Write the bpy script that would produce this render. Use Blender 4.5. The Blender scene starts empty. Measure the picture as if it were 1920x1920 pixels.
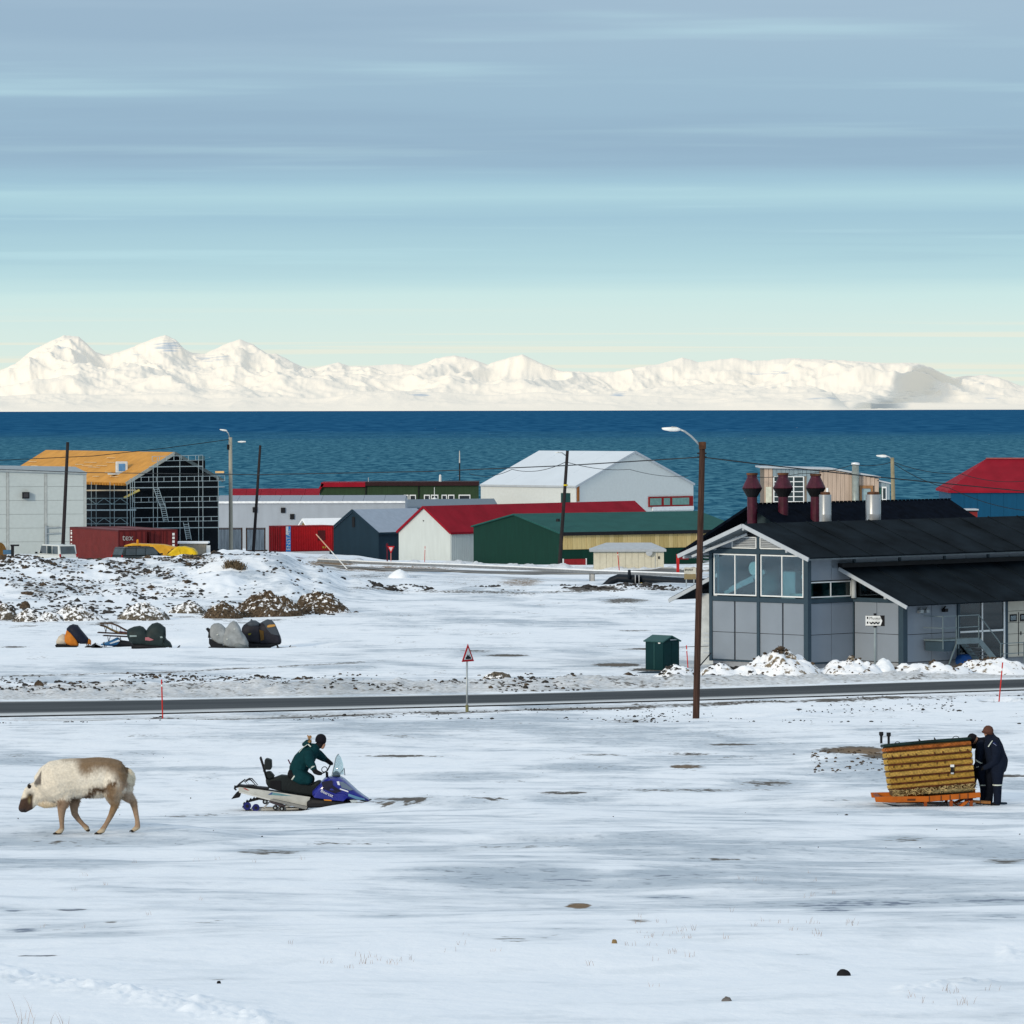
import bpy, bmesh, math, random
import numpy as np
from mathutils import Vector, Matrix
random.seed(7)
rng = np.random.default_rng(7)
scene = bpy.context.scene
COL = scene.collection
R = math.radians

# ------------------------------------------------------------------ camera
F, CX, HY, ROLL, CZ = 9000.0, 960.0, 764.0, 0.0021, 26.0     # photograph pixels; eye 26 m above the sea
cam = bpy.data.cameras.new('camera')
camo = bpy.data.objects.new('camera', cam); COL.objects.link(camo)
cam.sensor_width = 36.0; cam.lens = F / 1920 * 36.0
cam.shift_y = (HY - 960.0) / 1920.0
cam.clip_start = 1.0; cam.clip_end = 200000.0
camo.matrix_world = Matrix.Translation((0, 0, CZ)) @ Matrix.Rotation(R(90), 4, 'X') @ Matrix.Rotation(-ROLL, 4, 'Z')
scene.camera = camo

# ------------------------------------------------------------------ light
SUN_EL, SUN_AZ = R(17), R(-142)     # azimuth from +Y towards +X: behind the camera, to the left
world = bpy.data.worlds.new("World"); scene.world = world; world.use_nodes = True
def build_world():
    nt = world.node_tree; N = nt.nodes; L = nt.links; N.clear()
    out = N.new('ShaderNodeOutputWorld'); bg = N.new('ShaderNodeBackground'); bg.inputs['Strength'].default_value = 0.1
    tc = N.new('ShaderNodeTexCoord'); sep = N.new('ShaderNodeSeparateXYZ'); L.new(tc.outputs['Generated'], sep.inputs[0])
    def m(op, a, b=None, c=None, clamp=False):
        n = N.new('ShaderNodeMath'); n.operation = op; n.use_clamp = clamp
        for i, v in enumerate((a, b, c)):
            if v is None: continue
            if isinstance(v, (int, float)): n.inputs[i].default_value = v
            else: L.new(v, n.inputs[i])
        return n.outputs[0]
    zc = m('MAXIMUM', sep.outputs[2], 0.0)
    den = m('ADD', zc, 0.022)
    u = m('DIVIDE', sep.outputs[0], den); v = m('DIVIDE', sep.outputs[1], den)
    def noise(su, sv, off, detail, rough):
        cb = N.new('ShaderNodeCombineXYZ')
        L.new(m('MULTIPLY', u, su), cb.inputs[0]); L.new(m('MULTIPLY', v, sv), cb.inputs[1]); cb.inputs[2].default_value = off
        t = N.new('ShaderNodeTexNoise'); t.inputs['Scale'].default_value = 1.0
        t.inputs['Detail'].default_value = detail; t.inputs['Roughness'].default_value = rough
        L.new(cb.outputs[0], t.inputs['Vector']); return t.outputs['Fac']
    n1 = noise(0.26, 0.50, 3.7, 5.0, 0.52); n2 = noise(0.42, 1.05, 9.1, 4.0, 0.5)
    # base colour of the overcast by height above the horizon, brightest overhead
    zz = m('ADD', zc, m('MULTIPLY', m('SUBTRACT', n1, 0.5), m('MULTIPLY', zc, 0.20)))
    rp = N.new('ShaderNodeValToRGB'); cr = rp.color_ramp
    stops = [(0.0, (.78, .86, .76)), (.009, (.73, .86, .79)), (.018, (.67, .84, .81)), (.0235, (.61, .82, .815)), (.0285, (.46, .695, .765)), (.034, (.42, .65, .74)), (.0378, (.35, .56, .69)), (.0408, (.38, .60, .715)),
             (.0437, (.45, .69, .77)), (.0468, (.355, .565, .695)), (.051, (.315, .485, .63)), (.065, (.33, .495, .635)), (.085, (.365, .51, .645)), (.3, (.52, .63, .75)), (1.0, (.98, 1.04, 1.10))]
    while len(cr.elements) < len(stops): cr.elements.new(0.5)
    for e, (p, c) in zip(cr.elements, stops): e.position = p; e.color = (*c, 1)
    L.new(zz, rp.inputs[0])
    def rng_(x, a, b):
        n = N.new('ShaderNodeMapRange'); n.interpolation_type = 'SMOOTHSTEP'
        n.inputs['From Min'].default_value = a; n.inputs['From Max'].default_value = b
        L.new(x, n.inputs['Value']); return n.outputs['Result']
    gap = m('MULTIPLY', rng_(n2, 0.52, 0.70), rng_(zc, 0.022, 0.034))
    def mix(fac, a, b):
        n = N.new('ShaderNodeMix'); n.data_type = 'RGBA'
        for s, val in ((n.inputs[0], fac), (n.inputs[6], a), (n.inputs[7], b)):
            if isinstance(val, tuple): s.default_value = (*val, 1)
            elif isinstance(val, float): s.default_value = val
            else: L.new(val, s)
        return n.outputs[2]
    c = mix(m('MULTIPLY', gap, 0.5), rp.outputs[0], (.52, .77, .84))
    dark = m('MULTIPLY', rng_(n1, 0.48, 0.62), rng_(zc, 0.026, 0.04))
    c = mix(m('MULTIPLY', dark, 0.42), c, (.27, .41, .56))
    wisp = m('MULTIPLY', rng_(noise(0.18, 0.9, 21.3, 3.0, .5), 0.52, 0.66), m('SUBTRACT', 1.0, rng_(zc, 0.012, 0.024)))
    c = mix(m('MULTIPLY', wisp, 0.7), c, (.86, .86, .73))
    sc = N.new('ShaderNodeVectorMath'); sc.operation = 'SCALE'; sc.inputs['Scale'].default_value = 10.0
    L.new(c, sc.inputs[0])
    sky = N.new('ShaderNodeTexSky'); sky.sky_type = 'NISHITA'; sky.sun_disc = False
    sky.sun_elevation = SUN_EL; sky.sun_rotation = SUN_AZ
    fin = mix(0.96, sky.outputs[0], sc.outputs[0])
    L.new(fin, bg.inputs['Color']); L.new(bg.outputs[0], out.inputs['Surface'])
build_world()
sun = bpy.data.lights.new('sun', 'SUN'); sun.energy = 2.3; sun.angle = R(10); sun.color = (1.0, .86, .66)
suno = bpy.data.objects.new('sun', sun); COL.objects.link(suno)
sd = Vector((math.sin(SUN_AZ) * math.cos(SUN_EL), math.cos(SUN_AZ) * math.cos(SUN_EL), math.sin(SUN_EL)))
suno.rotation_euler = sd.to_track_quat('Z', 'Y').to_euler()
vs = scene.view_settings; vs.view_transform = 'Standard'; vs.look = 'None'; vs.exposure = 0.0; vs.gamma = 1.0; vs.use_curve_mapping = False
scene.cycles.max_bounces = 8; scene.cycles.transparent_max_bounces = 12; scene.cycles.use_denoising = True

# ------------------------------------------------------------------ photograph pixel <-> place
def P(px, py, d):
    u, v = px - CX, py - HY
    u, v = u - ROLL * v, v + ROLL * u
    return Vector((u / F * d, d, CZ - v / F * d))
def pix(p):
    u, v = p[0] / p[1] * F, (CZ - p[2]) / p[1] * F
    return CX + u + ROLL * v, HY + v - ROLL * u

# ------------------------------------------------------------------ noise
def _h(ix, iy, s):
    n = (ix.astype(np.int64) * 374761393 + iy.astype(np.int64) * 668265263 + s * 1442695041) & 0x7fffffff
    n = ((n ^ (n >> 13)) * 1274126177) & 0x7fffffff
    return ((n ^ (n >> 16)) & 0xffff) / 65535.0
def vnoise(x, y, s=0):
    x = np.asarray(x, float); y = np.asarray(y, float)
    ix = np.floor(x); iy = np.floor(y); fx = x - ix; fy = y - iy
    fx = fx * fx * fx * (fx * (fx * 6 - 15) + 10); fy = fy * fy * fy * (fy * (fy * 6 - 15) + 10)
    a = _h(ix, iy, s); b = _h(ix + 1, iy, s); c = _h(ix, iy + 1, s); d = _h(ix + 1, iy + 1, s)
    return (a + (b - a) * fx) * (1 - fy) + (c + (d - c) * fx) * fy
def fbm(x, y, o=4, s=0, g=.5):
    t = 0; a = 1; n = 0
    for i in range(o):
        t = t + a * vnoise(x * 2 ** i + 17.3 * i, y * 2 ** i - 9.1 * i, s + i * 7); n += a; a *= g
    return t / n * 2 - 1
def sst(x, a, b):
    t = np.clip((x - a) / (b - a), 0, 1); return t * t * (3 - 2 * t)

# ------------------------------------------------------------------ materials
MATS = {}
def mat(name, col, rough=.6, metal=0.0, spec=.13, var=.12, vscale=3.0, bump=0.0, bscale=40.0, dirt=None, coat=0.0, alpha=1.0, streak=None):
    if name in MATS: return MATS[name]
    m = bpy.data.materials.new(name); m.use_nodes = True; nt = m.node_tree; N = nt.nodes; L = nt.links
    b = N['Principled BSDF']; b.inputs['Roughness'].default_value = rough; b.inputs['Metallic'].default_value = metal
    b.inputs['Specular IOR Level'].default_value = spec; b.inputs['Coat Weight'].default_value = coat
    tc = N.new('ShaderNodeTexCoord')
    no = N.new('ShaderNodeTexNoise'); no.inputs['Scale'].default_value = vscale; no.inputs['Detail'].default_value = 5
    if streak:
        mp = N.new('ShaderNodeMapping'); mp.inputs['Scale'].default_value = streak; L.new(tc.outputs['Object'], mp.inputs[0]); L.new(mp.outputs[0], no.inputs['Vector'])
    else: L.new(tc.outputs['Object'], no.inputs['Vector'])
    rp = N.new('ShaderNodeValToRGB'); c = Vector(col)
    rp.color_ramp.elements[0].position = .3; rp.color_ramp.elements[1].position = .7
    d = Vector(dirt) if dirt else c * (1 - var * 1.6)
    rp.color_ramp.elements[0].color = (*d, 1); rp.color_ramp.elements[1].color = (*(c * (1 + var * .6)), 1)
    L.new(no.outputs['Fac'], rp.inputs[0]); L.new(rp.outputs[0], b.inputs['Base Color'])
    if bump:
        n2 = N.new('ShaderNodeTexNoise'); n2.inputs['Scale'].default_value = bscale; n2.inputs['Detail'].default_value = 4
        L.new(tc.outputs['Object'], n2.inputs['Vector'])
        bp = N.new('ShaderNodeBump'); bp.inputs['Strength'].default_value = bump; bp.inputs['Distance'].default_value = .03
        L.new(n2.outputs['Fac'], bp.inputs['Height']); L.new(bp.outputs[0], b.inputs['Normal'])
    MATS[name] = m; return m
def glass(name, tint=(.75, .85, .88), refl=.25, rough=.03):
    if name in MATS: return MATS[name]
    m = bpy.data.materials.new(name); m.use_nodes = True; nt = m.node_tree; N = nt.nodes; L = nt.links; N.clear()
    o = N.new('ShaderNodeOutputMaterial'); t = N.new('ShaderNodeBsdfTransparent'); t.inputs[0].default_value = (*tint, 1)
    g = N.new('ShaderNodeBsdfGlossy'); g.inputs['Roughness'].default_value = rough; g.inputs[0].default_value = (.9, .95, 1, 1)
    no = N.new('ShaderNodeTexNoise'); no.inputs['Scale'].default_value = 1.2
    mr = N.new('ShaderNodeMapRange'); mr.inputs['To Min'].default_value = refl * .8; mr.inputs['To Max'].default_value = refl * 1.2
    L.new(no.outputs['Fac'], mr.inputs['Value'])
    x = N.new('ShaderNodeMixShader'); L.new(mr.outputs[0], x.inputs[0]); L.new(t.outputs[0], x.inputs[1]); L.new(g.outputs[0], x.inputs[2]); L.new(x.outputs[0], o.inputs[0])
    MATS[name] = m; return m
def attr_mat(name, rough=.8, spec=.2, bump=.25, bscale=60, sheen=0, bd=.02):
    if name in MATS: return MATS[name]
    m = bpy.data.materials.new(name); m.use_nodes = True; nt = m.node_tree; N = nt.nodes; L = nt.links
    b = N['Principled BSDF']; b.inputs['Roughness'].default_value = rough; b.inputs['Specular IOR Level'].default_value = spec
    b.inputs['Sheen Weight'].default_value = sheen
    a = N.new('ShaderNodeAttribute'); a.attribute_name = 'colour'
    tc = N.new('ShaderNodeTexCoord'); no = N.new('ShaderNodeTexNoise'); no.inputs['Scale'].default_value = bscale; no.inputs['Detail'].default_value = 4
    L.new(tc.outputs['Object'], no.inputs['Vector'])
    mr = N.new('ShaderNodeMapRange'); mr.inputs['To Min'].default_value = .7; mr.inputs['To Max'].default_value = 1.25; L.new(no.outputs['Fac'], mr.inputs['Value'])
    sc = N.new('ShaderNodeVectorMath'); sc.operation = 'SCALE'; L.new(a.outputs['Color'], sc.inputs[0]); L.new(mr.outputs[0], sc.inputs['Scale'])
    L.new(sc.outputs[0], b.inputs['Base Color'])
    bp = N.new('ShaderNodeBump'); bp.inputs['Strength'].default_value = bump; bp.inputs['Distance'].default_value = bd
    L.new(no.outputs['Fac'], bp.inputs['Height']); L.new(bp.outputs[0], b.inputs['Normal'])
    MATS[name] = m; return m

# ------------------------------------------------------------------ objects
def link(o, parent=None):
    COL.objects.link(o)
    if parent is not None: o.parent = parent
    return o
def tag(o, label=None, cat=None, group=None, kind=None):
    if label: o['label'] = label
    if cat: o['category'] = cat
    if group: o['group'] = group
    if kind: o['kind'] = kind
    return o
def thing(name, label, cat, loc, rz=0.0, group=None):
    o = bpy.data.objects.new(name, None); o.empty_display_size = .3; link(o)
    o.location = loc; o.rotation_euler = (0, 0, rz)
    return tag(o, label, cat, group)
def dup(o, parent=None):
    c = o.copy(); COL.objects.link(c)
    if parent is not None: c.parent = parent
    for ch in list(o.children): dup(ch, c)
    return c

class MB:
    def __init__(s): s.v = []; s.f = []
    def add(s, vs_, fs):
        o = len(s.v); s.v += [tuple(p) for p in vs_]; s.f += [tuple(i + o for i in f) for f in fs]; return s
    def box(s, x0, x1, y0, y1, z0, z1):
        if x0 > x1: x0, x1 = x1, x0
        if y0 > y1: y0, y1 = y1, y0
        return s.add([(x0, y0, z0), (x1, y0, z0), (x1, y1, z0), (x0, y1, z0), (x0, y0, z1), (x1, y0, z1), (x1, y1, z1), (x0, y1, z1)],
                     [(3, 2, 1, 0), (4, 5, 6, 7), (0, 1, 5, 4), (1, 2, 6, 5), (2, 3, 7, 6), (3, 0, 4, 7)])
    def bar(s, a, b, w, h=None, up=(0, 0, 1)):
        a = Vector(a); b = Vector(b); t = (b - a).normalized(); h = w if h is None else h
        u = Vector(up); sd_ = t.cross(u)
        if sd_.length < 1e-4: sd_ = t.cross(Vector((1, 0, 0)))
        sd_.normalize(); u = sd_.cross(t).normalized()
        q = [sd_ * (w / 2 * i) + u * (h / 2 * j) for i, j in ((-1, -1), (1, -1), (1, 1), (-1, 1))]
        return s.add([a + k for k in q] + [b + k for k in q], [(0, 1, 2, 3), (7, 6, 5, 4), (0, 4, 5, 1), (1, 5, 6, 2), (2, 6, 7, 3), (3, 7, 4, 0)])
    def tube(s, pts, r, n=8, closed=False):
        pts = [Vector(p) for p in pts]; k = len(pts); rs = r if isinstance(r, (list, tuple)) else [r] * k
        vs_ = []; prev = None
        for i in range(k):
            if closed: t = pts[(i + 1) % k] - pts[i - 1]
            else: t = pts[min(i + 1, k - 1)] - pts[max(i - 1, 0)]
            t.normalize()
            if prev is None:
                a = t.cross(Vector((0, 0, 1)))
                if a.length < .05: a = t.cross(Vector((0, 1, 0)))
            else: a = prev - t * prev.dot(t)
            a.normalize(); prev = a; b = t.cross(a)
            vs_ += [pts[i] + (a * math.cos(2 * math.pi * j / n) + b * math.sin(2 * math.pi * j / n)) * rs[i] for j in range(n)]
        fs = []
        for i in range(k if closed else k - 1):
            i2 = (i + 1) % k
            fs += [(i * n + j, i * n + (j + 1) % n, i2 * n + (j + 1) % n, i2 * n + j) for j in range(n)]
        if not closed: fs += [tuple(range(n - 1, -1, -1)), tuple((k - 1) * n + j for j in range(n))]
        return s.add(vs_, fs)
    def lathe(s, prof, n=20, c=(0, 0, 0)):
        vs_ = []; k = len(prof)
        for r, z in prof: vs_ += [(c[0] + r * math.cos(2 * math.pi * j / n), c[1] + r * math.sin(2 * math.pi * j / n), c[2] + z) for j in range(n)]
        fs = [(i * n + j, i * n + (j + 1) % n, (i + 1) * n + (j + 1) % n, (i + 1) * n + j) for i in range(k - 1) for j in range(n)]
        fs += [tuple(range(n - 1, -1, -1)), tuple((k - 1) * n + j for j in range(n))]
        return s.add(vs_, fs)
    def prism(s, poly, y0, y1):          # polygon in x,z extruded along y
        n = len(poly)
        ar = sum(poly[i][0] * poly[(i + 1) % n][1] - poly[(i + 1) % n][0] * poly[i][1] for i in range(n))
        if ar < 0: poly = poly[::-1]
        if y0 > y1: y0, y1 = y1, y0
        return s.add([(x, y0, z) for x, z in poly] + [(x, y1, z) for x, z in poly],
                     [tuple(range(n)), tuple(range(2 * n - 1, n - 1, -1))] + [(i, n + i, n + (i + 1) % n, (i + 1) % n) for i in range(n)])
    def prismx(s, poly, x0, x1):         # polygon in y,z extruded along x
        m_ = MB().prism([(a, b) for a, b in poly], -max(x0, x1), -min(x0, x1))
        return s.add([(-y, x, z) for x, y, z in m_.v], m_.f)
    def slab(s, a, b, c, d, th):         # quad of top corners with a thickness below
        a, b, c, d = map(Vector, (a, b, c, d)); n = (b - a).cross(d - a).normalized()
        if n.z < 0: a, b, c, d = a, d, c, b; n = -n
        return s.add([a, b, c, d, a - n * th, b - n * th, c - n * th, d - n * th],
                     [(0, 1, 2, 3), (7, 6, 5, 4), (0, 4, 5, 1), (1, 5, 6, 2), (2, 6, 7, 3), (3, 7, 4, 0)])
    def corr(s, a, b, z0, z1, pitch, depth, th=.04):   # trapezoidal sheet from a to b (x,y), relief to the right-hand side of a->b
        a = Vector((a[0], a[1], 0)); b = Vector((b[0], b[1], 0)); t = b - a; Ln = t.length; t.normalize(); nrm = Vector((t.y, -t.x, 0))
        n = max(2, round(Ln / pitch)); p = Ln / n; pr = []
        for i in range(n): pr += [(i * p, 0), ((i + .25) * p, 0), ((i + .38) * p, depth), ((i + .87) * p, depth)]
        pr += [(Ln, 0)]; k = len(pr)
        o = [a + t * x + nrm * y for x, y in pr]
        vs_ = [(q.x, q.y, z0) for q in o] + [(q.x, q.y, z1) for q in o] + [(q.x - nrm.x * th, q.y - nrm.y * th, z1) for q in o]
        fs = [(i, i + 1, k + i + 1, k + i) for i in range(k - 1)] + [(k + i, k + i + 1, 2 * k + i + 1, 2 * k + i) for i in range(k - 1)]
        return s.add(vs_, fs)
    def loft(s, st, n=16, e=2.6):        # stations along x: (x, zbottom, ztop, half width[, y centre])
        vs_ = []
        for q in st:
            x, zb, zt, hw = q[:4]; yc = q[4] if len(q) > 4 else 0; zc = (zb + zt) / 2; hz = (zt - zb) / 2
            for j in range(n):
                a = 2 * math.pi * j / n; ca, sa = math.cos(a), math.sin(a)
                vs_.append((x, yc + hw * math.copysign(abs(ca) ** (2 / e), ca), zc + hz * math.copysign(abs(sa) ** (2 / e), sa)))
        k = len(st)
        fs = [(i * n + j, i * n + (j + 1) % n, (i + 1) * n + (j + 1) % n, (i + 1) * n + j)[::1] for i in range(k - 1) for j in range(n)]
        fs += [tuple(range(n - 1, -1, -1)), tuple((k - 1) * n + j for j in range(n))]
        return s.add(vs_, fs)
    def build(s, name, m, parent=None, smooth=False, bevel=0.0, label=None, sub=0):
        me = bpy.data.meshes.new(name); me.from_pydata(s.v, [], s.f); me.materials.append(m)
        bm = bmesh.new(); bm.from_mesh(me); bmesh.ops.recalc_face_normals(bm, faces=bm.faces); bm.to_mesh(me); bm.free()
        if smooth: me.polygons.foreach_set('use_smooth', [True] * len(me.polygons))
        o = bpy.data.objects.new(name, me); link(o, parent)
        if bevel:
            b = o.modifiers.new('bevel', 'BEVEL'); b.width = bevel; b.segments = 2; b.limit_method = 'ANGLE'; b.angle_limit = R(35)
        if sub:
            q = o.modifiers.new('sub', 'SUBSURF'); q.levels = sub; q.render_levels = sub
        if label: o['label'] = label
        return o
def text(name, body, size, m, loc, rot, parent, align='LEFT', ext=.004):
    c = bpy.data.curves.new(name, 'FONT'); c.body = body; c.size = size; c.extrude = ext; c.align_x = align; c.resolution_u = 3
    o = bpy.data.objects.new(name, c); link(o); dg = bpy.context.evaluated_depsgraph_get(); dg.update()
    me = bpy.data.meshes.new_from_object(o.evaluated_get(dg)); bpy.data.objects.remove(o); bpy.data.curves.remove(c); me.materials.clear(); me.materials.append(m)
    o = bpy.data.objects.new(name, me); link(o, parent); o.location = loc; o.rotation_euler = rot; return o

def grid_mesh(name, V, nr, nc, m, attrs=None, smooth=True):
    me = bpy.data.meshes.new(name); me.vertices.add(nr * nc); me.vertices.foreach_set('co', V.astype(np.float32).ravel())
    i = np.arange((nr - 1) * (nc - 1)); r = i // (nc - 1); c = i % (nc - 1); a = r * nc + c
    q = np.stack([a, a + 1, a + nc + 1, a + nc], 1).astype(np.int32)
    me.loops.add(q.size); me.loops.foreach_set('vertex_index', q.ravel()); me.polygons.add(len(q))
    me.polygons.foreach_set('loop_start', np.arange(0, q.size, 4, dtype=np.int32)); me.polygons.foreach_set('loop_total', np.full(len(q), 4, np.int32))
    me.update(calc_edges=True)
    if smooth: me.polygons.foreach_set('use_smooth', np.ones(len(q), bool))
    for k, arr in (attrs or {}).items():
        at = me.attributes.new(k, 'FLOAT', 'POINT'); at.data.foreach_set('value', arr.astype(np.float32).ravel())
    me.materials.append(m); o = bpy.data.objects.new(name, me); link(o); return o

# organic bodies: tapered chains fused into one continuous surface
def organic(name, chains, voxel, m, parent=None, colour=None, smooth=3):
    mb = MB()
    for ch in chains:
        pts, rad = ch[0], ch[1]; ys = ch[3] if len(ch) > 3 else 1.0
        pts = [Vector(p) for p in pts]; n = 14
        P2, R2 = [], []
        for i in range(len(pts) - 1):            # resample
            k = 4
            for j in range(k):
                t = j / k; P2.append(pts[i].lerp(pts[i + 1], t)); R2.append(rad[i] * (1 - t) + rad[i + 1] * t)
        P2.append(pts[-1]); R2.append(rad[-1])
        t0 = (P2[0] - P2[1]).normalized(); t1 = (P2[-1] - P2[-2]).normalized()
        P2 = [P2[0] + t0 * R2[0] * .9, P2[0] + t0 * R2[0] * .5] + P2 + [P2[-1] + t1 * R2[-1] * .5, P2[-1] + t1 * R2[-1] * .9]
        R2 = [R2[0] * .35, R2[0] * .85] + R2 + [R2[-1] * .85, R2[-1] * .35]
        t = MB().tube(P2, R2, n)
        if ys != 1.0:
            ctr = [P2[i // n] for i in range(len(t.v))]
            t.v = [(v[0], c.y + (v[1] - c.y) * ys, v[2]) for v, c in zip(t.v, ctr)]
        mb.add(t.v, t.f)
    me = bpy.data.meshes.new(name); me.from_pydata(mb.v, [], mb.f)
    bm = bmesh.new(); bm.from_mesh(me); bmesh.ops.recalc_face_normals(bm, faces=bm.faces); bm.to_mesh(me); bm.free()
    o = bpy.data.objects.new(name, me); link(o)
    rm = o.modifiers.new('r', 'REMESH'); rm.mode = 'VOXEL'; rm.voxel_size = voxel
    sm = o.modifiers.new('s', 'SMOOTH'); sm.factor = .5; sm.iterations = smooth
    dg = bpy.context.evaluated_depsgraph_get(); dg.update()
    nm = bpy.data.meshes.new_from_object(o.evaluated_get(dg)); o.modifiers.clear(); o.data = nm; bpy.data.meshes.remove(me)
    nm.name = name; nm.materials.clear(); nm.materials.append(m)
    nv = len(nm.vertices); co = np.empty(nv * 3, np.float32); nm.vertices.foreach_get('co', co); co = co.reshape(-1, 3).astype(float)
    if colour is not None: C = colour(co)
    else:
        best = np.full(nv, 1e9); C = np.zeros((nv, 3))
        for ch in chains:
            for i in range(len(ch[0]) - 1):
                a = np.array(ch[0][i], float); b = np.array(ch[0][i + 1], float); ab = b - a
                t = np.clip(((co - a) @ ab) / max(ab @ ab, 1e-9), 0, 1)
                dist = np.linalg.norm(co - a - t[:, None] * ab, axis=1) - (ch[1][i] * (1 - t) + ch[1][i + 1] * t)
                w = dist < best; best[w] = dist[w]; C[w] = ch[2]
    at = nm.attributes.new('colour', 'FLOAT_COLOR', 'POINT'); at.data.foreach_set('color', np.c_[C, np.ones(nv)].astype(np.float32).ravel())
    nm.polygons.foreach_set('use_smooth', np.ones(len(nm.polygons), bool))
    if parent is not None: o.parent = parent
    return o
# ------------------------------------------------------------------ ground
NEAR = [(3, 1.75), (28, 3.65), (72, 6.42), (107, 8.97), (135, 9.65), (152, 10.15), (166, 10.75), (190, 10.95)]
MID = [(205, 11.25), (250, 12.4), (275, 12.7), (300, 12.85)]
END = [(600, 20), (680, 27), (760, 34), (1200, 60)]
COLS = {
    -300: MID + [(322, 12.6), (343, 10.9), (351, 10.9), (362, 12.2), (395, 12.6), (450, 13.2), (520, 15)],
    60:  MID + [(322, 12.6), (343, 10.8), (351, 10.8), (362, 12.2), (395, 12.6), (450, 13.2), (520, 15)],
    250: MID + [(322, 12.6), (343, 10.88), (351, 10.9), (362, 12.2), (395, 12.6), (450, 13.2), (520, 15)],
    350: MID + [(320, 12.6), (342, 10.7), (351, 10.75), (363, 12.1), (395, 12.6), (450, 13.4), (520, 15)],
    430: MID + [(316, 12.7), (340, 10.42), (352, 10.45), (380, 12.2), (450, 13.8), (520, 15.2)],
    520: MID + [(316, 12.8), (340, 10.55), (352, 10.65), (388, 12.6), (450, 14.0), (520, 15.6)],
    590: MID + [(318, 12.95), (343, 11.3), (356, 11.5), (400, 13.4), (450, 14.6), (520, 15.8)],
    660: MID + [(318, 13.0), (343, 12.5), (360, 13.0), (400, 13.9), (450, 14.7), (520, 15.9)],
    740: MID + [(318, 13.0), (343, 13.08), (362, 13.3), (391, 14.0), (450, 14.8), (500, 15.9)],
    1000: MID + [(318, 13.0), (343, 13.15), (362, 13.5), (391, 14.1), (450, 15.1), (500, 16.25)],
    1290: MID + [(318, 12.95), (343, 13.05), (362, 13.3), (391, 13.9), (450, 15.1), (500, 16.2)],
    1450: [(205, 11.2), (250, 12.0), (300, 12.4), (420, 13.0), (450, 13.4), (500, 15)],
    2400: [(205, 11.2), (250, 11.9), (300, 12.3), (420, 12.8), (450, 13.2), (500, 15)],
}
RPX = [-600, 0, 300, 640, 960, 1300, 1500, 1700, 1920, 2500]
RN = [1352, 1343, 1338, 1331, 1323.5, 1315, 1309.5, 1303.5, 1297, 1280]
RF = [1320, 1315.5, 1313, 1308, 1303, 1294.5, 1289.5, 1283, 1277, 1260]
def road_at(px):
    h = np.interp(px, [-600, 0, 1920, 2500], [10.75, 10.8, 11.0, 11.05])
    return h, h * F / (np.interp(px, RPX, RN) - HY), h * F / (np.interp(px, RPX, RF) - HY)
PADS = []
def pad(px, py, d, r):
    p = P(px, py, d); PADS.append((p.x, p.y, p.z, r)); return p
# places where things stand: (photo x, photo y of the foot, distance)
SPOT = {
    'deer': pad(150, 1563, 72.0, 1.5), 'mobile': pad(545, 1519, 107.0, 2.0), 'sled': pad(1770, 1509, 107.5, 2.4),
    'pole': pad(1305, 1347, 163.0, .8), 'warn': pad(877, 1335, 171.0, .5), 'stake_a': pad(305, 1347, 166.0, .4), 'stake_b': pad(1872, 1328, 176.0, .4),
    'kiosk': pad(1243, 1257, 205.0, 1.6), 'stake_c': pad(1291, 1268, 200.0, .3), 'arrow': pad(1641, 1262, 199.0, .6),
    'orange': pad(140, 1213, 254.0, 2.0), 'bluemobile': pad(228, 1214, 257.0, 2.0), 'black': pad(282, 1217, 251.0, 2.2), 'silver': pad(438, 1217, 252.0, 2.2), 'amber': pad(500, 1216, 254.0, 2.2),
}
def ground_h(X, Y):
    X = np.asarray(X, float); Y = np.maximum(np.asarray(Y, float), 2.0); px = CX + F * X / Y
    ks = sorted(COLS); H = [np.interp(Y, *zip(*(NEAR + COLS[k] + END))) for k in ks]
    w = np.clip(px, ks[0], ks[-1]); h = np.zeros_like(w); 
    for i in range(len(ks) - 1):
        a = (w >= ks[i]) & (w <= ks[i + 1]); t = (w - ks[i]) / (ks[i + 1] - ks[i]); t = t * t * (3 - 2 * t)
        h = np.where(a, H[i] * (1 - t) + H[i + 1] * t, h)
    return h, px
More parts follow.
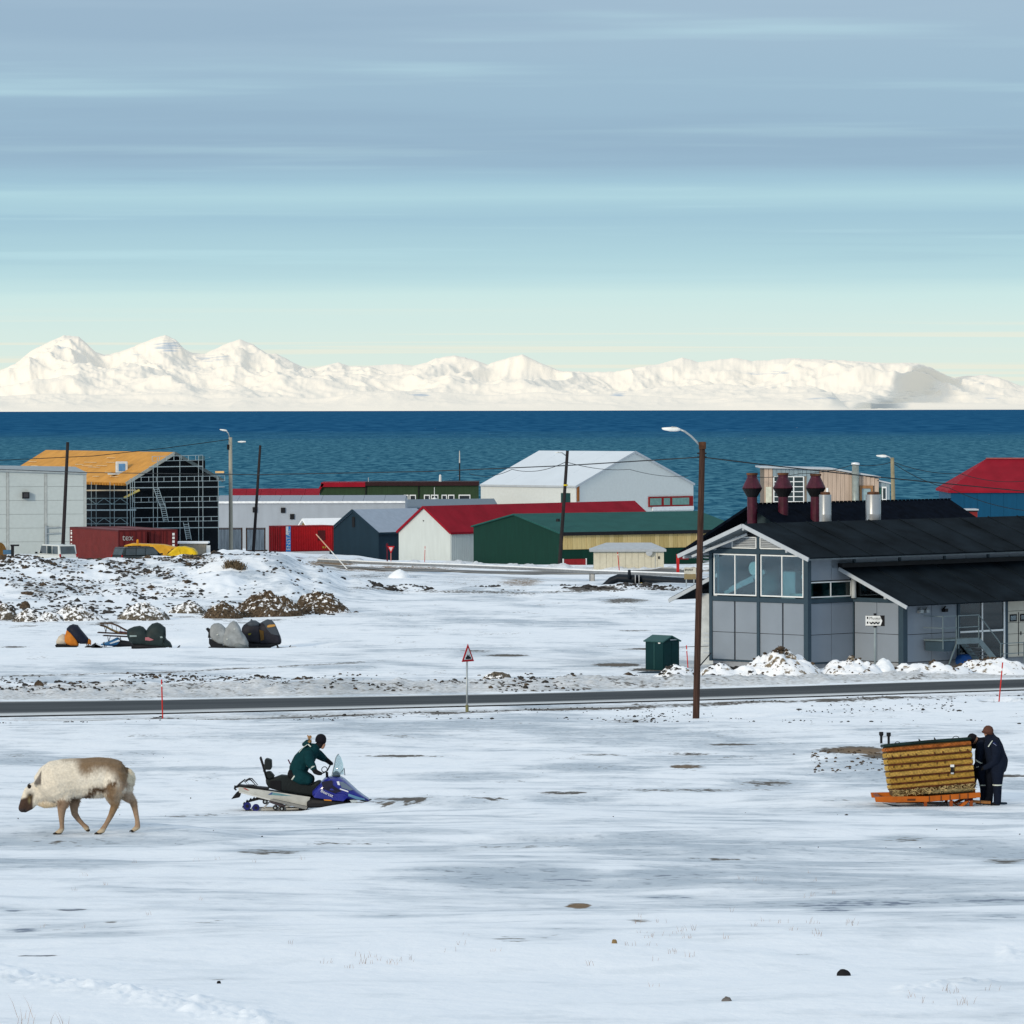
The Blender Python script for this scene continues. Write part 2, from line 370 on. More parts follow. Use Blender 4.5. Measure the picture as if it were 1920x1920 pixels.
def ground(X, Y):
    h, px = ground_h(X, Y); X = np.asarray(X, float); Y = np.maximum(np.asarray(Y, float), 2.0)
    rh, dn, df = road_at(px)
    onroad = sst(Y, dn - 5, dn - 1) * (1 - sst(Y, df + 1, df + 5))
    h = h * (1 - onroad) + rh * onroad
    z = CZ - h
    far = sst(Y, 18, 40)
    lump = fbm(X / 9.0, Y / 8.0, 4, 3) * .16 + fbm(X / 2.6 + .06 * Y, Y / 3.4, 3, 11) * .05
    z += lump * far * (1 - onroad) * (1 - sst(Y, 200, 215) * sst(px, 1330, 1400))
    # long low drifts across the slope
    z += (.14 * np.exp(-((Y - 104.2 - .03 * (px - 800) * .02) / 1.2) ** 2) * sst(px, 565, 700) * (1 - sst(px, 980, 1120)))
    z += .10 * np.exp(-((Y - 70.0 - .004 * (px - 500)) / 1.2) ** 2) * sst(px, 300, 420) * (1 - sst(px, 1500, 1800))
    py0 = HY + h / Y * F
    crumb = np.exp(-((py0 - np.interp(px, [-60, 250, 520], [1808, 1868, 1918])) / 17) ** 2) * (1 - sst(px, 480, 560)) + .7 * np.exp(-((py0 - 1866 + (px - 1700) * .12) / 9) ** 2) * sst(px, 1660, 1700) * (1 - sst(px, 1850, 1900)) + .7 * np.exp(-((py0 - 1792) / 14) ** 2) * sst(px, 1860, 1890)
    z += crumb * (.012 + .075 * np.abs(fbm(X * 5, Y * 3, 4, 37)))
    z += .22 * np.exp(-((px - 1590) / 75) ** 2 - ((Y - 129) / 3) ** 2)
    # rough verge beyond the road and the rubbly bank
    verge = sst(Y, df + 1.5, df + 4) * (1 - sst(Y, df + 10, df + 14))
    z += verge * (.12 + .30 * np.abs(fbm(X / 1.1, Y / 1.6, 4, 31))) * (1 - sst(px, 1700, 1900))
    bank = sst(Y, 306, 322) * (1 - sst(Y, 352, 372)) * (1 - sst(px, 560, 680))
    z += bank * (fbm(X / 2.2, Y / 3.0, 4, 41) * .35 - .12 * np.abs(fbm((X + Y * .35) / 1.5, (Y - X * .3) / 6, 3, 47)))
    z += (.25 + .75 * np.abs(fbm(X / 1.6, Y / 2, 4, 59))) * np.exp(-((Y - np.interp(px, [560, 900, 1300], [462, 447, 424])) / 3.5) ** 2) * sst(px, 540, 600) * (1 - sst(px, 1290, 1330))
    edge = np.exp(-((Y - 342) / 5) ** 2) * sst(px, 600, 700)
    z += edge * (.25 + .35 * fbm(X / 2.4, Y / 3, 3, 53))
    for (x, y, zz, r) in PADS:
        w = 1 - sst(np.hypot(X - x, (Y - y) * .75), r, r * 2.2); z = z * (1 - w) + zz * w
    z += .42 * np.exp(-((Y - 105.25) / .75) ** 2) * sst(px, 490, 690) * (1 - sst(px, 740, 1060)) + .05 * np.exp(-((Y - 106.0) / .8) ** 2) * sst(px, 1640, 1700)
    return z
def gz(x, y): return float(ground(np.array([x]), np.array([y]))[0])
def on_ground(px, d):
    X = (px - CX) / F * d; return Vector((X, d, gz(X, d)))

def patches(px, py):
    E = [  # x, y, rx, ry, bare, ice, brown
        (820, 1498, 150, 5, .8, .6, .3), (700, 1505, 60, 4, .7, .5, .8), (385, 1525, 70, 5, .55, .6, .3), (330, 1529, 40, 3, .6, .3, .3), (1600, 1408, 75, 8, 1.0, .3, .9), (1650, 1418, 60, 10, .7, .3, .6),
        (1285, 1438, 45, 5, .75, .5, .9), (1290, 1415, 60, 5, .55, .3, .5), (1120, 1416, 90, 4, .45, .3, .4), (1440, 1470, 75, 11, .45, .9, .2), (1100, 1440, 110, 9, .3, .9, .0), (760, 1417, 120, 3, .62, .3, .2),
        (1370, 1397, 60, 2.5, .8, .3, .1), (880, 1456, 110, 8, .3, .8, 0), (1060, 1487, 70, 4, .62, .4, .2), (1300, 1482, 200, 5, .45, .6, .2), (1700, 1575, 60, 8, .45, .8, .1), (1880, 1615, 60, 10, .5, .8, .4),
        (1082, 1699, 32, 6, .95, .2, 1.3), (1200, 1727, 35, 5, .4, .5, .8), (500, 1596, 90, 8, .5, .9, .1), (930, 1640, 170, 26, 0.36, 1.0, -.6), (1050, 1650, 90, 8, 0.41, 1.0, -.6), (1270, 1640, 110, 16, 0.36, 1.0, -.6),
        (1250, 1684, 60, 5, 0.43, 1.0, -.8), (1620, 1695, 200, 11, 0.43, 1.0, -.8), (1850, 1690, 110, 8, 0.47, 1.0, -.8), (1560, 1707, 60, 6, 0.43, 1., -.8), (1880, 1720, 60, 5, 0.47, 1.0, -.8), (1500, 1765, 250, 32, .2, .85, .3),
        (120, 1740, 190, 36, .2, .8, 0), (40, 1742, 48, 6, 0.56, 1.0, -.8), (20, 1706, 26, 3, 0.61, .9, -.8), (130, 1704, 40, 3, 0.53, .9, -.6), (200, 1727, 26, 4, .5, .6, .5), (70, 1790, 50, 3, 0.51, .9, -.5), (380, 1730, 100, 20, .2, .7, .1),
        (1060, 1750, 130, 22, .2, .8, .3), (960, 1762, 60, 8, .35, .7, .1), (420, 1835, 70, 6, .3, .8, 0), (1830, 1880, 110, 12, .1, .8, 0), (700, 1715, 100, 8, .25, .7, .1), (1240, 1853, 60, 8, .2, .6, 0), (1520, 1790, 90, 6, .3, .7, 0),
        (120, 1578, 180, 12, .3, .8, 0), (640, 1580, 160, 7, .42, .7, 0), (1000, 1588, 150, 4, .5, .6, 0), (1350, 1612, 90, 4, .5, .6, .3), (1850, 1375, 60, 6, .3, .8, 0), (1500, 1383, 60, 4, .3, .7, 0),
        (250, 1412, 70, 6, .3, .7, 0), (40, 1415, 60, 8, .3, .8, 0), (320, 1440, 120, 5, .2, .7, 0), (1880, 1457, 60, 4, .75, .5, .4), (1180, 1352, 80, 9, .42, .6, .3), (1360, 1372, 120, 5, .3, .7, 0),
        (1170, 1127, 60, 7, .6, .8, .2), (1190, 1183, 50, 2.5, .55, .4, .3), (1155, 1247, 55, 4, .95, .3, .7), (1230, 1256, 60, 4, .95, .3, .1), (950, 1229, 50, 3, .9, .3, .6), (890, 1221, 60, 4, .5, .9, .2), (1230, 1217, 80, 1.6, .95, .3, .3),
        (20, 1211, 40, 2, .8, .3, .3), (860, 1150, 120, 6, .2, .8, 0), (740, 1153, 160, 5, .3, .8, 0), (200, 1208, 90, 2, .3, .6, 0), (300, 1245, 80, 2.5, .4, .7, 0),
        (735, 1066, 175, 8, .6, .2, 1.5), (620, 1056, 70, 7, .7, .3, 1.2), (975, 1092, 62, 12, .52, .2, 1.6), (870, 1090, 90, 16, .3, .7, .8), (700, 1080, 100, 9, .42, .7, .3), (1110, 1104, 60, 5, 1., .2, -.3), (1200, 1094, 80, 5, .5, .3, .2),
        (445, 1057, 24, 12, .8, .3, .9), (360, 1043, 26, 7, .9, .2, 1.1), (60, 1020, 80, 10, .4, .3, 1.6),
    ]
    bare = np.zeros_like(px); ice = np.zeros_like(px); br = np.zeros_like(px)
    for (x, y, rx, ry, b, i, w) in E:
        q_ = ((px - x) / rx) ** 2 + ((py - y) / ry) ** 2; g = np.exp(-q_ ** 1.3); gi = np.exp(-(q_ / 2.2) ** 1.2)
        bare = np.maximum(bare, (b + .15) * g); ice = np.maximum(ice, i * gi); br += w * g
    def line(pts, wd, b, w):
        nonlocal bare, br
        xs, ys = zip(*pts); yy = np.interp(px, xs, ys); inside = sst(px, xs[0] - 20, xs[0] + 30) * (1 - sst(px, xs[-1] - 30, xs[-1] + 20))
        g = np.exp(-((py - yy) / wd) ** 2) * inside; bare = np.maximum(bare, b * g); br += w * g
    line([(-100, 1268), (0, 1266), (290, 1260), (547, 1248), (700, 1240)], 3.5, .62, .3)
    line([(640, 1100), (800, 1108), (1000, 1112), (1200, 1104), (1290, 1106)], 5, .62, .1)
    return bare, ice, br

def build_ground():
    dd = np.geomspace(12, 780, 9000); hc = np.interp(dd, *zip(*(NEAR + COLS[1000] + END))); hl = np.interp(dd, *zip(*(NEAR + COLS[250] + END)))
    yc = HY + hc * F / dd; yl = HY + hl * F / dd
    met = np.cumsum(np.r_[0, np.maximum(np.abs(np.diff(yc)), np.abs(np.diff(yl))) / 1.35 * (dd[1:] > 27) + np.diff(np.log(dd)) * 30])
    rows = np.interp(np.arange(0, met[-1], 1.0), met, dd); rows = np.r_[2.0, 6.0, rows]
    pxs = np.r_[np.linspace(-9000, -400, 60), np.arange(-320, 2250, 3.6), np.linspace(2300, 11000, 60)]
    Y = np.repeat(rows[:, None], len(pxs), 1); X = (pxs[None, :] - CX) / F * Y
    Z = ground(X, Y); V = np.stack([X, Y, Z], -1)
    px = CX + F * X / Y; py = HY + (CZ - Z) / Y * F
    bare, ice, br = patches(px, py)
    streak = fbm(X / 3.2 + Y * .05, Y / 6.5, 5, 61); wide = fbm(X / 14.0 + 3, Y / 22.0 + X * .02, 3, 67)
    ice = np.maximum(ice * .95, .45 + .66 * streak + .60 * wide)
    ice += .20 * sst(Y, 55, 70) * (1 - sst(Y, 125, 160)) + .16 * sst(Y, 40, 48) * (1 - sst(Y, 60, 72)) * sst(px, 250, 600)
    ice *= 1 - .55 * sst(Y, 27, 34) * (1 - sst(Y, 37, 41))            # smooth fresh snow close to the camera
    scatter = fbm(X / 1.6, Y / 4.5, 5, 71); bare = np.maximum(bare, .16 + .50 * scatter * sst(Y, 60, 120))
    # wind-bared and gravelly edges of the road
    rh, dn, df = road_at(px)
    nearside = np.exp(-((Y - (dn - 4.6 - 1.0 * sst(px, 900, 1500))) / 2.2) ** 2); farside = sst(Y, df + .8, df + 2.2) * (1 - sst(Y, df + 9, df + 14))
    bare = np.maximum(bare, nearside * (.72 + .25 * fbm(X / 2, Y / 2, 3, 77)) * (1 - .25 * sst(px, 1650, 1800)))
    grit = np.maximum(farside * .8, np.exp(-((Y - (dn - 2.5)) / 2.5) ** 2) * .7); grit = np.maximum(grit, np.exp(-((Y - 150) / 18) ** 2) * .32)
    bare = np.maximum(bare, farside * (.40 + .35 * fbm(X / .9, Y / 1.6, 4, 83)))
    grit = np.maximum(grit, .8 * np.exp(-((Y - np.interp(px, [560, 900, 1300], [461, 446, 423])) / 4) ** 2) * sst(px, 540, 600) * (1 - sst(px, 1290, 1330)))
    # rubbly bank on the left: soil in slanting rills
    bank = sst(Y, 312, 326) * (1 - sst(Y, 349, 356)) * (1 - sst(px, 380, 470)); rill = fbm((X + (Y - 330) * .42) / 1.3, (Y - X * .2) / 9, 4, 91)
    bare = np.maximum(bare, bank * (.33 + .62 * rill + .25 * fbm(X / 9, Y / 9, 2, 93))); br += bank * .06
    low = sst(Y, 268, 284) * (1 - sst(Y, 308, 318)) * (1 - sst(px, 560, 760)); bare = np.maximum(bare, low * (.36 + .5 * fbm(X / 1.6, Y / 5, 4, 97)))
    m = bpy.data.materials.new('snowy_ground'); m.use_nodes = True; nt = m.node_tree; N = nt.nodes; L = nt.links; b = N['Principled BSDF']
    b.inputs['Roughness'].default_value = .75; b.inputs['Specular IOR Level'].default_value = .15
    def at(n_):
        a = N.new('ShaderNodeAttribute'); a.attribute_name = n_; return a.outputs['Fac']
    def mth(op, a, b_, clamp=False):
        n = N.new('ShaderNodeMath'); n.operation = op; n.use_clamp = clamp
        for i, v in enumerate((a, b_)):
            if isinstance(v, (int, float)): n.inputs[i].default_value = v
            else: L.new(v, n.inputs[i])
        return n.outputs[0]
    tc = N.new('ShaderNodeTexCoord')
    def noise(sc, det, ax=(1, 1, 1), ro=.55):
        mp = N.new('ShaderNodeMapping'); mp.inputs['Scale'].default_value = ax; L.new(tc.outputs['Object'], mp.inputs[0])
        n = N.new('ShaderNodeTexNoise'); n.inputs['Scale'].default_value = sc; n.inputs['Detail'].default_value = det; n.inputs['Roughness'].default_value = ro
        L.new(mp.outputs[0], n.inputs['Vector']); return n.outputs['Fac']
    def ss(x, a, c):
        n = N.new('ShaderNodeMapRange'); n.interpolation_type = 'SMOOTHSTEP'; n.inputs['From Min'].default_value = a; n.inputs['From Max'].default_value = c; L.new(x, n.inputs['Value']); return n.outputs['Result']
    def mix(f, a, c):
        n = N.new('ShaderNodeMix'); n.data_type = 'RGBA'
        for s, v in ((n.inputs[0], f), (n.inputs[6], a), (n.inputs[7], c)):
            if isinstance(v, tuple): s.default_value = (*v, 1)
            elif isinstance(v, float): s.default_value = v
            else: L.new(v, s)
        return n.outputs[2]
    nf = noise(5.0, 6, (1, .7, 1)); nm_ = noise(.9, 5, (1, .5, 1)); nl = noise(.3, 5, (1, .8, 1)); nx = noise(1.5, 8, (.75, .62, 1), .6); nw = noise(1.2, 7, (.16, .75, 1), .6)
    snow = mix(nl, (.79, .84, .895), (.86, .89, .93))
    iced = ss(mth('ADD', at('ice'), mth('ADD', mth('MULTIPLY', mth('SUBTRACT', nx, .5), 1.1), mth('MULTIPLY', mth('SUBTRACT', nw, .5), 1.5))), .34, 1.12)
    c = mix(mth('MULTIPLY', iced, .9), snow, mix(nm_, (.30, .37, .44), (.52, .58, .64)))
    c = mix(mth('MULTIPLY', mth('MULTIPLY', iced, ss(nf, .53, .66)), .55), c, (.20, .24, .29)); c = mix(mth('MULTIPLY', mth('SUBTRACT', 1.0, iced), mth('MULTIPLY', ss(nx, .52, .66), .35)), c, (.62, .68, .74))
    gr = ss(mth('ADD', at('grit'), mth('MULTIPLY', mth('SUBTRACT', nf, .5), 1.2)), .25, 1.1)
    c = mix(mth('MULTIPLY', gr, .75), c, (.36, .35, .33))
    soil = mix(nf, (.035, .034, .034), (.15, .13, .105))
    brownish = mix(nf, (.10, .062, .032), (.26, .17, .09)); bluish = mix(nf, (.12, .15, .21), (.22, .26, .33))
    soil = mix(ss(at('brown'), .45, 1.1), soil, brownish); soil = mix(ss(mth('MULTIPLY', at('brown'), -1.0), .2, .7), soil, bluish)
    bm_ = ss(mth('ADD', at('bare'), mth('ADD', mth('MULTIPLY', mth('SUBTRACT', nf, .5), 1.15), mth('MULTIPLY', mth('SUBTRACT', nm_, .5), .6))), .49, .69)
    c = mix(bm_, c, soil); L.new(c, b.inputs['Base Color'])
    bp = N.new('ShaderNodeBump'); bp.inputs['Strength'].default_value = .35; bp.inputs['Distance'].default_value = .06
    L.new(mth('ADD', nf, mth('MULTIPLY', nm_, 1.5)), bp.inputs['Height']); L.new(bp.outputs[0], b.inputs['Normal'])
    o = grid_mesh('snowy_ground', V, len(rows), len(pxs), m, dict(bare=bare, ice=ice, grit=grit, brown=br)); tag(o, kind='structure')
build_ground()

def strip_road(name, pxs, dn, df, n_across, m, lift):
    V = []; A = []
    for px, a, c in zip(pxs, dn, df):
        for j in range(n_across):
            t = j / (n_across - 1); d = a + (c - a) * t; x = (px - CX) / F * d; V.append((x, d)); A.append(t)
    V = np.array(V); z = ground(V[:, 0], V[:, 1]) + lift
    o = grid_mesh(name, np.c_[V, z], len(pxs), n_across, m, dict(across=np.array(A))); tag(o, kind='structure'); return o
def road_mat(name, dark, light, snowy):
    m = bpy.data.materials.new(name); m.use_nodes = True; nt = m.node_tree; N = nt.nodes; L = nt.links; b = N['Principled BSDF']; b.inputs['Roughness'].default_value = .7; b.inputs['Specular IOR Level'].default_value = .2
    a = N.new('ShaderNodeAttribute'); a.attribute_name = 'across'; tc = N.new('ShaderNodeTexCoord'); sp = N.new('ShaderNodeSeparateXYZ'); L.new(tc.outputs['Object'], sp.inputs[0])
    cb = N.new('ShaderNodeCombineXYZ'); mu = N.new('ShaderNodeMath'); mu.operation = 'MULTIPLY'; mu.inputs[1].default_value = .12; L.new(sp.outputs[0], mu.inputs[0]); L.new(mu.outputs[0], cb.inputs[0])
    mu2 = N.new('ShaderNodeMath'); mu2.operation = 'MULTIPLY'; mu2.inputs[1].default_value = 7.0; L.new(a.outputs['Fac'], mu2.inputs[0]); L.new(mu2.outputs[0], cb.inputs[1])
    n = N.new('ShaderNodeTexNoise'); n.inputs['Scale'].default_value = 1.0; n.inputs['Detail'].default_value = 5; L.new(cb.outputs[0], n.inputs['Vector'])
    rp = N.new('ShaderNodeValToRGB'); rp.color_ramp.elements[0].position = .42; rp.color_ramp.elements[1].position = .72; rp.color_ramp.elements[0].color = (*dark, 1); rp.color_ramp.elements[1].color = (*light, 1); L.new(n.outputs['Fac'], rp.inputs[0])
    e = N.new('ShaderNodeValToRGB'); cr = e.color_ramp; cr.elements[0].color = (1, 1, 1, 1); cr.elements[0].position = .10; cr.elements[1].position = .24; cr.elements[1].color = (0, 0, 0, 1)
    x1 = cr.elements.new(.92); x1.color = (0, 0, 0, 1); x2 = cr.elements.new(1.0); x2.color = (1, 1, 1, 1)
    ad = N.new('ShaderNodeMath'); ad.operation = 'MULTIPLY_ADD'; ad.inputs[1].default_value = .16; L.new(n.outputs['Fac'], ad.inputs[0]); sub = N.new('ShaderNodeMath'); sub.operation = 'SUBTRACT'; sub.inputs[1].default_value = .08; L.new(a.outputs['Fac'], sub.inputs[0]); L.new(sub.outputs[0], ad.inputs[2]); L.new(ad.outputs[0], e.inputs[0])
    mx = N.new('ShaderNodeMix'); mx.data_type = 'RGBA'; L.new(e.outputs[0], mx.inputs[0]); L.new(rp.outputs[0], mx.inputs[6]); mx.inputs[7].default_value = (*snowy, 1); L.new(mx.outputs[2], b.inputs['Base Color']); return m
pxs = np.arange(-500, 2450, 20.0); h_, dn_, df_ = road_at(pxs)
strip_road('road', pxs, dn_, df_, 14, road_mat('asphalt', (.018, .022, .026), (.055, .062, .066), (.55, .57, .58)), .05)
pxs = np.arange(560, 1500, 20.0)
strip_road('gravel_road', pxs, np.interp(pxs, [560, 800, 1500], [432, 424, 408]), np.interp(pxs, [560, 800, 1500], [446, 436, 418]), 6, road_mat('packed_gravel', (.10, .10, .10), (.2, .19, .17), (.5, .46, .4)), .06)

# ------------------------------------------------------------------ sea
def build_sea():
    m = bpy.data.materials.new('sea'); m.use_nodes = True; nt = m.node_tree; N = nt.nodes; L = nt.links; b = N['Principled BSDF']
    b.inputs['Roughness'].default_value = .45; b.inputs['Specular IOR Level'].default_value = 0
    tc = N.new('ShaderNodeTexCoord')
    def noise(sx, sy, det, ro=.6, dist=0):
        mp = N.new('ShaderNodeMapping'); mp.inputs['Scale'].default_value = (sx, sy, 1); L.new(tc.outputs['Object'], mp.inputs[0])
        n = N.new('ShaderNodeTexNoise'); n.inputs['Detail'].default_value = det; n.inputs['Roughness'].default_value = ro; n.inputs['Scale'].default_value = 1; n.inputs['Distortion'].default_value = dist; L.new(mp.outputs[0], n.inputs['Vector']); return n.outputs['Fac']
    w = noise(1 / 4.5, 1 / 26, 4, .65, .6); g = noise(1 / 700, 1 / 900, 3); w2 = noise(1 / 26, 1 / 260, 3, .6, .4)
    sp = N.new('ShaderNodeSeparateXYZ'); L.new(tc.outputs['Object'], sp.inputs[0])
    mr = N.new('ShaderNodeMapRange'); mr.interpolation_type = 'SMOOTHSTEP'; mr.inputs['From Min'].default_value = 3200; mr.inputs['From Max'].default_value = 5600
    ad = N.new('ShaderNodeMath'); ad.operation = 'MULTIPLY_ADD'; ad.inputs[1].default_value = 2200; L.new(g, ad.inputs[0]); L.new(sp.outputs[1], ad.inputs[2])
    sb = N.new('ShaderNodeMath'); sb.operation = 'SUBTRACT'; sb.inputs[1].default_value = 1100; L.new(ad.outputs[0], sb.inputs[0]); L.new(sb.outputs[0], mr.inputs['Value'])
    def mix(f, a, c):
        n = N.new('ShaderNodeMix'); n.data_type = 'RGBA'; L.new(f, n.inputs[0])
        for s, v in ((n.inputs[6], a), (n.inputs[7], c)):
            if isinstance(v, tuple): s.default_value = (*v, 1)
            else: L.new(v, s)
        return n.outputs[2]
    def ramp(x, a, c):
        n = N.new('ShaderNodeMapRange'); n.inputs['From Min'].default_value = a; n.inputs['From Max'].default_value = c; n.interpolation_type = 'SMOOTHSTEP'; L.new(x, n.inputs['Value']); return n.outputs['Result']
    nearc = mix(ramp(w, .36, .66), (.013, .078, .138), (.075, .215, .29)); farc = mix(ramp(w2, .34, .66), (.008, .066, .155), (.024, .115, .225))  # dark and sky-reflecting wave facets painted as streaks into the water colour
    c = mix(mr.outputs['Result'], nearc, farc); cap = ramp(noise(1 / 9, 1 / 60, 4, .7, .3), .715, .74); c = mix(cap, c, (.55, .62, .66)); L.new(c, b.inputs['Base Color'])
    V = []; ys = [520, 900, 2000, 6000, 20000, 70000]; xs = [-70000, -8000, -1500, 0, 1500, 8000, 70000]
    for y in ys:
        for x in xs: V.append((x, y, 0))
    tag(grid_mesh('sea', np.array(V, float), len(ys), len(xs), m), kind='structure')
build_sea()

# ------------------------------------------------------------------ mountains across the fjord
SKY = [(-900, 700), (-500, 660), (-200, 685), (0, 692), (28, 681), (60, 655), (95, 637), (120, 627), (148, 629), (160, 640), (178, 658), (196, 664), (225, 658), (258, 645), (290, 632), (310, 627), (330, 636), (345, 652), (362, 661), (385, 662), (405, 652), (430, 641), (450, 634),
       (475, 645), (500, 661), (520, 662), (545, 676), (575, 690), (600, 687), (635, 678), (655, 686), (690, 686), (720, 683), (745, 682), (775, 686), (800, 679), (820, 671), (850, 666), (880, 672), (915, 683), (945, 673), (980, 665), (1010, 679), (1050, 695), (1100, 698), (1150, 697), (1190, 690),
       (1235, 683), (1280, 671), (1310, 680), (1350, 675), (1380, 672), (1410, 678), (1480, 673), (1540, 675), (1600, 678), (1660, 683), (1720, 682), (1745, 690), (1770, 703), (1790, 711), (1805, 707), (1850, 705), (1880, 712), (1920, 727), (1960, 722), (2300, 690), (2900, 705)]
def build_mountains():
    m = bpy.data.materials.new('mountain_snow'); m.use_nodes = True; nt = m.node_tree; N = nt.nodes; L = nt.links; b = N['Principled BSDF']; b.inputs['Roughness'].default_value = .9; b.inputs['Specular IOR Level'].default_value = 0
    a = N.new('ShaderNodeAttribute'); a.attribute_name = 'rock'
    tc = N.new('ShaderNodeTexCoord'); mp = N.new('ShaderNodeMapping'); mp.inputs['Scale'].default_value = (1 / 260, 1 / 900, 1 / 15); L.new(tc.outputs['Object'], mp.inputs[0])
    n = N.new('ShaderNodeTexNoise'); n.inputs['Scale'].default_value = 1; n.inputs['Detail'].default_value = 4; L.new(mp.outputs[0], n.inputs['Vector'])
    ad = N.new('ShaderNodeMath'); ad.operation = 'ADD'; L.new(a.outputs['Fac'], ad.inputs[0]); L.new(n.outputs['Fac'], ad.inputs[1])
    mr = N.new('ShaderNodeMapRange'); mr.inputs['From Min'].default_value = .90; mr.inputs['From Max'].default_value = 1.16; mr.interpolation_type = 'SMOOTHSTEP'; L.new(ad.outputs[0], mr.inputs['Value'])
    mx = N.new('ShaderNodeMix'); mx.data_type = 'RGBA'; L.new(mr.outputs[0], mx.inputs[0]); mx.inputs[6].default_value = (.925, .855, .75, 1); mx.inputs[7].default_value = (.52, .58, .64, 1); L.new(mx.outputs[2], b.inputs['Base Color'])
    def ridged(x, y, o, sd):
        t = 0; a = 1; n = 0; w = 1
        for i in range(o):
            v = 1 - np.abs(vnoise(x * 2 ** i + 13.1 * i, y * 2 ** i + 5.7 * i, sd + i) * 2 - 1) ; v = v ** 1.25; t = t + a * v * w; n += a; w = np.clip(v * 1.5, 0, 1); a *= .42
        return t / n
    px = np.r_[np.arange(-900, -40, 8.0), np.arange(-40, 1960, 1.6), np.arange(1960, 2900, 8.0)]
    def layer(name, sky, d0, depth, seed, nr, wl, lo, shift=0.0, power=1.0, detail=1.2):
        ys = np.interp(px, *zip(*sky)) + fbm(px / 11, px * 0, 3, seed) * detail
        t = np.r_[np.linspace(0, 1, nr), 1.06, 1.25]; PX, T = np.meshgrid(px, t); Tc = np.clip(T, 0, 1)
        D = d0 + depth * T + shift * sst(PX - 150 * Tc, 1585, 1700)
        X = (PX - CX) / F * d0; Yr = depth * T
        wx = fbm(X / 1500, Yr / 1500, 3, seed + 3) * 260
        r_ = ridged((X + wx) / wl, (Yr + wx) / (wl * 1.5), 5, seed + 11) + (.11 * (ridged((X * .8 + Yr * .35 + wx) / 150, (Yr - X * .3) / 620, 3, seed + 31) - .5) + .07 * fbm(X / 90, Yr / 260, 3, seed + 41)) * sst(Tc, .02, .2)
        body = Tc ** power * (lo + (1 - lo) * r_)
        ang = body.max(0); ker = np.hanning(61); ker /= ker.sum(); sm = np.convolve(np.pad(ang, 30, 'edge'), ker, 'valid')
        tall = ((HY - ys) * (d0 + depth) / F + CZ)
        Z = body / sm[None, :] * tall[None, :]
        # let the crest carry the skyline exactly, blending over the last quarter
        tl = np.convolve(np.pad(tall, 20, 'edge'), np.hanning(41) / np.hanning(41).sum(), 'valid'); k = sst(T, .80, 1.0) ** 2; Z = body / sm[None, :] * tl[None, :]; Z = np.minimum(Z, tl[None, :] * 1.0) * (1 - k) + tall[None, :] * k; Z = np.minimum(Z, tall[None, :] * (.985 - .2 * (1 - Tc) + .015 * Tc)); Z = np.where(T > 1, tall[None, :] * (1 - (T - 1) * 2.5), Z)
        X = (PX - CX) / F * D; Z = np.where(T <= 0, -5, Z); Z = CZ + (Z - CZ) * D / (d0 + depth * np.maximum(T, .0) + 1e-6) if shift else Z
        py = HY + (CZ - Z) / D * F; rock = np.full(Z.shape, -.1)
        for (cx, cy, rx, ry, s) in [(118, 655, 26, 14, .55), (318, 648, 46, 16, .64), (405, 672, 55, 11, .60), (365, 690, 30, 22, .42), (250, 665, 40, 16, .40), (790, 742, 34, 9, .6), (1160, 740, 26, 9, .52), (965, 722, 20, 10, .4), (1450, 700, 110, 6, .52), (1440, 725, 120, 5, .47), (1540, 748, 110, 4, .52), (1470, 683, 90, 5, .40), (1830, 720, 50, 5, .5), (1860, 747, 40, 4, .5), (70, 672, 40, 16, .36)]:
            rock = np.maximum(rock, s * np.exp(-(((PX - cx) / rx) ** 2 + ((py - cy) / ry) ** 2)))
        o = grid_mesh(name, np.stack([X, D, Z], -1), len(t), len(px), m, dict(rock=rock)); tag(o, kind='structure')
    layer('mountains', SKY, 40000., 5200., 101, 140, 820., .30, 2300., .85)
    fs = np.arange(-900, 2900, 30.0); fy = 750 - 20 * np.abs(fbm(fs / 260, fs * 0, 3, 7)) - 12 * vnoise(fs / 110, fs * 0, 3); fy = np.where(fs > 1575, 767.5, fy)
    layer('foothills', list(zip(fs, fy)), 39000., 1500., 151, 40, 620., .45, 0.0, .8, .6)
build_mountains()
# ------------------------------------------------------------------ shared materials
SLATE = mat('slate_blue_steel', (.036, .062, .085), .5, var=.06); PANEL = mat('grey_panel', (.225, .265, .315), .55, var=.05, vscale=.8)
DKPANEL = mat('dark_core', (.03, .035, .04), .9); ROOFBLK = mat('black_roof_felt', (.010, .0155, .021), .85, spec=.03, var=.35, vscale=.8, bump=.2)
LTGREY = mat('light_grey_metal', (.42, .46, .50), .4, var=.06); WHITE = mat('white_paint', (.72, .75, .76), .5, var=.05); STAIR = mat('stair_steel', (.15, .20, .22), .5, metal=.3, var=.1); STEEL = mat('galvanised_steel', (.36, .40, .42), .45, metal=.5, var=.1)
BLACK = mat('black_plastic', (.012, .013, .016), .55, var=.2); CONC = mat('concrete', (.28, .30, .33), .85, var=.1, bump=.3); GLASS = glass('window_glass', (.66, .84, .88), .10)
DGLASS = glass('dark_window_glass', (.25, .38, .40), .06); RUST = mat('rusty_iron', (.12, .055, .03), .8, var=.4)
CREAM = mat('cream_paint', (.52, .50, .43), .6, var=.05); REDROOF = mat('dark_red_roof', (.255, .010, .022), .7, spec=.05, var=.12, vscale=.6, streak=(1, 1, .1))
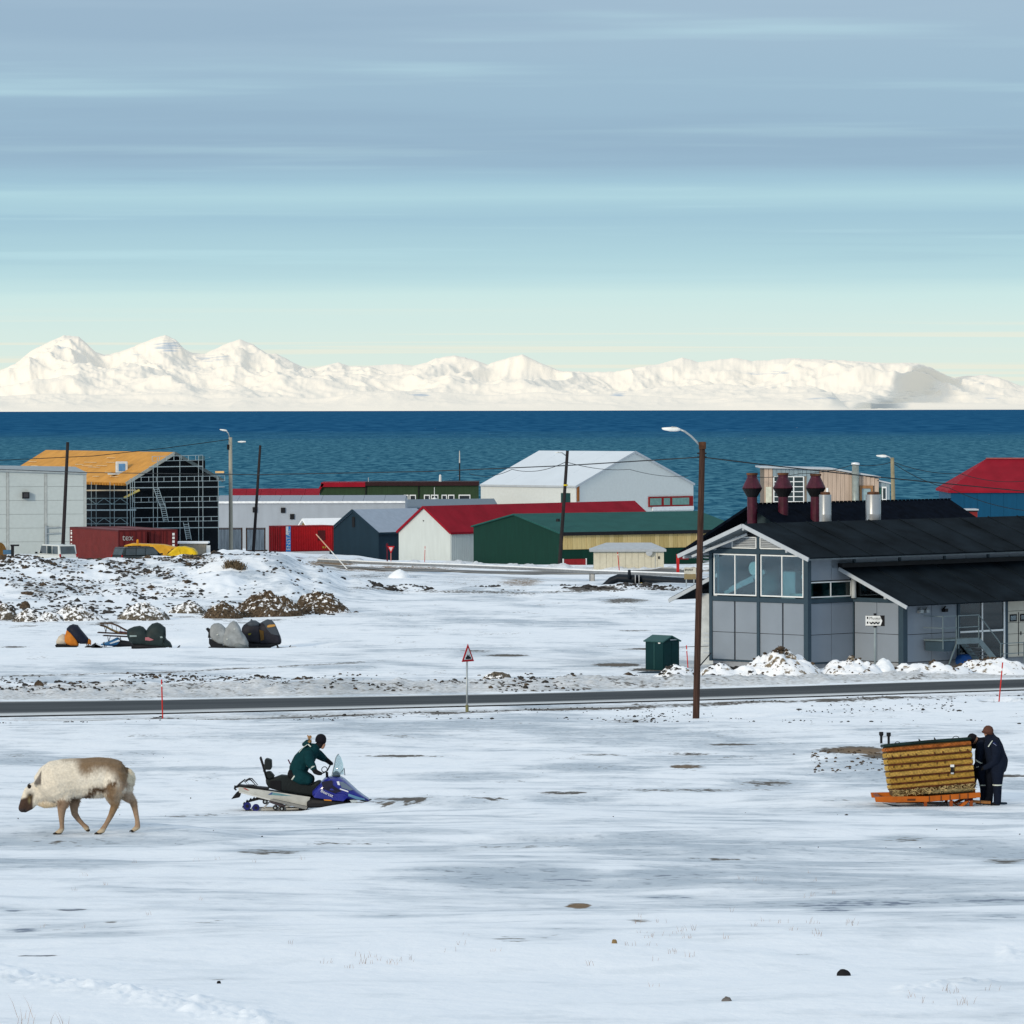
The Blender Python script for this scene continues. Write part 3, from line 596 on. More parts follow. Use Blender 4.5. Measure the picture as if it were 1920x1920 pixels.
class Frame:
    def __init__(s, px, py, d, ang):
        s.o = P(px, py, d); s.a = ang; s.ex = (math.cos(ang), math.sin(ang)); s.ey = (-math.sin(ang), math.cos(ang))
    def solve(s, px, ax, at=(0, 0)):
        k = (px - CX) / F; x0 = s.o.x + s.ex[0] * at[0] + s.ey[0] * at[1]; y0 = s.o.y + s.ex[1] * at[0] + s.ey[1] * at[1]
        return (k * y0 - x0) / (ax[0] - k * ax[1])
    def lx(s, px, y=0, x=0): return x + s.solve(px, s.ex, (x, y))
    def ly(s, px, x=0, y=0): return y + s.solve(px, s.ey, (x, y))
    def zat(s, x, y, py):
        wx = s.o.x + s.ex[0] * x + s.ey[0] * y; wy = s.o.y + s.ex[1] * x + s.ey[1] * y
        return CZ - (py - HY - ROLL * wx / wy * F) / F * wy - s.o.z
    def thing(s, name, label, cat, group=None): return thing(name, label, cat, s.o, s.a, group)

# ------------------------------------------------------------------ grey utility building on the right
def station():
    fr = Frame(1514, 1256, 205, R(45.4)); t = fr.thing('utility_building', 'grey panelled building with black roof and glazed gable beside the road', 'building')
    W = fr.ly(1333); Lx = 24.0; zs0, zs1 = 2.82, 3.04; zb0, zb1 = 4.88, 5.10; sl = math.tan(R(20.2)); zr = 6.22; half = W / 2; wy = -2.8
    def roofz(y): return zr - abs(y - half) * sl
    MB().box(.05, Lx, .05, W - .05, -1.2, .26).box(3.06, Lx, wy + .06, .05, -1.2, .26).build('foundation', CONC, t)
    core = MB(); core.box(.06, Lx, .06, W - .06, .26, zs0); core.box(3.3, Lx, .06, W - .06, zs0, 4.7)
    core.prismx([(.06, zb0), (W - .06, zb0), (W - .06, roofz(W - .06) - .2), (half, zr - .25), (.06, roofz(.06) - .2)], .06, .16)
    core.prismx([(.06, 3.8), (W - .06, 3.8), (W - .06, roofz(W - .06) - .2), (half, zr - .25), (.06, roofz(.06) - .2)], 3.2, Lx)
    core.box(.2, 3.3, .06, .16, 3.72, 5.0); core.box(3.06, Lx, wy + .06, .02, .26, 2.75); core.box(3.06, 3.16, -1.4, .02, 2.75, 3.0)
    core.build('wall', mat('panel_backing', (.05, .055, .06), .9), t)
    # interior behind the big windows
    MB().box(3.0, 3.2, .2, W - .2, zs0, 4.9).box(.2, 3.1, W - .25, W - .16, zs0, 4.9).box(.2, 3.2, .2, W - .2, 4.85, 4.9).build('inner_wall', mat('teal_interior', (.09, .19, .24), .7), t)
    m = MB(); m.lathe([(.02, 0), (.30, 0), (.30, .05), (.02, .05)], 20); o = m.build('round_duct_cover', WHITE, t); o.location = (1.0, 3.9, 4.22); o.rotation_euler = (0, R(-90), 0)
    MB().box(1.0, 1.7, 1.55, 2.35, zs0, 4.12).build('cabinet', LTGREY, t)
    pp = MB(); pp.tube([(1.1, 1.1, 4.85), (1.1, 1.1, 4.05), (1.1, .75, 3.95), (1.1, .72, 3.0)], .1, 10); pp.tube([(1.3, 1.4, 3.9), (1.3, .9, 3.9), (1.3, .55, 3.95), (1.3, .5, 4.85)], .11, 10); pp.tube([(.7, 1.5, 3.12), (.7, .5, 3.14), (.7, .4, 3.6)], .09, 10)
    pp.build('pipe', mat('lagged_pipe', (.6, .62, .6), .5), t, smooth=True)
    MB().bar((.9, 5.4, 3.2), (.9, 3.2, 4.1), .1, .2).bar((.6, 5.6, 3.0), (.6, 3.6, 3.75), .08, .16).build('stair_rail', LTGREY, t)
    # wall panels, each its own piece
    J = .025
    def pan_g(y0, y1, z0, z1): MB().box(0, .05, y0 + J / 2, y1 - J / 2, z0 + J / 2, z1 - J / 2).build('panel', PANEL, t)
    def pan_f(x0, x1, z0, z1, y=0.0): MB().box(x0 + J / 2, x1 - J / 2, y, y + .05, z0 + J / 2, z1 - J / 2).build('panel', PANEL, t)
    zm = 1.47; hp = half / 2
    for k in range(4):
        for z0, z1 in ((.28, zm), (zm, zs0)): pan_g(k * hp + .05, (k + 1) * hp - .02, z0, z1)
    for k in range(2):
        for z0, z1 in ((.28, zm), (zm, zs0)):
            pan_f(.14 + k * 1.43, .14 + (k + 1) * 1.43, z0, z1); MB().box(3.0, 3.05, wy + .2 + k * 1.25 + J, wy + .2 + (k + 1) * 1.25, z0 + J, z1).build('panel', PANEL, t)
    xg = fr.lx(1796, wy, 3); xd = fr.lx(1883, wy, 3)
    wxs = [3.2 + i * (xg - .1 - 3.2) / 2 for i in range(3)]
    for a, b in zip(wxs, wxs[1:]):
        for z0, z1 in ((.28, zm), (zm, 2.72)): pan_f(a, b, z0, z1, wy)
    for i in range(1, 14): pan_f(3.05 * (i / 2) + (.06 if i % 2 == 0 else 0), 3.05 * ((i + 1) / 2), 4.3, 5.02)
    pan_f(.14, 1.57, 3.78, 5.02); pan_f(1.57, 3.0, 3.78, 5.02)
    # dark steel frame
    f = MB()
    for y in (0, half, W): f.box(-.06, .06, y - .08, y + .08, .2, zs1 if y == half else 5.02)
    f.box(-.08, .14, -.1, .14, .2, 5.05); f.box(-.05, .05, 0, W, zs0, zs1 - .02); f.box(-.05, .05, 0, W, zb0 + .01, zb1); f.box(-.055, .05, half - .07, half + .07, zs1, roofz(half) - .25)
    for i in range(1, 8): f.box(3.05 * i - .07, 3.05 * i + .07, -.05, .06, .2 if i == 1 else 4.1, 5.05)
    f.box(.14, 3.0, -.045, .05, zs0, zs1 - .03); f.box(2.95, 3.05, wy + .2, 0, zs0 + .01, zs1 - .03); f.box(2.92, 3.2, wy - .08, wy + .2, .2, 2.9)
    f.box(xg - .1, xg + .06, wy - .06, wy + .05, .2, 2.75); f.box(xd - .02, xd + .16, wy - .06, wy + .05, .2, 2.75); f.box(.02, Lx, -.02, .05, .22, .28); f.box(-.02, .04, .05, W, .22, .28)
    for k in range(3): f.box(xd + 3.2 + k * 3, xd + 3.4 + k * 3, wy - .06, wy + .05, .2, 2.75)
    f.build('steel_frame', SLATE, t)
    # windows
    def win_g(y0, y1, z0, z1, n, name='window'):
        b = MB(); e = .055
        b.box(-.03, .03, y0, y1, z0, z0 + e).box(-.03, .03, y0, y1, z1 - e, z1).box(-.03, .03, y0, y0 + e, z0 + e, z1 - e).box(-.03, .03, y1 - e, y1, z0 + e, z1 - e)
        for i in range(1, n): yy = y0 + (y1 - y0) * i / n; b.box(-.03, .03, yy - e / 2, yy + e / 2, z0 + e, z1 - e)
        w = b.build(name, WHITE, t)
        for i in range(n): ya = y0 + (y1 - y0) * i / n; yb = y0 + (y1 - y0) * (i + 1) / n; MB().box(-.006, .006, ya + .03, yb - .03, z0 + .03, z1 - .03).build('pane', GLASS, w)
    win_g(.2, half - .12, zs1 + .03, zb0 - .01, 2); win_g(half + .12, W - .16, zs1 + .03, zb0 - .01, 2)
    def win_f(x0, x1, z0, z1, n, y=0.0, gl=DGLASS):
        b = MB(); e = .05
        b.box(x0, x1, y - .03, y + .03, z0, z0 + e).box(x0, x1, y - .03, y + .03, z1 - e, z1).box(x0, x0 + e, y - .03, y + .03, z0 + e, z1 - e).box(x1 - e, x1, y - .03, y + .03, z0 + e, z1 - e)
        for i in range(1, n): xx = x0 + (x1 - x0) * i / n; b.box(xx - e / 2, xx + e / 2, y - .03, y + .03, z0 + e, z1 - e)
        w = b.build('window', WHITE, t)
        for i in range(n): xa = x0 + (x1 - x0) * i / n; xb = x0 + (x1 - x0) * (i + 1) / n; MB().box(xa + .03, xb - .03, y - .006, y + .006, z0 + .03, z1 - .03).build('pane', gl, w)
    win_f(.16, 2.86, zs1 + .02, 3.74, 2)
    # glazing and post under the lean-to verge
    MB().prismx([(-.05, zs1 + .02), (-1.9, zs1 + .02), (-1.9, 3.1), (-.05, 3.95)], 3.0, 3.03).build('gable_pane', DGLASS, t)
    MB().tube([(2.86, -.16, zs1 - .05), (2.86, -.16, 4.0)], .11, 12).build('round_post', mat('pale_post', (.55, .58, .58), .4), t, smooth=True)
    # louvres in the gable
    for y0, y1, sk in ((half + .12, half + 1.5, 0), (half - 1.55, half - .12, 1)):
        z0, z1 = zb1 + .04, zb1 + .50; b = MB(); e = .05
        b.bar((-.03, y0, z0), (-.03, y1, z0), e); 
        if sk: b.bar((-.03, y1, z0), (-.03, y1 - .0, z1), e).bar((-.03, y1, z1), (-.03, y0 + 1.0, z1), e).bar((-.03, y0 + .95, z1), (-.03, y0, z0), e)
        else: b.bar((-.03, y0, z0), (-.03, y0, z1), e).bar((-.03, y0, z1), (-.03, y1, z1), e).bar((-.03, y1, z1), (-.03, y1, z0), e)
        lv = b.build('louvre', WHITE, t)
        for k in range(6):
            z = z0 + .05 + k * .075; ya = y0 + (z - z0) * 2.0 if sk else y0; MB().slab((-.035, ya + .03, z), (-.035, y1 - .03, z), (.0, y1 - .03, z + .05), (.0, ya + .03, z + .05), .012).build('slat', LTGREY, lv)
    MB().prismx([(half + 1.55, zb1 + .03), (W - .25, zb1 + .03), (half + 1.55, zb1 + .42)], 0, .04).build('gable_panel', PANEL, t)
    # roofs: sheets side by side, verge boards, gutter
    x0 = -1.07; ye = -1.0; th = .14
    ns = 12
    for i in range(ns):
        a = x0 + (Lx - x0) * i / ns + .012; b = x0 + (Lx - x0) * (i + 1) / ns - .012
        MB().slab((a, ye, roofz(ye)), (b, ye, roofz(ye)), (b, half, zr), (a, half, zr), .05).build('roof_sheet', ROOFBLK, t)
        MB().bar((b + .012, ye, roofz(ye) + .012), (b + .012, half, zr + .012), .05, .05).build('roof_seam', ROOFBLK, t)
    MB().slab((x0, half, zr), (Lx, half, zr), (Lx, W + 1, roofz(W + 1)), (x0, W + 1, roofz(W + 1)), .05).build('roof_sheet', ROOFBLK, t)
    for y in (ye, W + 1): MB().bar((x0, half, zr - .09), (x0, y, roofz(y) - .09), .05, .17).build('verge_board', LTGREY, t)
    MB().slab((x0 + .03, ye + .05, roofz(ye) - .06), (Lx, ye + .05, roofz(ye) - .06), (Lx, half, zr - .06), (x0 + .03, half, zr - .06), .07).slab((x0 + .03, half, zr - .06), (Lx, half, zr - .06), (Lx, W + .95, roofz(W + 1) - .06), (x0 + .03, W + .95, roofz(W + 1) - .06), .07).build('soffit', mat('soffit_board', (.16, .19, .21), .7), t)
    rf = MB()
    for y in (.3, half, W - .3, W + .7): MB().bar((x0 + .05, y, roofz(y) - .22), (.1, y, roofz(y) - .22), .1, .14).build('purlin', LTGREY, t)
    rf.bar((-.9, W + .3, 4.75), (-.3, half + .4, 5.75), .08, .1); rf.build('brace', LTGREY, t)
    def wz(y): return 4.37 - (-y) * (4.37 - 2.80) / 3.8
    for i in range(11):
        a = 2.0 + 2.1 * i + .01; b = a + 2.08
        MB().slab((a, -3.8, wz(-3.8)), (b, -3.8, wz(-3.8)), (b, .0, wz(0)), (a, .0, wz(0)), .06).build('roof_sheet', ROOFBLK, t); MB().bar((b + .01, -3.8, wz(-3.8) + .01), (b + .01, -.1, wz(-.1) + .01), .05, .05).build('roof_seam', ROOFBLK, t)
    MB().box(2.0, 25, -.25, .0, wz(0) - .05, wz(0) + .13).build('flashing', BLACK, t)
    MB().bar((2.0, -3.85, wz(-3.8) - .1), (2.0, -.05, wz(0) - .1), .05, .15).build('verge_board', LTGREY, t); MB().box(2.6, 2.7, -2.2, -2.06, 3.0, 3.45).build('bracket', LTGREY, t)
    # lean-to on the far side
    z2 = lambda y: 4.37 - (y - W) * .42
    MB().box(2.25, 6.4, W, W + 2.7, -1.2, 3.0).build('side_wall', mat('pale_panel', (.5, .54, .56), .5), t)
    MB().slab((1.4, W, z2(W)), (6.4, W, z2(W)), (6.4, W + 3.8, z2(W + 3.8)), (1.4, W + 3.8, z2(W + 3.8)), .08).build('roof_sheet', ROOFBLK, t); MB().bar((1.38, W, z2(W) - .12), (1.38, W + 3.8, z2(W + 3.8) - .12), .05, .16).build('verge_board', LTGREY, t)
    g = MB()
    for z in np.arange(.5, 1.5, .17): MB().box(-.02, .02, W + .12, W + .45, z, z + .06).build('side_slat', LTGREY, t)
    for z in np.arange(3.9, 4.9, .15): MB().box(-.02, .02, W + .12, W + .45, z, z + .05).build('side_slat', LTGREY, t)
    # glazed stair hall, garage door
    gl = MB().box(xg + .08, xd - .03, wy - .01, wy + .01, .3, 2.7).build('stairwell_glazing', DGLASS, t)
    b = MB(); xm = (xg + xd) / 2
    b.box(xm - .04, xm + .04, wy - .05, wy + .03, .25, 2.74).box(xg + .06, xd - .1, wy - .05, wy + .03, 1.42, 1.5).box(xd - .12, xd - .02, wy - .05, wy + .03, .2, 2.74); b.build('mullion', WHITE, gl)
    MB().box(xg + .05, xd, wy + .9, wy + .95, .2, 2.7).build('hall_wall', mat('dark_hall', (.04, .075, .08), .8), t)
    st = MB()
    for k in range(9): st.box(xm + .15, xm + .75, wy + .25, wy + .5, 1.55 + k * .14, 1.60 + k * .14)
    st.build('inner_stair', LTGREY, t)
    dr = MB(); rows = [(.25, .75), (.77, 1.25), (1.27, 1.75), (1.77, 2.25), (2.27, 2.72)]
    for z0, z1 in rows: dr.box(xd + .2, xd + 3.1, wy - .03, wy + .03, z0, z1)
    dr = dr.build('garage_door', CREAM, t)
    for k in range(4):
        xa = xd + .3 + k * .72; MB().box(xa, xa + .5, wy - .045, wy - .03, 1.80, 2.12).build('door_window_frame', BLACK, dr); MB().box(xa + .06, xa + .44, wy - .05, wy - .045, 1.86, 2.06).build('pane', GLASS, dr)
    MB().box(xd + .9, xd + .93, wy - .05, wy - .03, .3, 2.2).box(xd + 1.05, xd + 1.1, wy - .06, wy - .03, 1.2, 1.35).build('handle', BLACK, dr)
    # lamps and brackets under the eave
    for px in (1721, 1732, 1767): x = fr.lx(px, wy, 3); MB().box(x - .1, x + .1, wy - .22, wy - .02, 2.38, 2.52).bar((x, wy - .02, 2.5), (x, wy - .15, 2.62), .05).build('wall_lamp', BLACK if px > 1760 else STEEL, t)
    # grey steel outside stair
    xa, xb, xc = fr.lx(1752, wy - .7, 3), fr.lx(1777, wy - .7, 3), fr.lx(1819, wy - .7, 3); y0, y1 = wy - 1.15, wy - .08; zp = 1.25
    s_ = thing('metal_stair', 'galvanised outside stair with railed landing against the grey wall', 'stairs', fr.o, fr.a)
    MB().box(xa, xc, y0, y1, zp - .06, zp).box(xb, xc, y0 - .03, y0, zp - .22, zp + .02).build('landing', STAIR, s_); MB().box(xa + .1, xb - .1, y0 + .02, y1, zp - .5, zp - .08).build('landing_box', SLATE, s_)
    rl = MB()
    for x in (xa, xb, xb + .14, xc): rl.bar((x, y0, zp - .4), (x, y0, zp + 1.0), .035)
    for z in (zp + 1.0, zp + .5): rl.bar((xa, y0, z), (xb, y0, z), .035); rl.bar((xb + .14, y0, z), (xc, y0, z), .035); rl.bar((xa, y0, z), (xa, y1, z), .035)
    xe = xc + 1.5; ze = .0
    rl.bar((xc, y0, zp + 1.0), (xe, y0, ze + .95), .035).bar((xe, y0, ze + .95), (xe + 1.6, y0, ze + .95), .03).bar((xe, y0, ze), (xe, y0, ze + .95), .035).bar((xe + 1.6, y0, ze), (xe + 1.6, y0, ze + .95), .03).bar((xe, y0, ze + .5), (xe + 1.6, y0, ze + .5), .03)
    rl.build('railing', STAIR, s_)
    MB().bar((xc, y0, zp - .1), (xe, y0, ze - .05), .05, .26).bar((xc, y1, zp - .1), (xe, y1, ze - .05), .05, .26).build('stringer', STAIR, s_)
    for k in range(7): u = (k + .5) / 7; x = xc + (xe - xc) * u; z = zp + (ze - zp) * u; MB().box(x - .13, x + .13, y0 + .03, y1 - .03, z - .03, z).build('step', STEEL, s_)
    MB().bar((xb, y0, zp - .2), (xa + .1, y0 - .1, -.1), .05).build('strut', STAIR, s_)
    x5 = fr.lx(1806, wy - .6, 3); MB().loft([(x5 - .35, .1, .45, .18), (x5 - .2, .05, .55, .25), (x5 + .2, .05, .55, .25), (x5 + .35, .1, .4, .18)], 12).build('blue_bag', mat('blue_sack', (.01, .06, .22), .6), None, smooth=True)
    bag = bpy.data.objects['blue_bag']; bag.location = fr.o; bag.location = fr.o + Vector((fr.ex[0] * 0 + fr.ey[0] * (wy - .6), fr.ex[1] * 0 + fr.ey[1] * (wy - .6), .0)); bag.rotation_euler = (0, 0, fr.a); tag(bag, 'blue sack under the outside metal stair of the grey building', 'sack')
    # rear block with the flues
    RB = mat('blue_black_roof', (.0035, .006, .012), .9, spec=.02, var=.3); b2 = thing('rear_block', 'black roofed block with maroon flues behind the grey building', 'building', fr.o, fr.a)
    yr, xs, xe2 = 10.0, fr.lx(1406, 10.0), fr.lx(1781, 10.0); zt = fr.zat(xs, yr, 947); sl2 = math.tan(R(27)); hw = 4.4
    rz = lambda y: zt - abs(y - yr) * sl2
    MB().box(xs + 1.2, xe2 - .8, yr - hw + .8, yr + hw - .8, -1.2, rz(yr + hw) + .1).prismx([(yr - hw + .8, rz(yr + hw) + .1), (yr + hw - .8, rz(yr + hw) + .1), (yr + .2, zt - .2), (yr - .2, zt - .2)], xs + 1.2, xe2 - .8).build('wall', mat('dark_gable', (.03, .05, .06), .7), b2)
    for i in range(6):
        a = xs + (xe2 - xs) * i / 6 + .01; b = xs + (xe2 - xs) * (i + 1) / 6 - .01
        MB().slab((a, yr - hw, rz(yr - hw)), (b, yr - hw, rz(yr - hw)), (b, yr, zt), (a, yr, zt), .12).build('roof_sheet', RB, b2); MB().slab((a, yr, zt), (b, yr, zt), (b, yr + hw, rz(yr + hw)), (a, yr + hw, rz(yr + hw)), .12).build('roof_sheet', RB, b2)
    sn = MB()
    for x in np.arange(xs + .1, xe2, .28): sn.box(x, x + .14, yr - .05, yr + .05, zt, zt + .05)
    sn.build('ridge_cap', RB, b2)
    for px, ytop, yy in ((1410, 890, yr - .2), (1468, 890, yr - .8), (1529, 892, yr - 1.5)):
        x = fr.lx(px, yy); zt2 = fr.zat(x, yy, ytop); S_ = F / (fr.o.y + fr.ex[1] * x + fr.ey[1] * yy); r = 9.5 / S_; R_ = 18.5 / S_; z = lambda py: fr.zat(x, yy, py)
        mm = mat('maroon_steel', (.062, .008, .022), .45, var=.25, vscale=4, spec=.25)
        fl = MB().lathe([(r, zt2 - 3.2), (r, z(932)), (R_, z(917)), (R_, z(916)), (r * 1.02, z(898)), (r, z(897)), (r, zt2), (r * .8, zt2), (r * .8, zt2 - .1)], 16, (x, yy, 0)).build('flue', mm, b2)
        MB().lathe([(r * 1.08, z(933)), (R_ * 1.03, z(917) - .02), (R_ * .9, z(917) - .03), (r * 1.0, z(933) - .02)], 16, (x, yy, 0)).build('cowl_underside', BLACK, fl)
        MB().lathe([(r * 1.12, zt2 - .06), (r * 1.12, zt2 + .03), (r * .9, zt2 + .03), (r * .9, zt2 - .06)], 16, (x, yy, 0)).build('rim', RUST, fl)
    for px, ytop, wpx in ((1547, 930, 11), (1637, 930, 14)):
        yy = half + 1.0; x = fr.lx(px, yy); zt2 = fr.zat(x, yy, ytop); S_ = 41.; r = wpx / S_
        vp = MB().lathe([(r, 4.9), (r, zt2 - .9), (r * 1.01, zt2 - .88), (r * 1.01, zt2 - .86), (r, zt2 - .84), (r, zt2), (r * .85, zt2), (r * .85, zt2 - .05)], 20, (x, yy, 0)).build('vent_cylinder', mat('bright_steel', (.40, .42, .44), .32, metal=.6, var=.05), t, smooth=True)
        mo = vp.modifiers.new('e', 'EDGE_SPLIT'); MB().lathe([(r * .8, zt2), (r * .8, zt2 + .1), (r * .6, zt2 + .12)], 14, (x, yy, 0)).build('cap', RUST, vp)
station()

# ------------------------------------------------------------------ gabled sheds
def shed(name, label, pc, yb, d, ang, s, pw, pl, ppk, ype, ypk, wm, rm, gm=None, ov=.25, corr=0.0, trim=None, ype2=None, L=None, cat='shed', W=None, dep=None):
    """near corner at pc,yb; long side along local x to photo x pl; gable along s*y to photo x pw; eave/peak photo heights"""
    fr = Frame(pc, yb, d, ang); t = fr.thing(name, label, cat)
    W = W or abs(fr.ly(pw)); L = L or fr.lx(pl); k = abs(fr.ly(ppk)) / W if ppk else .5
    ze = fr.zat(0, 0, ype); zp = fr.zat(0, s * W * k, ypk); z2 = fr.zat(0, s * W, ype2) if ype2 else ze
    Y = lambda v: s * v
    MB().prismx([(Y(.02), -2), (Y(W), -2), (Y(W), z2 - .05), (Y(W * k), zp - .06), (Y(.02), ze - .05)], .02, L).build('wall', gm or wm, t)
    if corr: (MB().corr((0, Y(0)), (L, Y(0)), -2, ze - .04, corr, .04) if s > 0 else MB().corr((L, 0), (0, 0), -2, ze - .04, corr, .04)).build('side_cladding', wm, t)
    th = .14; o2 = ov
    e1 = (ze - zp) / (W * k); e2 = (z2 - zp) / (W * (1 - k))
    n = max(1, min(12, int(L / 3.2)))
    for i in range(n):
        a = -ov + (L + 2 * ov) * i / n; b = -ov + (L + 2 * ov) * (i + 1) / n - .015
        MB().slab((a, Y(-o2), ze + e1 * o2), (b, Y(-o2), ze + e1 * o2), (b, Y(W * k), zp), (a, Y(W * k), zp), th).build('roof_sheet', rm, t)
    MB().slab((-ov, Y(W * k), zp), (L + ov, Y(W * k), zp), (L + ov, Y(W + o2), z2 + e2 * o2), (-ov, Y(W + o2), z2 + e2 * o2), th).build('roof_sheet', rm, t)
    if trim:
        MB().bar((-ov - .03, Y(W * k), zp - .08), (-ov - .03, Y(-o2), ze + e1 * o2 - .08), .06, .24).bar((-ov - .03, Y(W * k), zp - .08), (-ov - .03, Y(W + o2), z2 + e2 * o2 - .08), .06, .24).build('verge_board', trim, t)
        MB().box(-ov, L, Y(-o2 - .06), Y(-o2), ze + e1 * o2 - .2, ze + e1 * o2 + .02).build('gutter', trim, t)
    return fr, t, W, L, ze, zp
NAVY = mat('dark_blue_cladding', (.010, .027, .044), .6, var=.08, vscale=1.5, streak=(1, 1, .15)); SHEDW = mat('white_cladding', (.52, .57, .565), .55, var=.04, streak=(1, 1, .15)); GREEN = mat('dark_green_cladding', (.003, .034, .023), .6, var=.1, streak=(1, 1, .15))
GREYROOF = mat('pale_blue_grey_roof', (.30, .36, .44), .7, spec=.05, var=.05, streak=(.6, .6, .6)); TEAL = mat('green_grey_roof', (.022, .092, .085), .75, spec=.05, var=.08, vscale=.7)
fr, t, W, L, ze, zp = shed('blue_shed', 'dark blue gabled shed with pale roof beside the red container', 710, 1047, 515, R(46), 1, 617, 800, 662, 996, 954, NAVY, GREYROOF, trim=NAVY, ov=.15, L=9.5)
MB().box(-.05, .03, W * .48, W * .53, zp - 1.9, zp - .8).build('gable_vent', BLACK, t)
fr, t, W, L, ze, zp = shed('white_shed', 'white gabled shed with long dark red roof behind the yield sign', 845, 1058, 500, R(49), 1, 747, 1237, 795, 996, 948, SHEDW, REDROOF, corr=.3, trim=REDROOF, ov=.15)
MB().lathe([(.08, 0), (.08, .1)], 10, (0, W * .52, zp - 1.6)).build('gable_lamp', BLACK, t)
fr, t, W, L, ze, zp = shed('green_shed', 'dark green gabled shed with yellow boards under its eave', 1050, 1062, 480, R(30), 1, 887, 1395, 965, 998, 963, GREEN, TEAL, ype2=985, trim=None, ov=.2)
def green_shed_side():
    z1 = fr.zat(0, 0, 1005); z0 = fr.zat(0, 0, 1031)
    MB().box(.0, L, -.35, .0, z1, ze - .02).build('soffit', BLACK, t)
    mats = [mat('yellow_board_%s' % n, c, .7, var=.12, streak=(3, 3, .3)) for n, c in (('light', (.60, .47, .22)), ('mid', (.54, .41, .18)), ('deep', (.47, .36, .15)))]
    n = 40; x0 = .35; base = None; cache = {}
    for i in range(n):
        a = x0 + (L - x0) * i / n; k = random.randrange(3)
        if k not in cache:
            w = (L - x0) / n; o = MB().box(.0, w - .03, -.07, -.0, z0, z1).build('plank', mats[k], t); cache[k] = o
        else: o = cache[k].copy(); COL.objects.link(o)
        o.parent = t; o.location = (a, random.uniform(-.02, .01), 0)
    xa, xb = fr.lx(1056), fr.lx(1097); g = MB(); zt = fr.zat(xa, 0, 1049)
    g.box(xa, xb, -.06, .0, -.6, zt); dr = g.build('red_door', mat('red_door_paint', (.28, .02, .025), .5), t)
    MB().box(xa - .12, xa, -.08, .0, -.6, zt + .05).box(xb, xb + .12, -.08, .0, -.6, zt + .05).build('door_frame', WHITE, dr)
    lm = MB().lathe([(.02, 0), (.22, .02), (.18, .3), (.02, .3)], 12); x = fr.lx(1060); lo = lm.build('roof_vent', BLACK, t); lo.location = (x, 1.5, ze + 1.0)
green_shed_side()
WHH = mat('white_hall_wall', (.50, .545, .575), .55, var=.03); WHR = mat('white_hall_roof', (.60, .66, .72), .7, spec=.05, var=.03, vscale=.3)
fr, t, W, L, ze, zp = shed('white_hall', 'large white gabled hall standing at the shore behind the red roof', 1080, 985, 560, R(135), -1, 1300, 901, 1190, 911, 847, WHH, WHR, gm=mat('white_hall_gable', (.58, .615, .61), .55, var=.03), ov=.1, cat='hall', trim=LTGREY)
def hall_bits():
    Y = lambda px: -abs(fr.ly(px)); z = lambda px, py: fr.zat(0, Y(px), py)
    MB().box(-.1, .0, -.5, -.15, z(1080, 941), z(1080, 911)).build('downpipe', mat('rust_orange', (.3, .11, .03), .7), t)
    xa, xb = fr.lx(1069), fr.lx(1052); MB().box(xa, xb, .0, .06, -1.5, fr.zat(xa, 0, 925)).build('door', mat('dark_teal_door', (.01, .05, .05), .6), t)
    b = MB().box(-.12, .0, Y(1298), Y(1215), z(1250, 951), z(1250, 932)).build('window_band', mat('red_frame', (.25, .012, .012), .5), t)
    for a, c in ((1217, 1238), (1243, 1254), (1259, 1290)): MB().box(-.16, -.12, Y(c), Y(a), z(1250, 948), z(1250, 935)).build('pane', mat('sea_green_pane', (.16, .30, .27), .25), b)
    MB().box(-.14, .0, Y(1299), Y(1222), z(1250, 958), z(1250, 951)).build('sill', WHITE, t)
hall_bits()
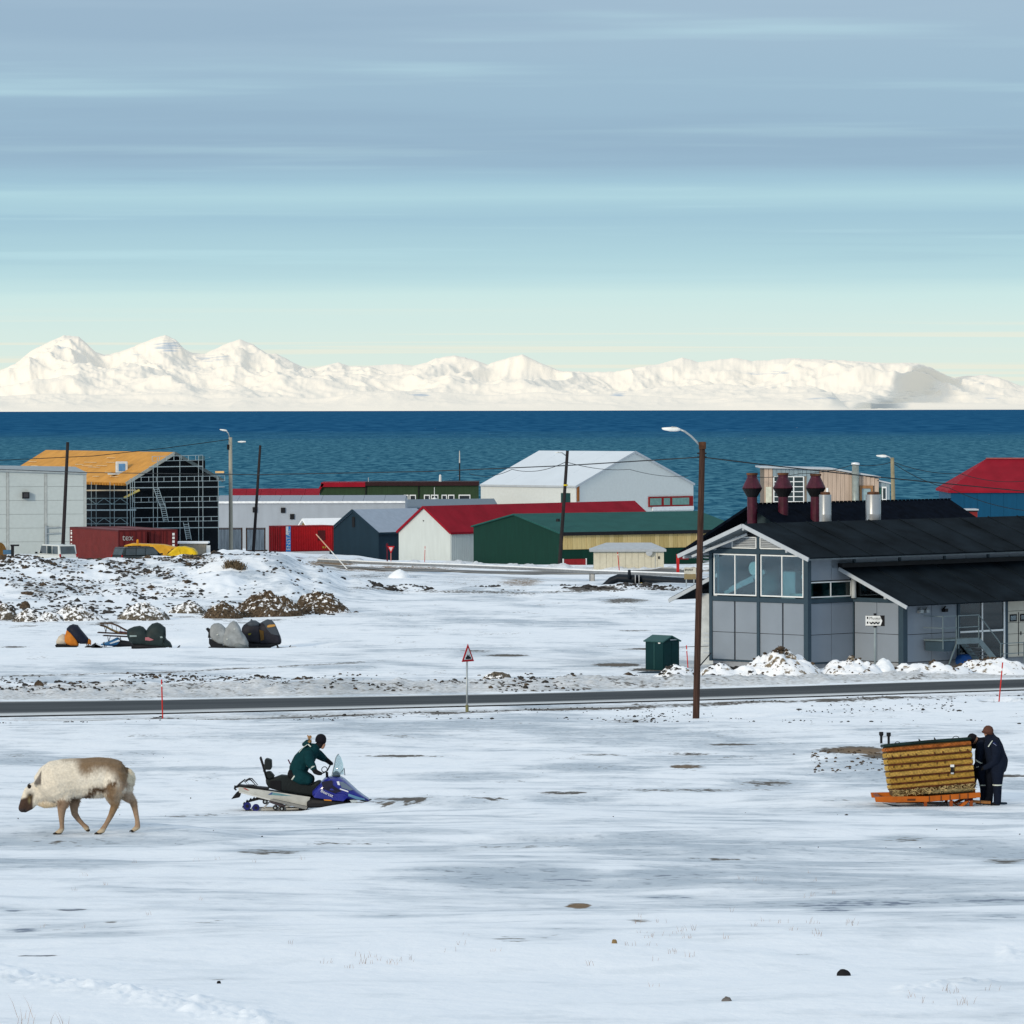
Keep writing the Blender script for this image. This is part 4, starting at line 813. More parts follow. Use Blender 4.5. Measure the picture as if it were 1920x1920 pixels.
def long_buildings():
    GW = mat('grey_wall', (.33, .37, .42), .55, var=.05, streak=(.5, .5, .1)); t = thing('grey_warehouse', 'long low grey warehouse behind the containers', 'warehouse', P(405, 1000, 545))
    S_ = F / 545; X = lambda px: (px - 405) / S_; Z = lambda py: (1000 - py) / S_
    L = X(760); MB().box(.0, L, .0, 14, -5, Z(944)).prismx([(.0, Z(944)), (14, Z(944)), (7, Z(934))], .02, L).build('wall', GW, t)
    for i in range(9): MB().slab((L * i / 9, -.1, Z(941)), (L * (i + 1) / 9 - .03, -.1, Z(941)), (L * (i + 1) / 9 - .03, 7, Z(931)), (L * i / 9, 7, Z(931)), .12).build('roof_sheet', mat('grey_metal_roof', (.26, .29, .34), .5, var=.05), t)
    MB().box(.0, L, -.22, -.1, Z(944), Z(940)).build('fascia', mat('snow_edge', (.8, .83, .86), .7), t)
    vt = MB()
    for px, py in ((478, 956), (531, 957), (548, 969)): vt.box(X(px) - .25, X(px) + .25, -.15, .0, Z(py) - .3, Z(py) + .3)
    vt.build('wall_lamp', BLACK, t)
    t = thing('slate_roofed_shed', 'low shed with slate blue roof between the warehouse and the red roof', 'shed', P(680, 990, 560)); S_ = F / 560; X = lambda px: (px - 680) / S_; Z = lambda py: (990 - py) / S_
    MB().box(.0, X(930), .0, 10, -5, Z(953)).build('wall', GW, t); MB().slab((X(672), -.3, Z(953)), (X(936), -.3, Z(951)), (X(926), 6, Z(937)), (X(692), 6, Z(939)), .15).build('roof_sheet', mat('slate_roof', (.12, .16, .20), .5, var=.06), t)
    t = thing('green_barracks', 'long dark green building with red and black roof edge by the water', 'building', P(600, 985, 620)); S_ = F / 620; X = lambda px: (px - 600) / S_; Z = lambda py: (985 - py) / S_
    MB().box(X(600), X(897), .0, 9, -3, Z(911)).build('wall', mat('moss_green_wall', (.028, .055, .028), .7, var=.12, streak=(2, 2, .2)), t)
    MB().slab((X(592), -.4, Z(924)), (X(604), -.4, Z(906)), (X(604), 9, Z(906)), (X(592), 9, Z(924)), .3).box(X(602), X(685), -.4, 9.3, Z(913), Z(905)).build('red_roof_edge', REDROOF, t); MB().box(X(685), X(898), -.4, 9.3, Z(911), Z(904)).build('roof_edge', mat('brown_black_edge', (.03, .012, .014), .7), t)
    w = None
    for k, (a, c) in enumerate(((612, 625), (626, 636), (658, 672), (724, 746), (757, 766), (768, 780), (795, 806), (808, 822), (828, 838), (840, 852), (860, 882))):
        b = MB().box(X(a), X(c), -.12, .0, Z(937), Z(928)).build('window', WHITE if k > 3 else BLACK, t); MB().box(X(a) + .12, X(c) - .12, -.16, -.12, Z(937), Z(930)).build('pane', mat('dark_pane', (.02, .025, .03), .2, spec=.5), b)
    MB().box(X(685), X(686.5), -.2, .0, -2, Z(911)).box(X(784), X(786), -.15, .0, -2, Z(911)).build('downpipe', BLACK, t)
    MB().lathe([(.18, 0), (.14, .8), (.05, .9)], 10, (X(825), 3, Z(904))).build('roof_vent', WHITE, t); MB().bar((X(690), 2, Z(904)), (X(690), 2, Z(896)), .08).build('roof_post', LTGREY, t)
    MB().lathe([(.3, 0), (.35, .15), (.05, .3), (.03, 1.6)], 12, (X(815), -1.5, Z(937))).build('porch_lamp', WHITE, t)
    t = thing('red_roofed_house', 'low building with long red roof left of the green barracks', 'building', P(437, 985, 600)); S_ = F / 600; X = lambda px: (px - 437) / S_; Z = lambda py: (985 - py) / S_
    MB().box(.0, X(596), .5, 8, -3, Z(936)).build('wall', mat('dark_red_wall', (.12, .02, .02), .7), t)
    for i in range(6): a = X(432) + (X(598) - X(432)) * i / 6; b = X(432) + (X(598) - X(432)) * (i + 1) / 6 - .03; MB().slab((a, .0, Z(936)), (b, .0, Z(936)), (b, 5, Z(917.5)), (a, 5, Z(917.5)), .2).build('roof_sheet', REDROOF, t)
    t = thing('wire_mast', 'thin dark antenna mast rising behind the green barracks', 'mast', P(862, 990, 640)); S_ = F / 640
    MB().tube([(0, 0, 0), (0, 0, (990 - 868) / S_)], .09, 8).build('lower_pole', BLACK, t); MB().tube([(0, 0, (990 - 868) / S_), (0, 0, (990 - 845) / S_)], [.09, .05], 8).build('upper_pole', mat('pale_pole', (.5, .5, .46), .6), t)
long_buildings()
def small_tent():
    t = thing('snowy_hut', 'small wooden hut with snow covered roof behind the red container', 'hut', P(573, 1005, 520), R(-18)); S_ = F / 520; h = lambda py: (1005 - py) / S_
    MB().prism([(-1.4, -1), (1.0, -1), (1.0, h(989)), (-.25, h(974)), (-1.4, h(987))], 0, 8).build('wall', mat('hut_boards', (.22, .17, .08), .8, var=.3, streak=(3, 3, .4)), t)
    SN = mat('roof_snow', (.82, .85, .88), .8, var=.03)
    t.rotation_euler = (0, 0, R(-62))
    MB().slab((-1.7, -.3, h(990)), (-1.7, 5, h(990)), (-.25, 5, h(972)), (-.25, -.3, h(972)), .15).slab((-.25, -.3, h(972)), (-.25, 5, h(972)), (1.35, 5, h(992)), (1.35, -.3, h(992)), .15).build('roof', SN, t)
small_tent()
def cabin():
    fr = Frame(1236, 1069, 430, R(8)); t = thing('cream_cabin', 'small cream cabin with hipped grey roof in front of the green shed', 'cabin', fr.o); S_ = F / 430; X = lambda px: (px - 1236) / S_; Z = lambda py: (1069 - py) / S_
    x0, x1 = X(1113), X(1245)
    MB().box(x0 + .03, x1 - .03, .03, 2.6, -.8, Z(1031)).build('wall', mat('cream_core', (.36, .34, .28), .7), t)
    n = 11
    for i in range(n): a = x0 + (x1 - x0) * i / n; MB().box(a + .012, a + (x1 - x0) / n - .012, .0, .03, -.4, Z(1031)).build('panel', mat('cream_panel', (.56, .54, .44), .6, var=.06), t)
    b = MB(); a0, a1, c0, c1 = x0 - .35, x1 + .2, -.35, 3.0; zb, zt = Z(1030), Z(1018)
    b.add([(a0, c0, zb), (a1, c0, zb), (a1, c1, zb), (a0, c1, zb), (a0 + 1.5, 1.3, zt), (a1 - 1.3, 1.3, zt), (a0, c0, zb - .2), (a1, c0, zb - .2), (a1, c1, zb - .2), (a0, c1, zb - .2)], [(0, 1, 5, 4), (1, 2, 5), (2, 3, 4, 5), (3, 0, 4), (0, 6, 7, 1), (1, 7, 8, 2), (2, 8, 9, 3), (3, 9, 6, 0), (6, 9, 8, 7)])
    b.build('roof', mat('pale_cabin_roof', (.38, .42, .46), .55, var=.06), t)
    v = MB().lathe([(.25, 0), (.3, .1), (.3, .22), (.02, .25)], 14).build('round_vent', LTGREY, t); v.location = (X(1217), -.1, Z(1036)); v.rotation_euler = (R(90), 0, 0)
    MB().box(X(1234), X(1237), -.06, -.0, Z(1048), Z(1043)).build('meter_box', BLACK, t); MB().box(X(1228), X(1228.6), -.05, -.0, Z(1066), Z(1034)).build('door_edge', LTGREY, t)
cabin()
def wooden_house():
    t = thing('wooden_house', 'pale wooden house with big grid window behind the flues', 'house', P(1433, 1000, 420)); S_ = F / 420; X = lambda px: (px - 1433) / S_; Z = lambda py: (1000 - py) / S_
    BE = mat('weathered_larch', (.47, .37, .30), .75, var=.16, vscale=2.5, streak=(3, 3, .2)); BL = mat('blue_grey_boards', (.235, .31, .355), .7, var=.15, vscale=2.5, streak=(3, 3, .2))
    prof = [(0, -3), (X(1648), -3), (X(1648), Z(897)), (X(1562), Z(881)), (X(1500), Z(879)), (0, Z(877))]
    MB().prism(prof, .06, 7).build('wall', mat('house_core', (.2, .17, .14), .8), t)
    top = lambda x: np.interp(x, [0, X(1500), X(1562), X(1648)], [Z(877), Z(879), Z(881), Z(897)])
    w = .36; x = 0.0; n = int(X(1648) / w); w = X(1648) / n; win = (X(1451), X(1507)); win2 = (X(1612), X(1637))
    for i in range(n):
        a = i * w; c = a + w / 2; zt = min(top(a), top(a + w)) - .03; m_ = BL if X(1450) < c < X(1533) else BE; zb = -2.0
        if win[0] - .1 < c < win[1] + .1: MB().box(a + .012, a + w - .012, .0, .06, Z(893), zt).build('board', m_, t); continue
        if win2[0] - .1 < c < win2[1] + .1: MB().box(a + .012, a + w - .012, .0, .06, Z(911), zt).build('board', m_, t); continue
        MB().box(a + .012, a + w - .012, .0, .06, zb, zt).build('board', m_, t)
    MB().slab((-.4, -.35, Z(874.5)), (X(1563), -.35, Z(878)), (X(1563), 7.3, Z(878)), (-.4, 7.3, Z(874.5)), .14).slab((X(1563), -.35, Z(878)), (X(1652), -.35, Z(894)), (X(1652), 7.3, Z(894)), (X(1563), 7.3, Z(878)), .14).build('roof', LTGREY, t)
    b = MB(); e = .05; x0, x1 = win; z0, z1 = Z(950), Z(894)
    for i in range(4): xx = x0 + (x1 - x0) * i / 3; b.box(xx - e, xx + e, -.03, .03, z0, z1)
    for i in range(7): zz = z0 + (z1 - z0) * i / 6; b.box(x0, x1, -.025, .03, zz - e * .7, zz + e * .7)
    wd = b.build('window', WHITE, t)
    for i in range(3):
        for j in range(6): MB().box(x0 + (x1 - x0) * i / 3 + e, x0 + (x1 - x0) * (i + 1) / 3 - e, .0, .02, z0 + (z1 - z0) * j / 6 + e * .7, z0 + (z1 - z0) * (j + 1) / 6 - e * .7).build('pane', mat('night_pane', (.015, .03, .035), .15, spec=.5), wd)
    b = MB(); x0, x1, z0, z1 = win2[0], win2[1], Z(945), Z(912); b.box(x0, x0 + .2, -.08, .03, z0, z1).box(x1 - .2, x1, -.08, .03, z0, z1).box(x0, x1, -.09, .03, z1 - .2, z1 + .05); w2 = b.build('window', mat('orange_trim', (.28, .15, .07), .6), t); MB().box(x0 + .2, x1 - .2, .0, .03, z0, z1 - .2).build('pane', mat('sky_pane', (.25, .36, .40), .1, spec=.6), w2)
    MB().box(X(1436), X(1447), -.08, .0, -2, Z(913)).build('door', mat('pale_door', (.58, .60, .50), .6), t)
    fl = MB().lathe([(.32, -2), (.32, Z(885)), (.3, Z(885)), (.3, Z(872))], 14, (X(1603.5), -.45, 0)).build('flue', mat('flue_steel', (.3, .34, .32), .4, metal=.4), t, smooth=True); MB().lathe([(.36, Z(872)), (.36, Z(868)), (.05, Z(867))], 14, (X(1603.5), -.45, 0)).build('cap', mat('bright_cap', (.8, .82, .84), .3, metal=.3), fl)
    MB().box(X(1549), X(1553), -.06, .0, Z(930), Z(915)).build('small_window', WHITE, t)
    MB().box(X(1648), X(1669), .3, 5, -3, Z(905)).build('annex_wall', BL, t); MB().slab((X(1646), .0, Z(900)), (X(1673), .0, Z(906)), (X(1673), 5, Z(906)), (X(1646), 5, Z(900)), .12).build('annex_roof', LTGREY, t)
    MB().box(X(1646), X(1653), .2, .3, -2, Z(915)).build('annex_door', mat('green_door', (.02, .10, .08), .5), t); f = MB().box(X(1654), X(1663), .2, .3, Z(938), Z(913)).build('annex_window', WHITE, t); MB().box(X(1656), X(1661), .17, .2, Z(936), Z(916)).build('pane', mat('night_pane', (.015, .03, .035), .15), f)
wooden_house()
def blue_hall():
    t = thing('blue_hall', 'blue hall with dark red hipped roof at the right edge of the shore', 'hall', P(1783, 1000, 450)); S_ = F / 450; X = lambda px: (px - 1783) / S_; Z = lambda py: (1000 - py) / S_
    BLU = mat('sea_blue_cladding', (.003, .062, .135), .55, var=.06, streak=(1, 1, .15)); L = X(2080); D = 13
    n = 12
    MB().box(.03, L, .03, D, -3, Z(921)).build('wall', BLU, t)
    for i in range(n): MB().box(L * i / n + .01, L * (i + 1) / n - .01, -.02, .03, -2, Z(921)).build('panel', BLU, t)
    zb, zt = Z(920), Z(862); h = X(1862); e = .25
    MB().add([(-e, -e, zb), (L, -e, zb), (L, D / 2, zt), (h, D / 2, zt), (-e, D + e, zb), (L, D + e, zb), (-e, -e, zb - .2), (L, -e, zb - .2), (-e, D + e, zb - .2), (L, D + e, zb - .2)], [(0, 1, 2, 3), (0, 3, 4), (3, 2, 5, 4), (0, 6, 7, 1), (0, 4, 8, 6), (4, 5, 9, 8), (6, 8, 9, 7)]).build('roof', REDROOF, t)
    MB().bar((h, D / 2, zt + .05), (L, D / 2, zt + .05), .3, .12).build('ridge_cap', mat('faded_red', (.32, .09, .09), .6), t)
    t = thing('red_annex', 'low red annex with pale roof in front of the blue hall', 'shed', P(1800, 985, 440)); S_ = F / 440
    MB().box(.0, 1.6, .0, 3, -1, (985 - 959) / S_).build('wall', mat('red_wall', (.2, .02, .02), .6), t); MB().box(-.2, 1.7, -.2, 3, (985 - 957) / S_, (985 - 954.5) / S_).build('roof', LTGREY, t); MB().box(-.1, 1.65, -.1, .0, (985 - 959.5) / S_, (985 - 957) / S_).build('eave_board', BLACK, t)
blue_hall()
# ------------------------------------------------------------------ white hall and building site on the left
def left_hall():
    t = thing('white_panel_hall', 'white panelled hall at the left edge behind the containers', 'hall', P(161, 1045, 425), R(10)); S_ = F / 425; X = lambda px: (px - 161) / S_; Z = lambda py: (1045 - py) / S_
    top = lambda x: np.interp(x, [X(-330), X(0), 0], [Z(868), Z(880), Z(886)])
    MB().prism([(X(-330), -2), (0, -2), (0, top(0) - .02), (X(-330), top(X(-330)) - .02)], .05, 24).build('wall', mat('hall_core', (.3, .32, .32), .7), t)
    cols = [X(-330), X(-230), X(-130), X(-57), X(15), X(86), X(160)]; rows = np.linspace(0.2, Z(886), 7); PM = mat('white_hall_panel', (.41, .46, .465), .5, var=.03)
    for a, b in zip(cols, cols[1:]):
        for i in range(6):
            z1 = rows[i + 1] - .025
            if i == 5: MB().prism([(a + .13, rows[i]), (b - .13, rows[i]), (b - .13, top(b) - .1), (a + .13, top(a) - .1)], 0, .05).build('panel', PM, t)
            else: MB().box(a + .13, b - .13, 0, .05, rows[i], z1).build('panel', PM, t)
    for c in cols[1:]: MB().box(c - .11, c + .11, -.03, .05, -.3, top(c)).build('joint_strip', mat('joint_grey', (.36, .39, .39), .5), t)
    MB().slab((X(-330), -.2, top(X(-330))), (.1, -.2, top(0)), (.1, 12, Z(878)), (X(-330), 12, Z(868)), .15).build('roof', mat('hall_roof', (.30, .34, .36), .5), t)
    b = MB().box(X(42), X(55), -.5, 0, Z(934), Z(922)).build('vent_box', BLACK, t); MB().box(X(44), X(53), -.54, -.5, Z(932), Z(924)).build('grille', mat('grille', (.04, .04, .045), .5), b)
    MB().bar((X(86), -.12, -.3), (X(86), -.12, Z(985)), .16).bar((X(86), -.12, Z(989)), (X(112), -.12, Z(988)), .1).bar((X(86), -.12, Z(1000)), (X(112), -.12, Z(999)), .1).build('railing', STEEL, t)
left_hall()
SITE = None
def site():
    NIGHT = mat('wind_barrier', (.003, .006, .010), .75, var=.25); OSB = mat('orange_roof_sheathing', (.56, .27, .055), .7, var=.12, vscale=.9, bump=.15)
    fr, t, W, L, ze, zp = shed('building_site', 'unfinished dark building with orange sheathed roof wrapped in scaffolding', 239, 1022, 452, R(119), -1, 410, 5, 325, 899, 845, NIGHT, OSB, gm=NIGHT, ov=.3, cat='building', ype2=893)
    V_ = MB().bar((-.36, -W * .5, zp - .1), (-.36, .3, ze - .25), .08, .3).build('barge_board', mat('pale_barge', (.34, .36, .34), .6), t); MB().bar((-.36, -W * .5, zp - .1), (-.36, -W - .3, ze - .05), .08, .3).build('barge_board', mat('grey_barge', (.10, .13, .14), .6), t)
    for i in range(14): x = .2 + i * .62; MB().box(x, x + .12, .02, .5, ze - .42, ze - .2).build('rafter_tail', OSB, t)
    bt = mat('batten', (.62, .42, .2), .7)
    for i in range(16):
        x = random.uniform(1.5, L - 2); f = random.uniform(.1, .8); y = .3 - f * (W / 2 + .3); z = zp - (1 - min(1, -y / (W / 2))) * (zp - ze) + .06
        MB().bar((x, y, z), (x + random.uniform(1.2, 3), y, z), .09, .05).build('batten', mat('pale_batten', (.66, .52, .32), .7), t)
    # scaffolding
    sc = thing('scaffolding', 'silver tube scaffolding with ladders round the unfinished dark building', 'scaffolding', fr.o, fr.a); TB = mat('scaffold_tube', (.36, .44, .47), .4, metal=.3, var=.05)
    xo, xi = -1.05, -.35; Y = lambda px, x=xo: fr.ly(px, x); Zg = lambda px, py: fr.zat(xo, Y(px), py); r = .027
    spans = [(252, 893), (287, 870), (295, 855), (337, 852), (372, 852), (380, 852), (409, 893)]
    for px, py in spans:
        MB().tube([(xo, Y(px), -.5), (xo, Y(px), Zg(px, py))], r, 6).build('standard', TB, sc)
    for py, a, b in ((872, 285, 380), (911, 250, 421), (949, 250, 410), (987, 250, 410)):
        MB().slab((xo, Y(a), Zg(a, py)), (xo, Y(b), Zg(b, py - 1)), (xi, Y(b), Zg(b, py - 1)), (xi, Y(a), Zg(a, py)), .07).build('deck', TB, sc)
    for pa, pb, a, b in ((852, 861, 285, 380), (891, 900, 250, 421), (929, 938, 250, 421), (967, 975, 250, 410)):
        g = MB()
        for py in (pa, pb): g.tube([(xo - .02, Y(a), Zg(a, py + 1)), (xo - .02, Y(b), Zg(b, py - 1))], .026, 6)
        n = max(2, round((b - a) / 14.5))
        for i in range(n + 1): px = a + (b - a) * i / n; g.tube([(xo - .02, Y(px), Zg(px, pa)), (xo - .02, Y(px), Zg(px, pb))], .026, 6)
        g.build('guard_rail', TB, sc)
    for (xa, ya, xb, yb) in ((291, 911, 303, 946), (303, 940, 310, 976), (347, 977, 353, 1010)):
        g = MB(); A = Vector((xo - .1, Y(xa), Zg(xa, ya))); B = Vector((xo - .1, Y(xb), Zg(xb, yb))); w = Vector((0, -.25, 0))
        g.tube([A - w, B - w], .035, 5).tube([A + w, B + w], .035, 5)
        for i in range(1, 9): q = A.lerp(B, i / 9); g.tube([q - w, q + w], .025, 5)
        g.build('ladder', TB, sc)
    # long side
    yo = 1.1; Xl = lambda px: fr.lx(px, yo); Zl = lambda px, py: fr.zat(Xl(px), yo, py)
    for px, py in ((171, 900), (180, 905), (206, 900), (214, 905), (238, 905), (244, 893), (248, 893)): MB().tube([(Xl(px), yo, -.5), (Xl(px), yo, Zl(px, py))], r, 6).build('standard', TB, sc)
    for py in (915, 952): MB().slab((Xl(150), yo, Zl(150, py)), (Xl(242), yo, Zl(242, py)), (Xl(242), yo - .7, Zl(242, py)), (Xl(150), yo - .7, Zl(150, py)), .12).build('deck', TB if py > 930 else mat('deck_board', (.42, .36, .26), .7), sc)
    for pa, pb in ((931, 942), (968, 979)):
        g = MB()
        for py in (pa, pb): g.tube([(Xl(150), yo, Zl(150, py)), (Xl(240), yo, Zl(240, py))], .03, 5)
        for k in range(6): a = 150 + k * 15; g.tube([(Xl(a), yo, Zl(a, pa if k % 2 else pb)), (Xl(a + 15), yo, Zl(a + 15, pb if k % 2 else pa))], .025, 5)
        g.build('lattice_guard', mat('dull_tube', (.22, .32, .35), .5), sc)
    MB().bar((xo - .2, Y(231), Zg(231, 930)), (xo - .2, Y(259), Zg(259, 916)), .2, .16).build('leaning_plank', mat('yellow_plank', (.6, .48, .15), .6), sc)
    MB().box(xo, xi, Y(384), Y(378), Zg(380, 861), Zg(380, 853)).build('net_panel', mat('teal_net', (.06, .13, .16), .7), sc)
    # black box, pale lumber on the right scaffold arm
    MB().box(1.0, 2.0, -W * .78, -W * .9, ze + .2, ze + 1.9).build('chimney_box', NIGHT, t)
    o = MB().box(-.2, .6, -.3, .3, 0, .18).build('lumber_bundle', mat('pale_lumber', (.7, .45, .2), .7)); o.location = P(408, 887, 447); tag(o, 'pale bundle of lumber on the scaffold right of the dark gable', 'lumber')
    # wrapped pallet on the roof slope
    best = None
    for x in np.linspace(0, L, 60):
        for y in np.linspace(0, -W / 2, 30):
            z = ze + (zp - ze) * (-y / (W / 2)); w = (fr.o.x + fr.ex[0] * x + fr.ey[0] * y, fr.o.y + fr.ex[1] * x + fr.ey[1] * y, fr.o.z + z); q = pix(w); e = (q[0] - 228) ** 2 + (q[1] - 884) ** 2
            if best is None or e < best[0]: best = (e, w)
    pl = thing('wrapped_pallet', 'wrapped pallet with blue label standing on the orange roof', 'pallet', Vector(best[1]), R(10)); MB().box(-.55, .55, -.4, .4, -.25, .95).build('wrapping', mat('white_film', (.62, .66, .68), .35), pl, bevel=.05); MB().box(-.32, .3, -.43, -.4, .05, .75).build('label_sheet', mat('blue_print', (.10, .26, .52), .5), pl); MB().box(-1.3, .1, -.5, .4, -.3, -.1).build('loose_film', mat('white_film', (.62, .66, .68), .35), pl, bevel=.04)
site()

# ------------------------------------------------------------------ containers
def container(name, label, fr, L, s, m, post, group=None, doors=True, H=2.59):
    t = fr.thing(name, label, 'container', group); W = 2.44 * s; p = .12
    MB().box(.06, L - .06, .06 * s, W - .06 * s, .05, H - .05).build('body', m, t)
    (MB().corr((p, 0.02 * s), (L - p, 0.02 * s), .12, H - .12, .28, .045) if s > 0 else MB().corr((L - p, .02 * s), (p, .02 * s), .12, H - .12, .28, .045)).build('side_sheet', m, t)
    f = MB()
    for x in (0, L - p):
        for y in (0, W - p * s): f.box(x, x + p, y, y + p * s, 0, H)
    for z in (0, H - p): f.box(p, L - p, 0, p * s, z, z + p).box(p, L - p, W - p * s, W, z, z + p).box(0, p, p * s, W - p * s, z, z + p).box(L - p, L, p * s, W - p * s, z, z + p)
    f.build('frame', post, t); MB().box(.05, L - .05, .05 * s, W - .05 * s, H - .06, H - .02).build('roof', m, t)
    if doors:
        for k in (0, 1): MB().box(-.02, .05, (p + .02 + k * 1.1) * s, (p + 1.08 + k * 1.1) * s, p + .02, H - p - .02).build('door', m, t)
        g = MB()
        for yy in (.45, .95, 1.45, 1.95): g.bar((-.06, yy * s, .15), (-.06, yy * s, H - .15), .05)
        g.build('lock_bar', post, t)
    return t
MAR = mat('maroon_container', (.135, .018, .018), .55, var=.12, vscale=1.2); MARF = mat('maroon_frame', (.085, .012, .014), .55); PRINT = mat('white_print', (.72, .72, .70), .6)
fr = Frame(222, 1054, 388, R(114)); t = container('shipping_container', 'long maroon container marked tex, in front of the white panelled hall', fr, 12.19, -1, MAR, MARF, 'maroon containers')
text('lettering', 'tex', .72, mat('worn_print', (.5, .47, .45), .7, var=.5, vscale=9), (-.09, -.3, 1.75), (R(90), 0, R(-90)), t); 
for i, h in enumerate((.32, .2, .2, .12, .22, .2, .3, .12)): MB().box(11.45, 11.75, .045, .065, .35 + i * .27, .35 + i * .27 + h * .7).build('marking', PRINT, t)
fr = Frame(280, 1053, 390, R(114)); t = container('shipping_container', 'maroon container end standing next to the one marked tex', fr, 12.19, -1, MAR, MARF, 'maroon containers')
for i in range(6): MB().box(-.1, -.08, -1.95, -2.15, .6 + i * .3, .8 + i * .3).build('marking', PRINT, t)
REDC = mat('red_container_paint', (.46, .010, .014), .5, var=.1); fr = Frame(525, 1035, 480, R(30))
t = container('red_container', 'bright red container with blue and white banner beside the dark blue shed', fr, 6.06, 1, REDC, mat('red_frame_paint', (.25, .01, .012), .5))
xa, xb = fr.lx(535), fr.lx(544); z0, z1 = .02, 2.55; bn = MB().box(xa, xb, -.075, -.06, z0, z1).build('banner', mat('banner_blue', (.05, .25, .60), .5), t)
MB().box(xa, (xa + xb) / 2, -.082, -.075, 1.7, z1).build('banner_white', PRINT, bn); tx = text('lettering', 'ENSTAL', .60, PRINT, (xb - .08, -.09, .15), (0, 0, 0), bn); tx.rotation_euler = (R(90), R(-90), 0)
MB().box(fr.lx(595), fr.lx(609), -.05, -.035, 1.1, 2.1).build('weathered_patch', mat('brown_stain', (.10, .015, .015), .7), t); MB().box(fr.lx(604), fr.lx(606), -.06, -.04, .3, .5).box(fr.lx(608), fr.lx(610), -.06, -.04, .3, .5).build('yellow_mark', mat('yellow_mark', (.6, .4, .05), .6), t)
GRC = mat('grey_container_paint', (.33, .37, .40), .55, var=.2, vscale=2, streak=(2, 2, .3))
for px, L_, lab in ((395, 3.15, 'pale grey ribbed container with rusty posts left of the dark leaning pole'), (461, 1.95, 'narrow grey ribbed container touching the bright red one')):
    fr = Frame(px, 1034, 476, R(3)); container('grey_container', lab, fr, L_, 1, GRC, RUST, 'grey ribbed containers', doors=False, H=2.3)

# ------------------------------------------------------------------ parked vehicles
def car(name, label, cat, loc, rz, paint, L, W, H, hood, rack=False):
    t = thing(name, label, cat, loc, rz); hb = H * .58; h2 = L / 2
    MB().loft([(-h2, .35, hb * .95, W / 2 - .08), (-h2 + .12, .28, hb, W / 2), (h2 - hood, .25, hb, W / 2), (h2 - .5, .26, hb * .9, W / 2 - .02), (h2, .35, hb * .72, W / 2 - .15)], 20, 5).build('body', paint, t, smooth=False, bevel=.02)
    cx1 = h2 - hood - .1
    MB().prism([(-h2 + .06, hb - .03), (cx1 + .35, hb - .03), (cx1 - .45, H), (-h2 + .3, H)], -W / 2 + .13, W / 2 - .13).build('cabin', paint, t, bevel=.05)
    n = 3; xs = [-h2 + .32, -h2 + .32 + (cx1 - .35 + h2 - .3) * .36, -h2 + .32 + (cx1 - .35 + h2 - .3) * .68, cx1 + .02]
    WIN = mat('car_window', (.03, .05, .06), .08, spec=.8, var=.3, vscale=2)
    for sd_ in (-1, 1):
        y = sd_ * (W / 2 - .13)
        for a, b in zip(xs, xs[1:]):
            x1 = b - .05 if b != xs[-1] else b; top1 = x1 if b != xs[-1] else x1 - .36
            MB().prism([(a + .03, hb + .03), (x1, hb + .03), (top1, H - .1), (a + .06, H - .1)], y - .012, y + .012).build('side_window', WIN, t)
    MB().slab((-h2 + .05, -W / 2 + .25, hb + .06), (-h2 + .05, W / 2 - .25, hb + .06), (-h2 + .25, W / 2 - .28, H - .1), (-h2 + .25, -W / 2 + .28, H - .1), .03).build('rear_window', WIN, t)
    MB().slab((cx1 + .34, -W / 2 + .2, hb + .02), (cx1 + .34, W / 2 - .2, hb + .02), (cx1 - .40, W / 2 - .24, H - .06), (cx1 - .40, -W / 2 + .24, H - .06), .03).build('windscreen', WIN, t)
    for x in (-h2 + .8, h2 - .85):
        for sd_ in (-1, 1):
            w = MB().lathe([(.18, -.1), (.31, -.1), (.33, -.06), (.33, .06), (.31, .1), (.18, .1)], 18).build('wheel', BLACK, t); w.location = (x, sd_ * (W / 2 - .1), .33); w.rotation_euler = (R(90), 0, 0); MB().lathe([(.02, -.105), (.19, -.105), (.19, .105), (.02, .105)], 12).build('rim', STEEL, w)
    for sd_ in (-1, 1): MB().box(-h2 - .01, -h2 + .05, sd_ * (W / 2 - .1), sd_ * (W / 2 - .22), hb - .22, hb + .05).build('tail_lamp', mat('tail_red', (.3, .01, .01), .3), t); MB().box(cx1 + .1, cx1 + .25, sd_ * (W / 2), sd_ * (W / 2 + .14), hb, hb + .14).build('mirror', BLACK, t)
    MB().box(-h2 - .06, -h2 + .08, -W / 2 + .1, W / 2 - .1, .35, .52).box(h2 - .1, h2 + .05, -W / 2 + .15, W / 2 - .15, .35, .52).build('bumper', BLACK, t)
    if rack:
        for sd_ in (-1, 1): MB().bar((-h2 + .6, sd_ * (W / 2 - .25), H + .05), (cx1 - .7, sd_ * (W / 2 - .25), H + .05), .04).build('roof_rail', BLACK, t)
    return t
p = on_ground(103, 371); car('white_van', 'white estate van seen from its dark rear window behind the rubbly bank', 'van', p + Vector((0, 0, .02)), R(122), mat('white_car_paint', (.58, .61, .60), .3, coat=.5, var=.03), 4.6, 1.75, 1.75, 1.0)
p = on_ground(266, 372); car('dark_estate_car', 'dark estate car with roof rails parked behind the rubbly bank', 'car', p + Vector((0, 0, .02)), R(38), mat('black_car_paint', (.012, .02, .022), .25, coat=.6, var=.1), 4.7, 1.75, 1.5, 1.25, True)
YEL = mat('yellow_machine_paint', (.62, .33, .03), .45, var=.15, vscale=2); YT = mat('yellow_tarpaulin', (.66, .44, .015), .5, var=.15, vscale=2, bump=.4, bscale=3)
p = on_ground(300, 381); t = thing('yellow_loader', 'orange yellow machine with a beacon behind the dark estate car', 'loader', p)
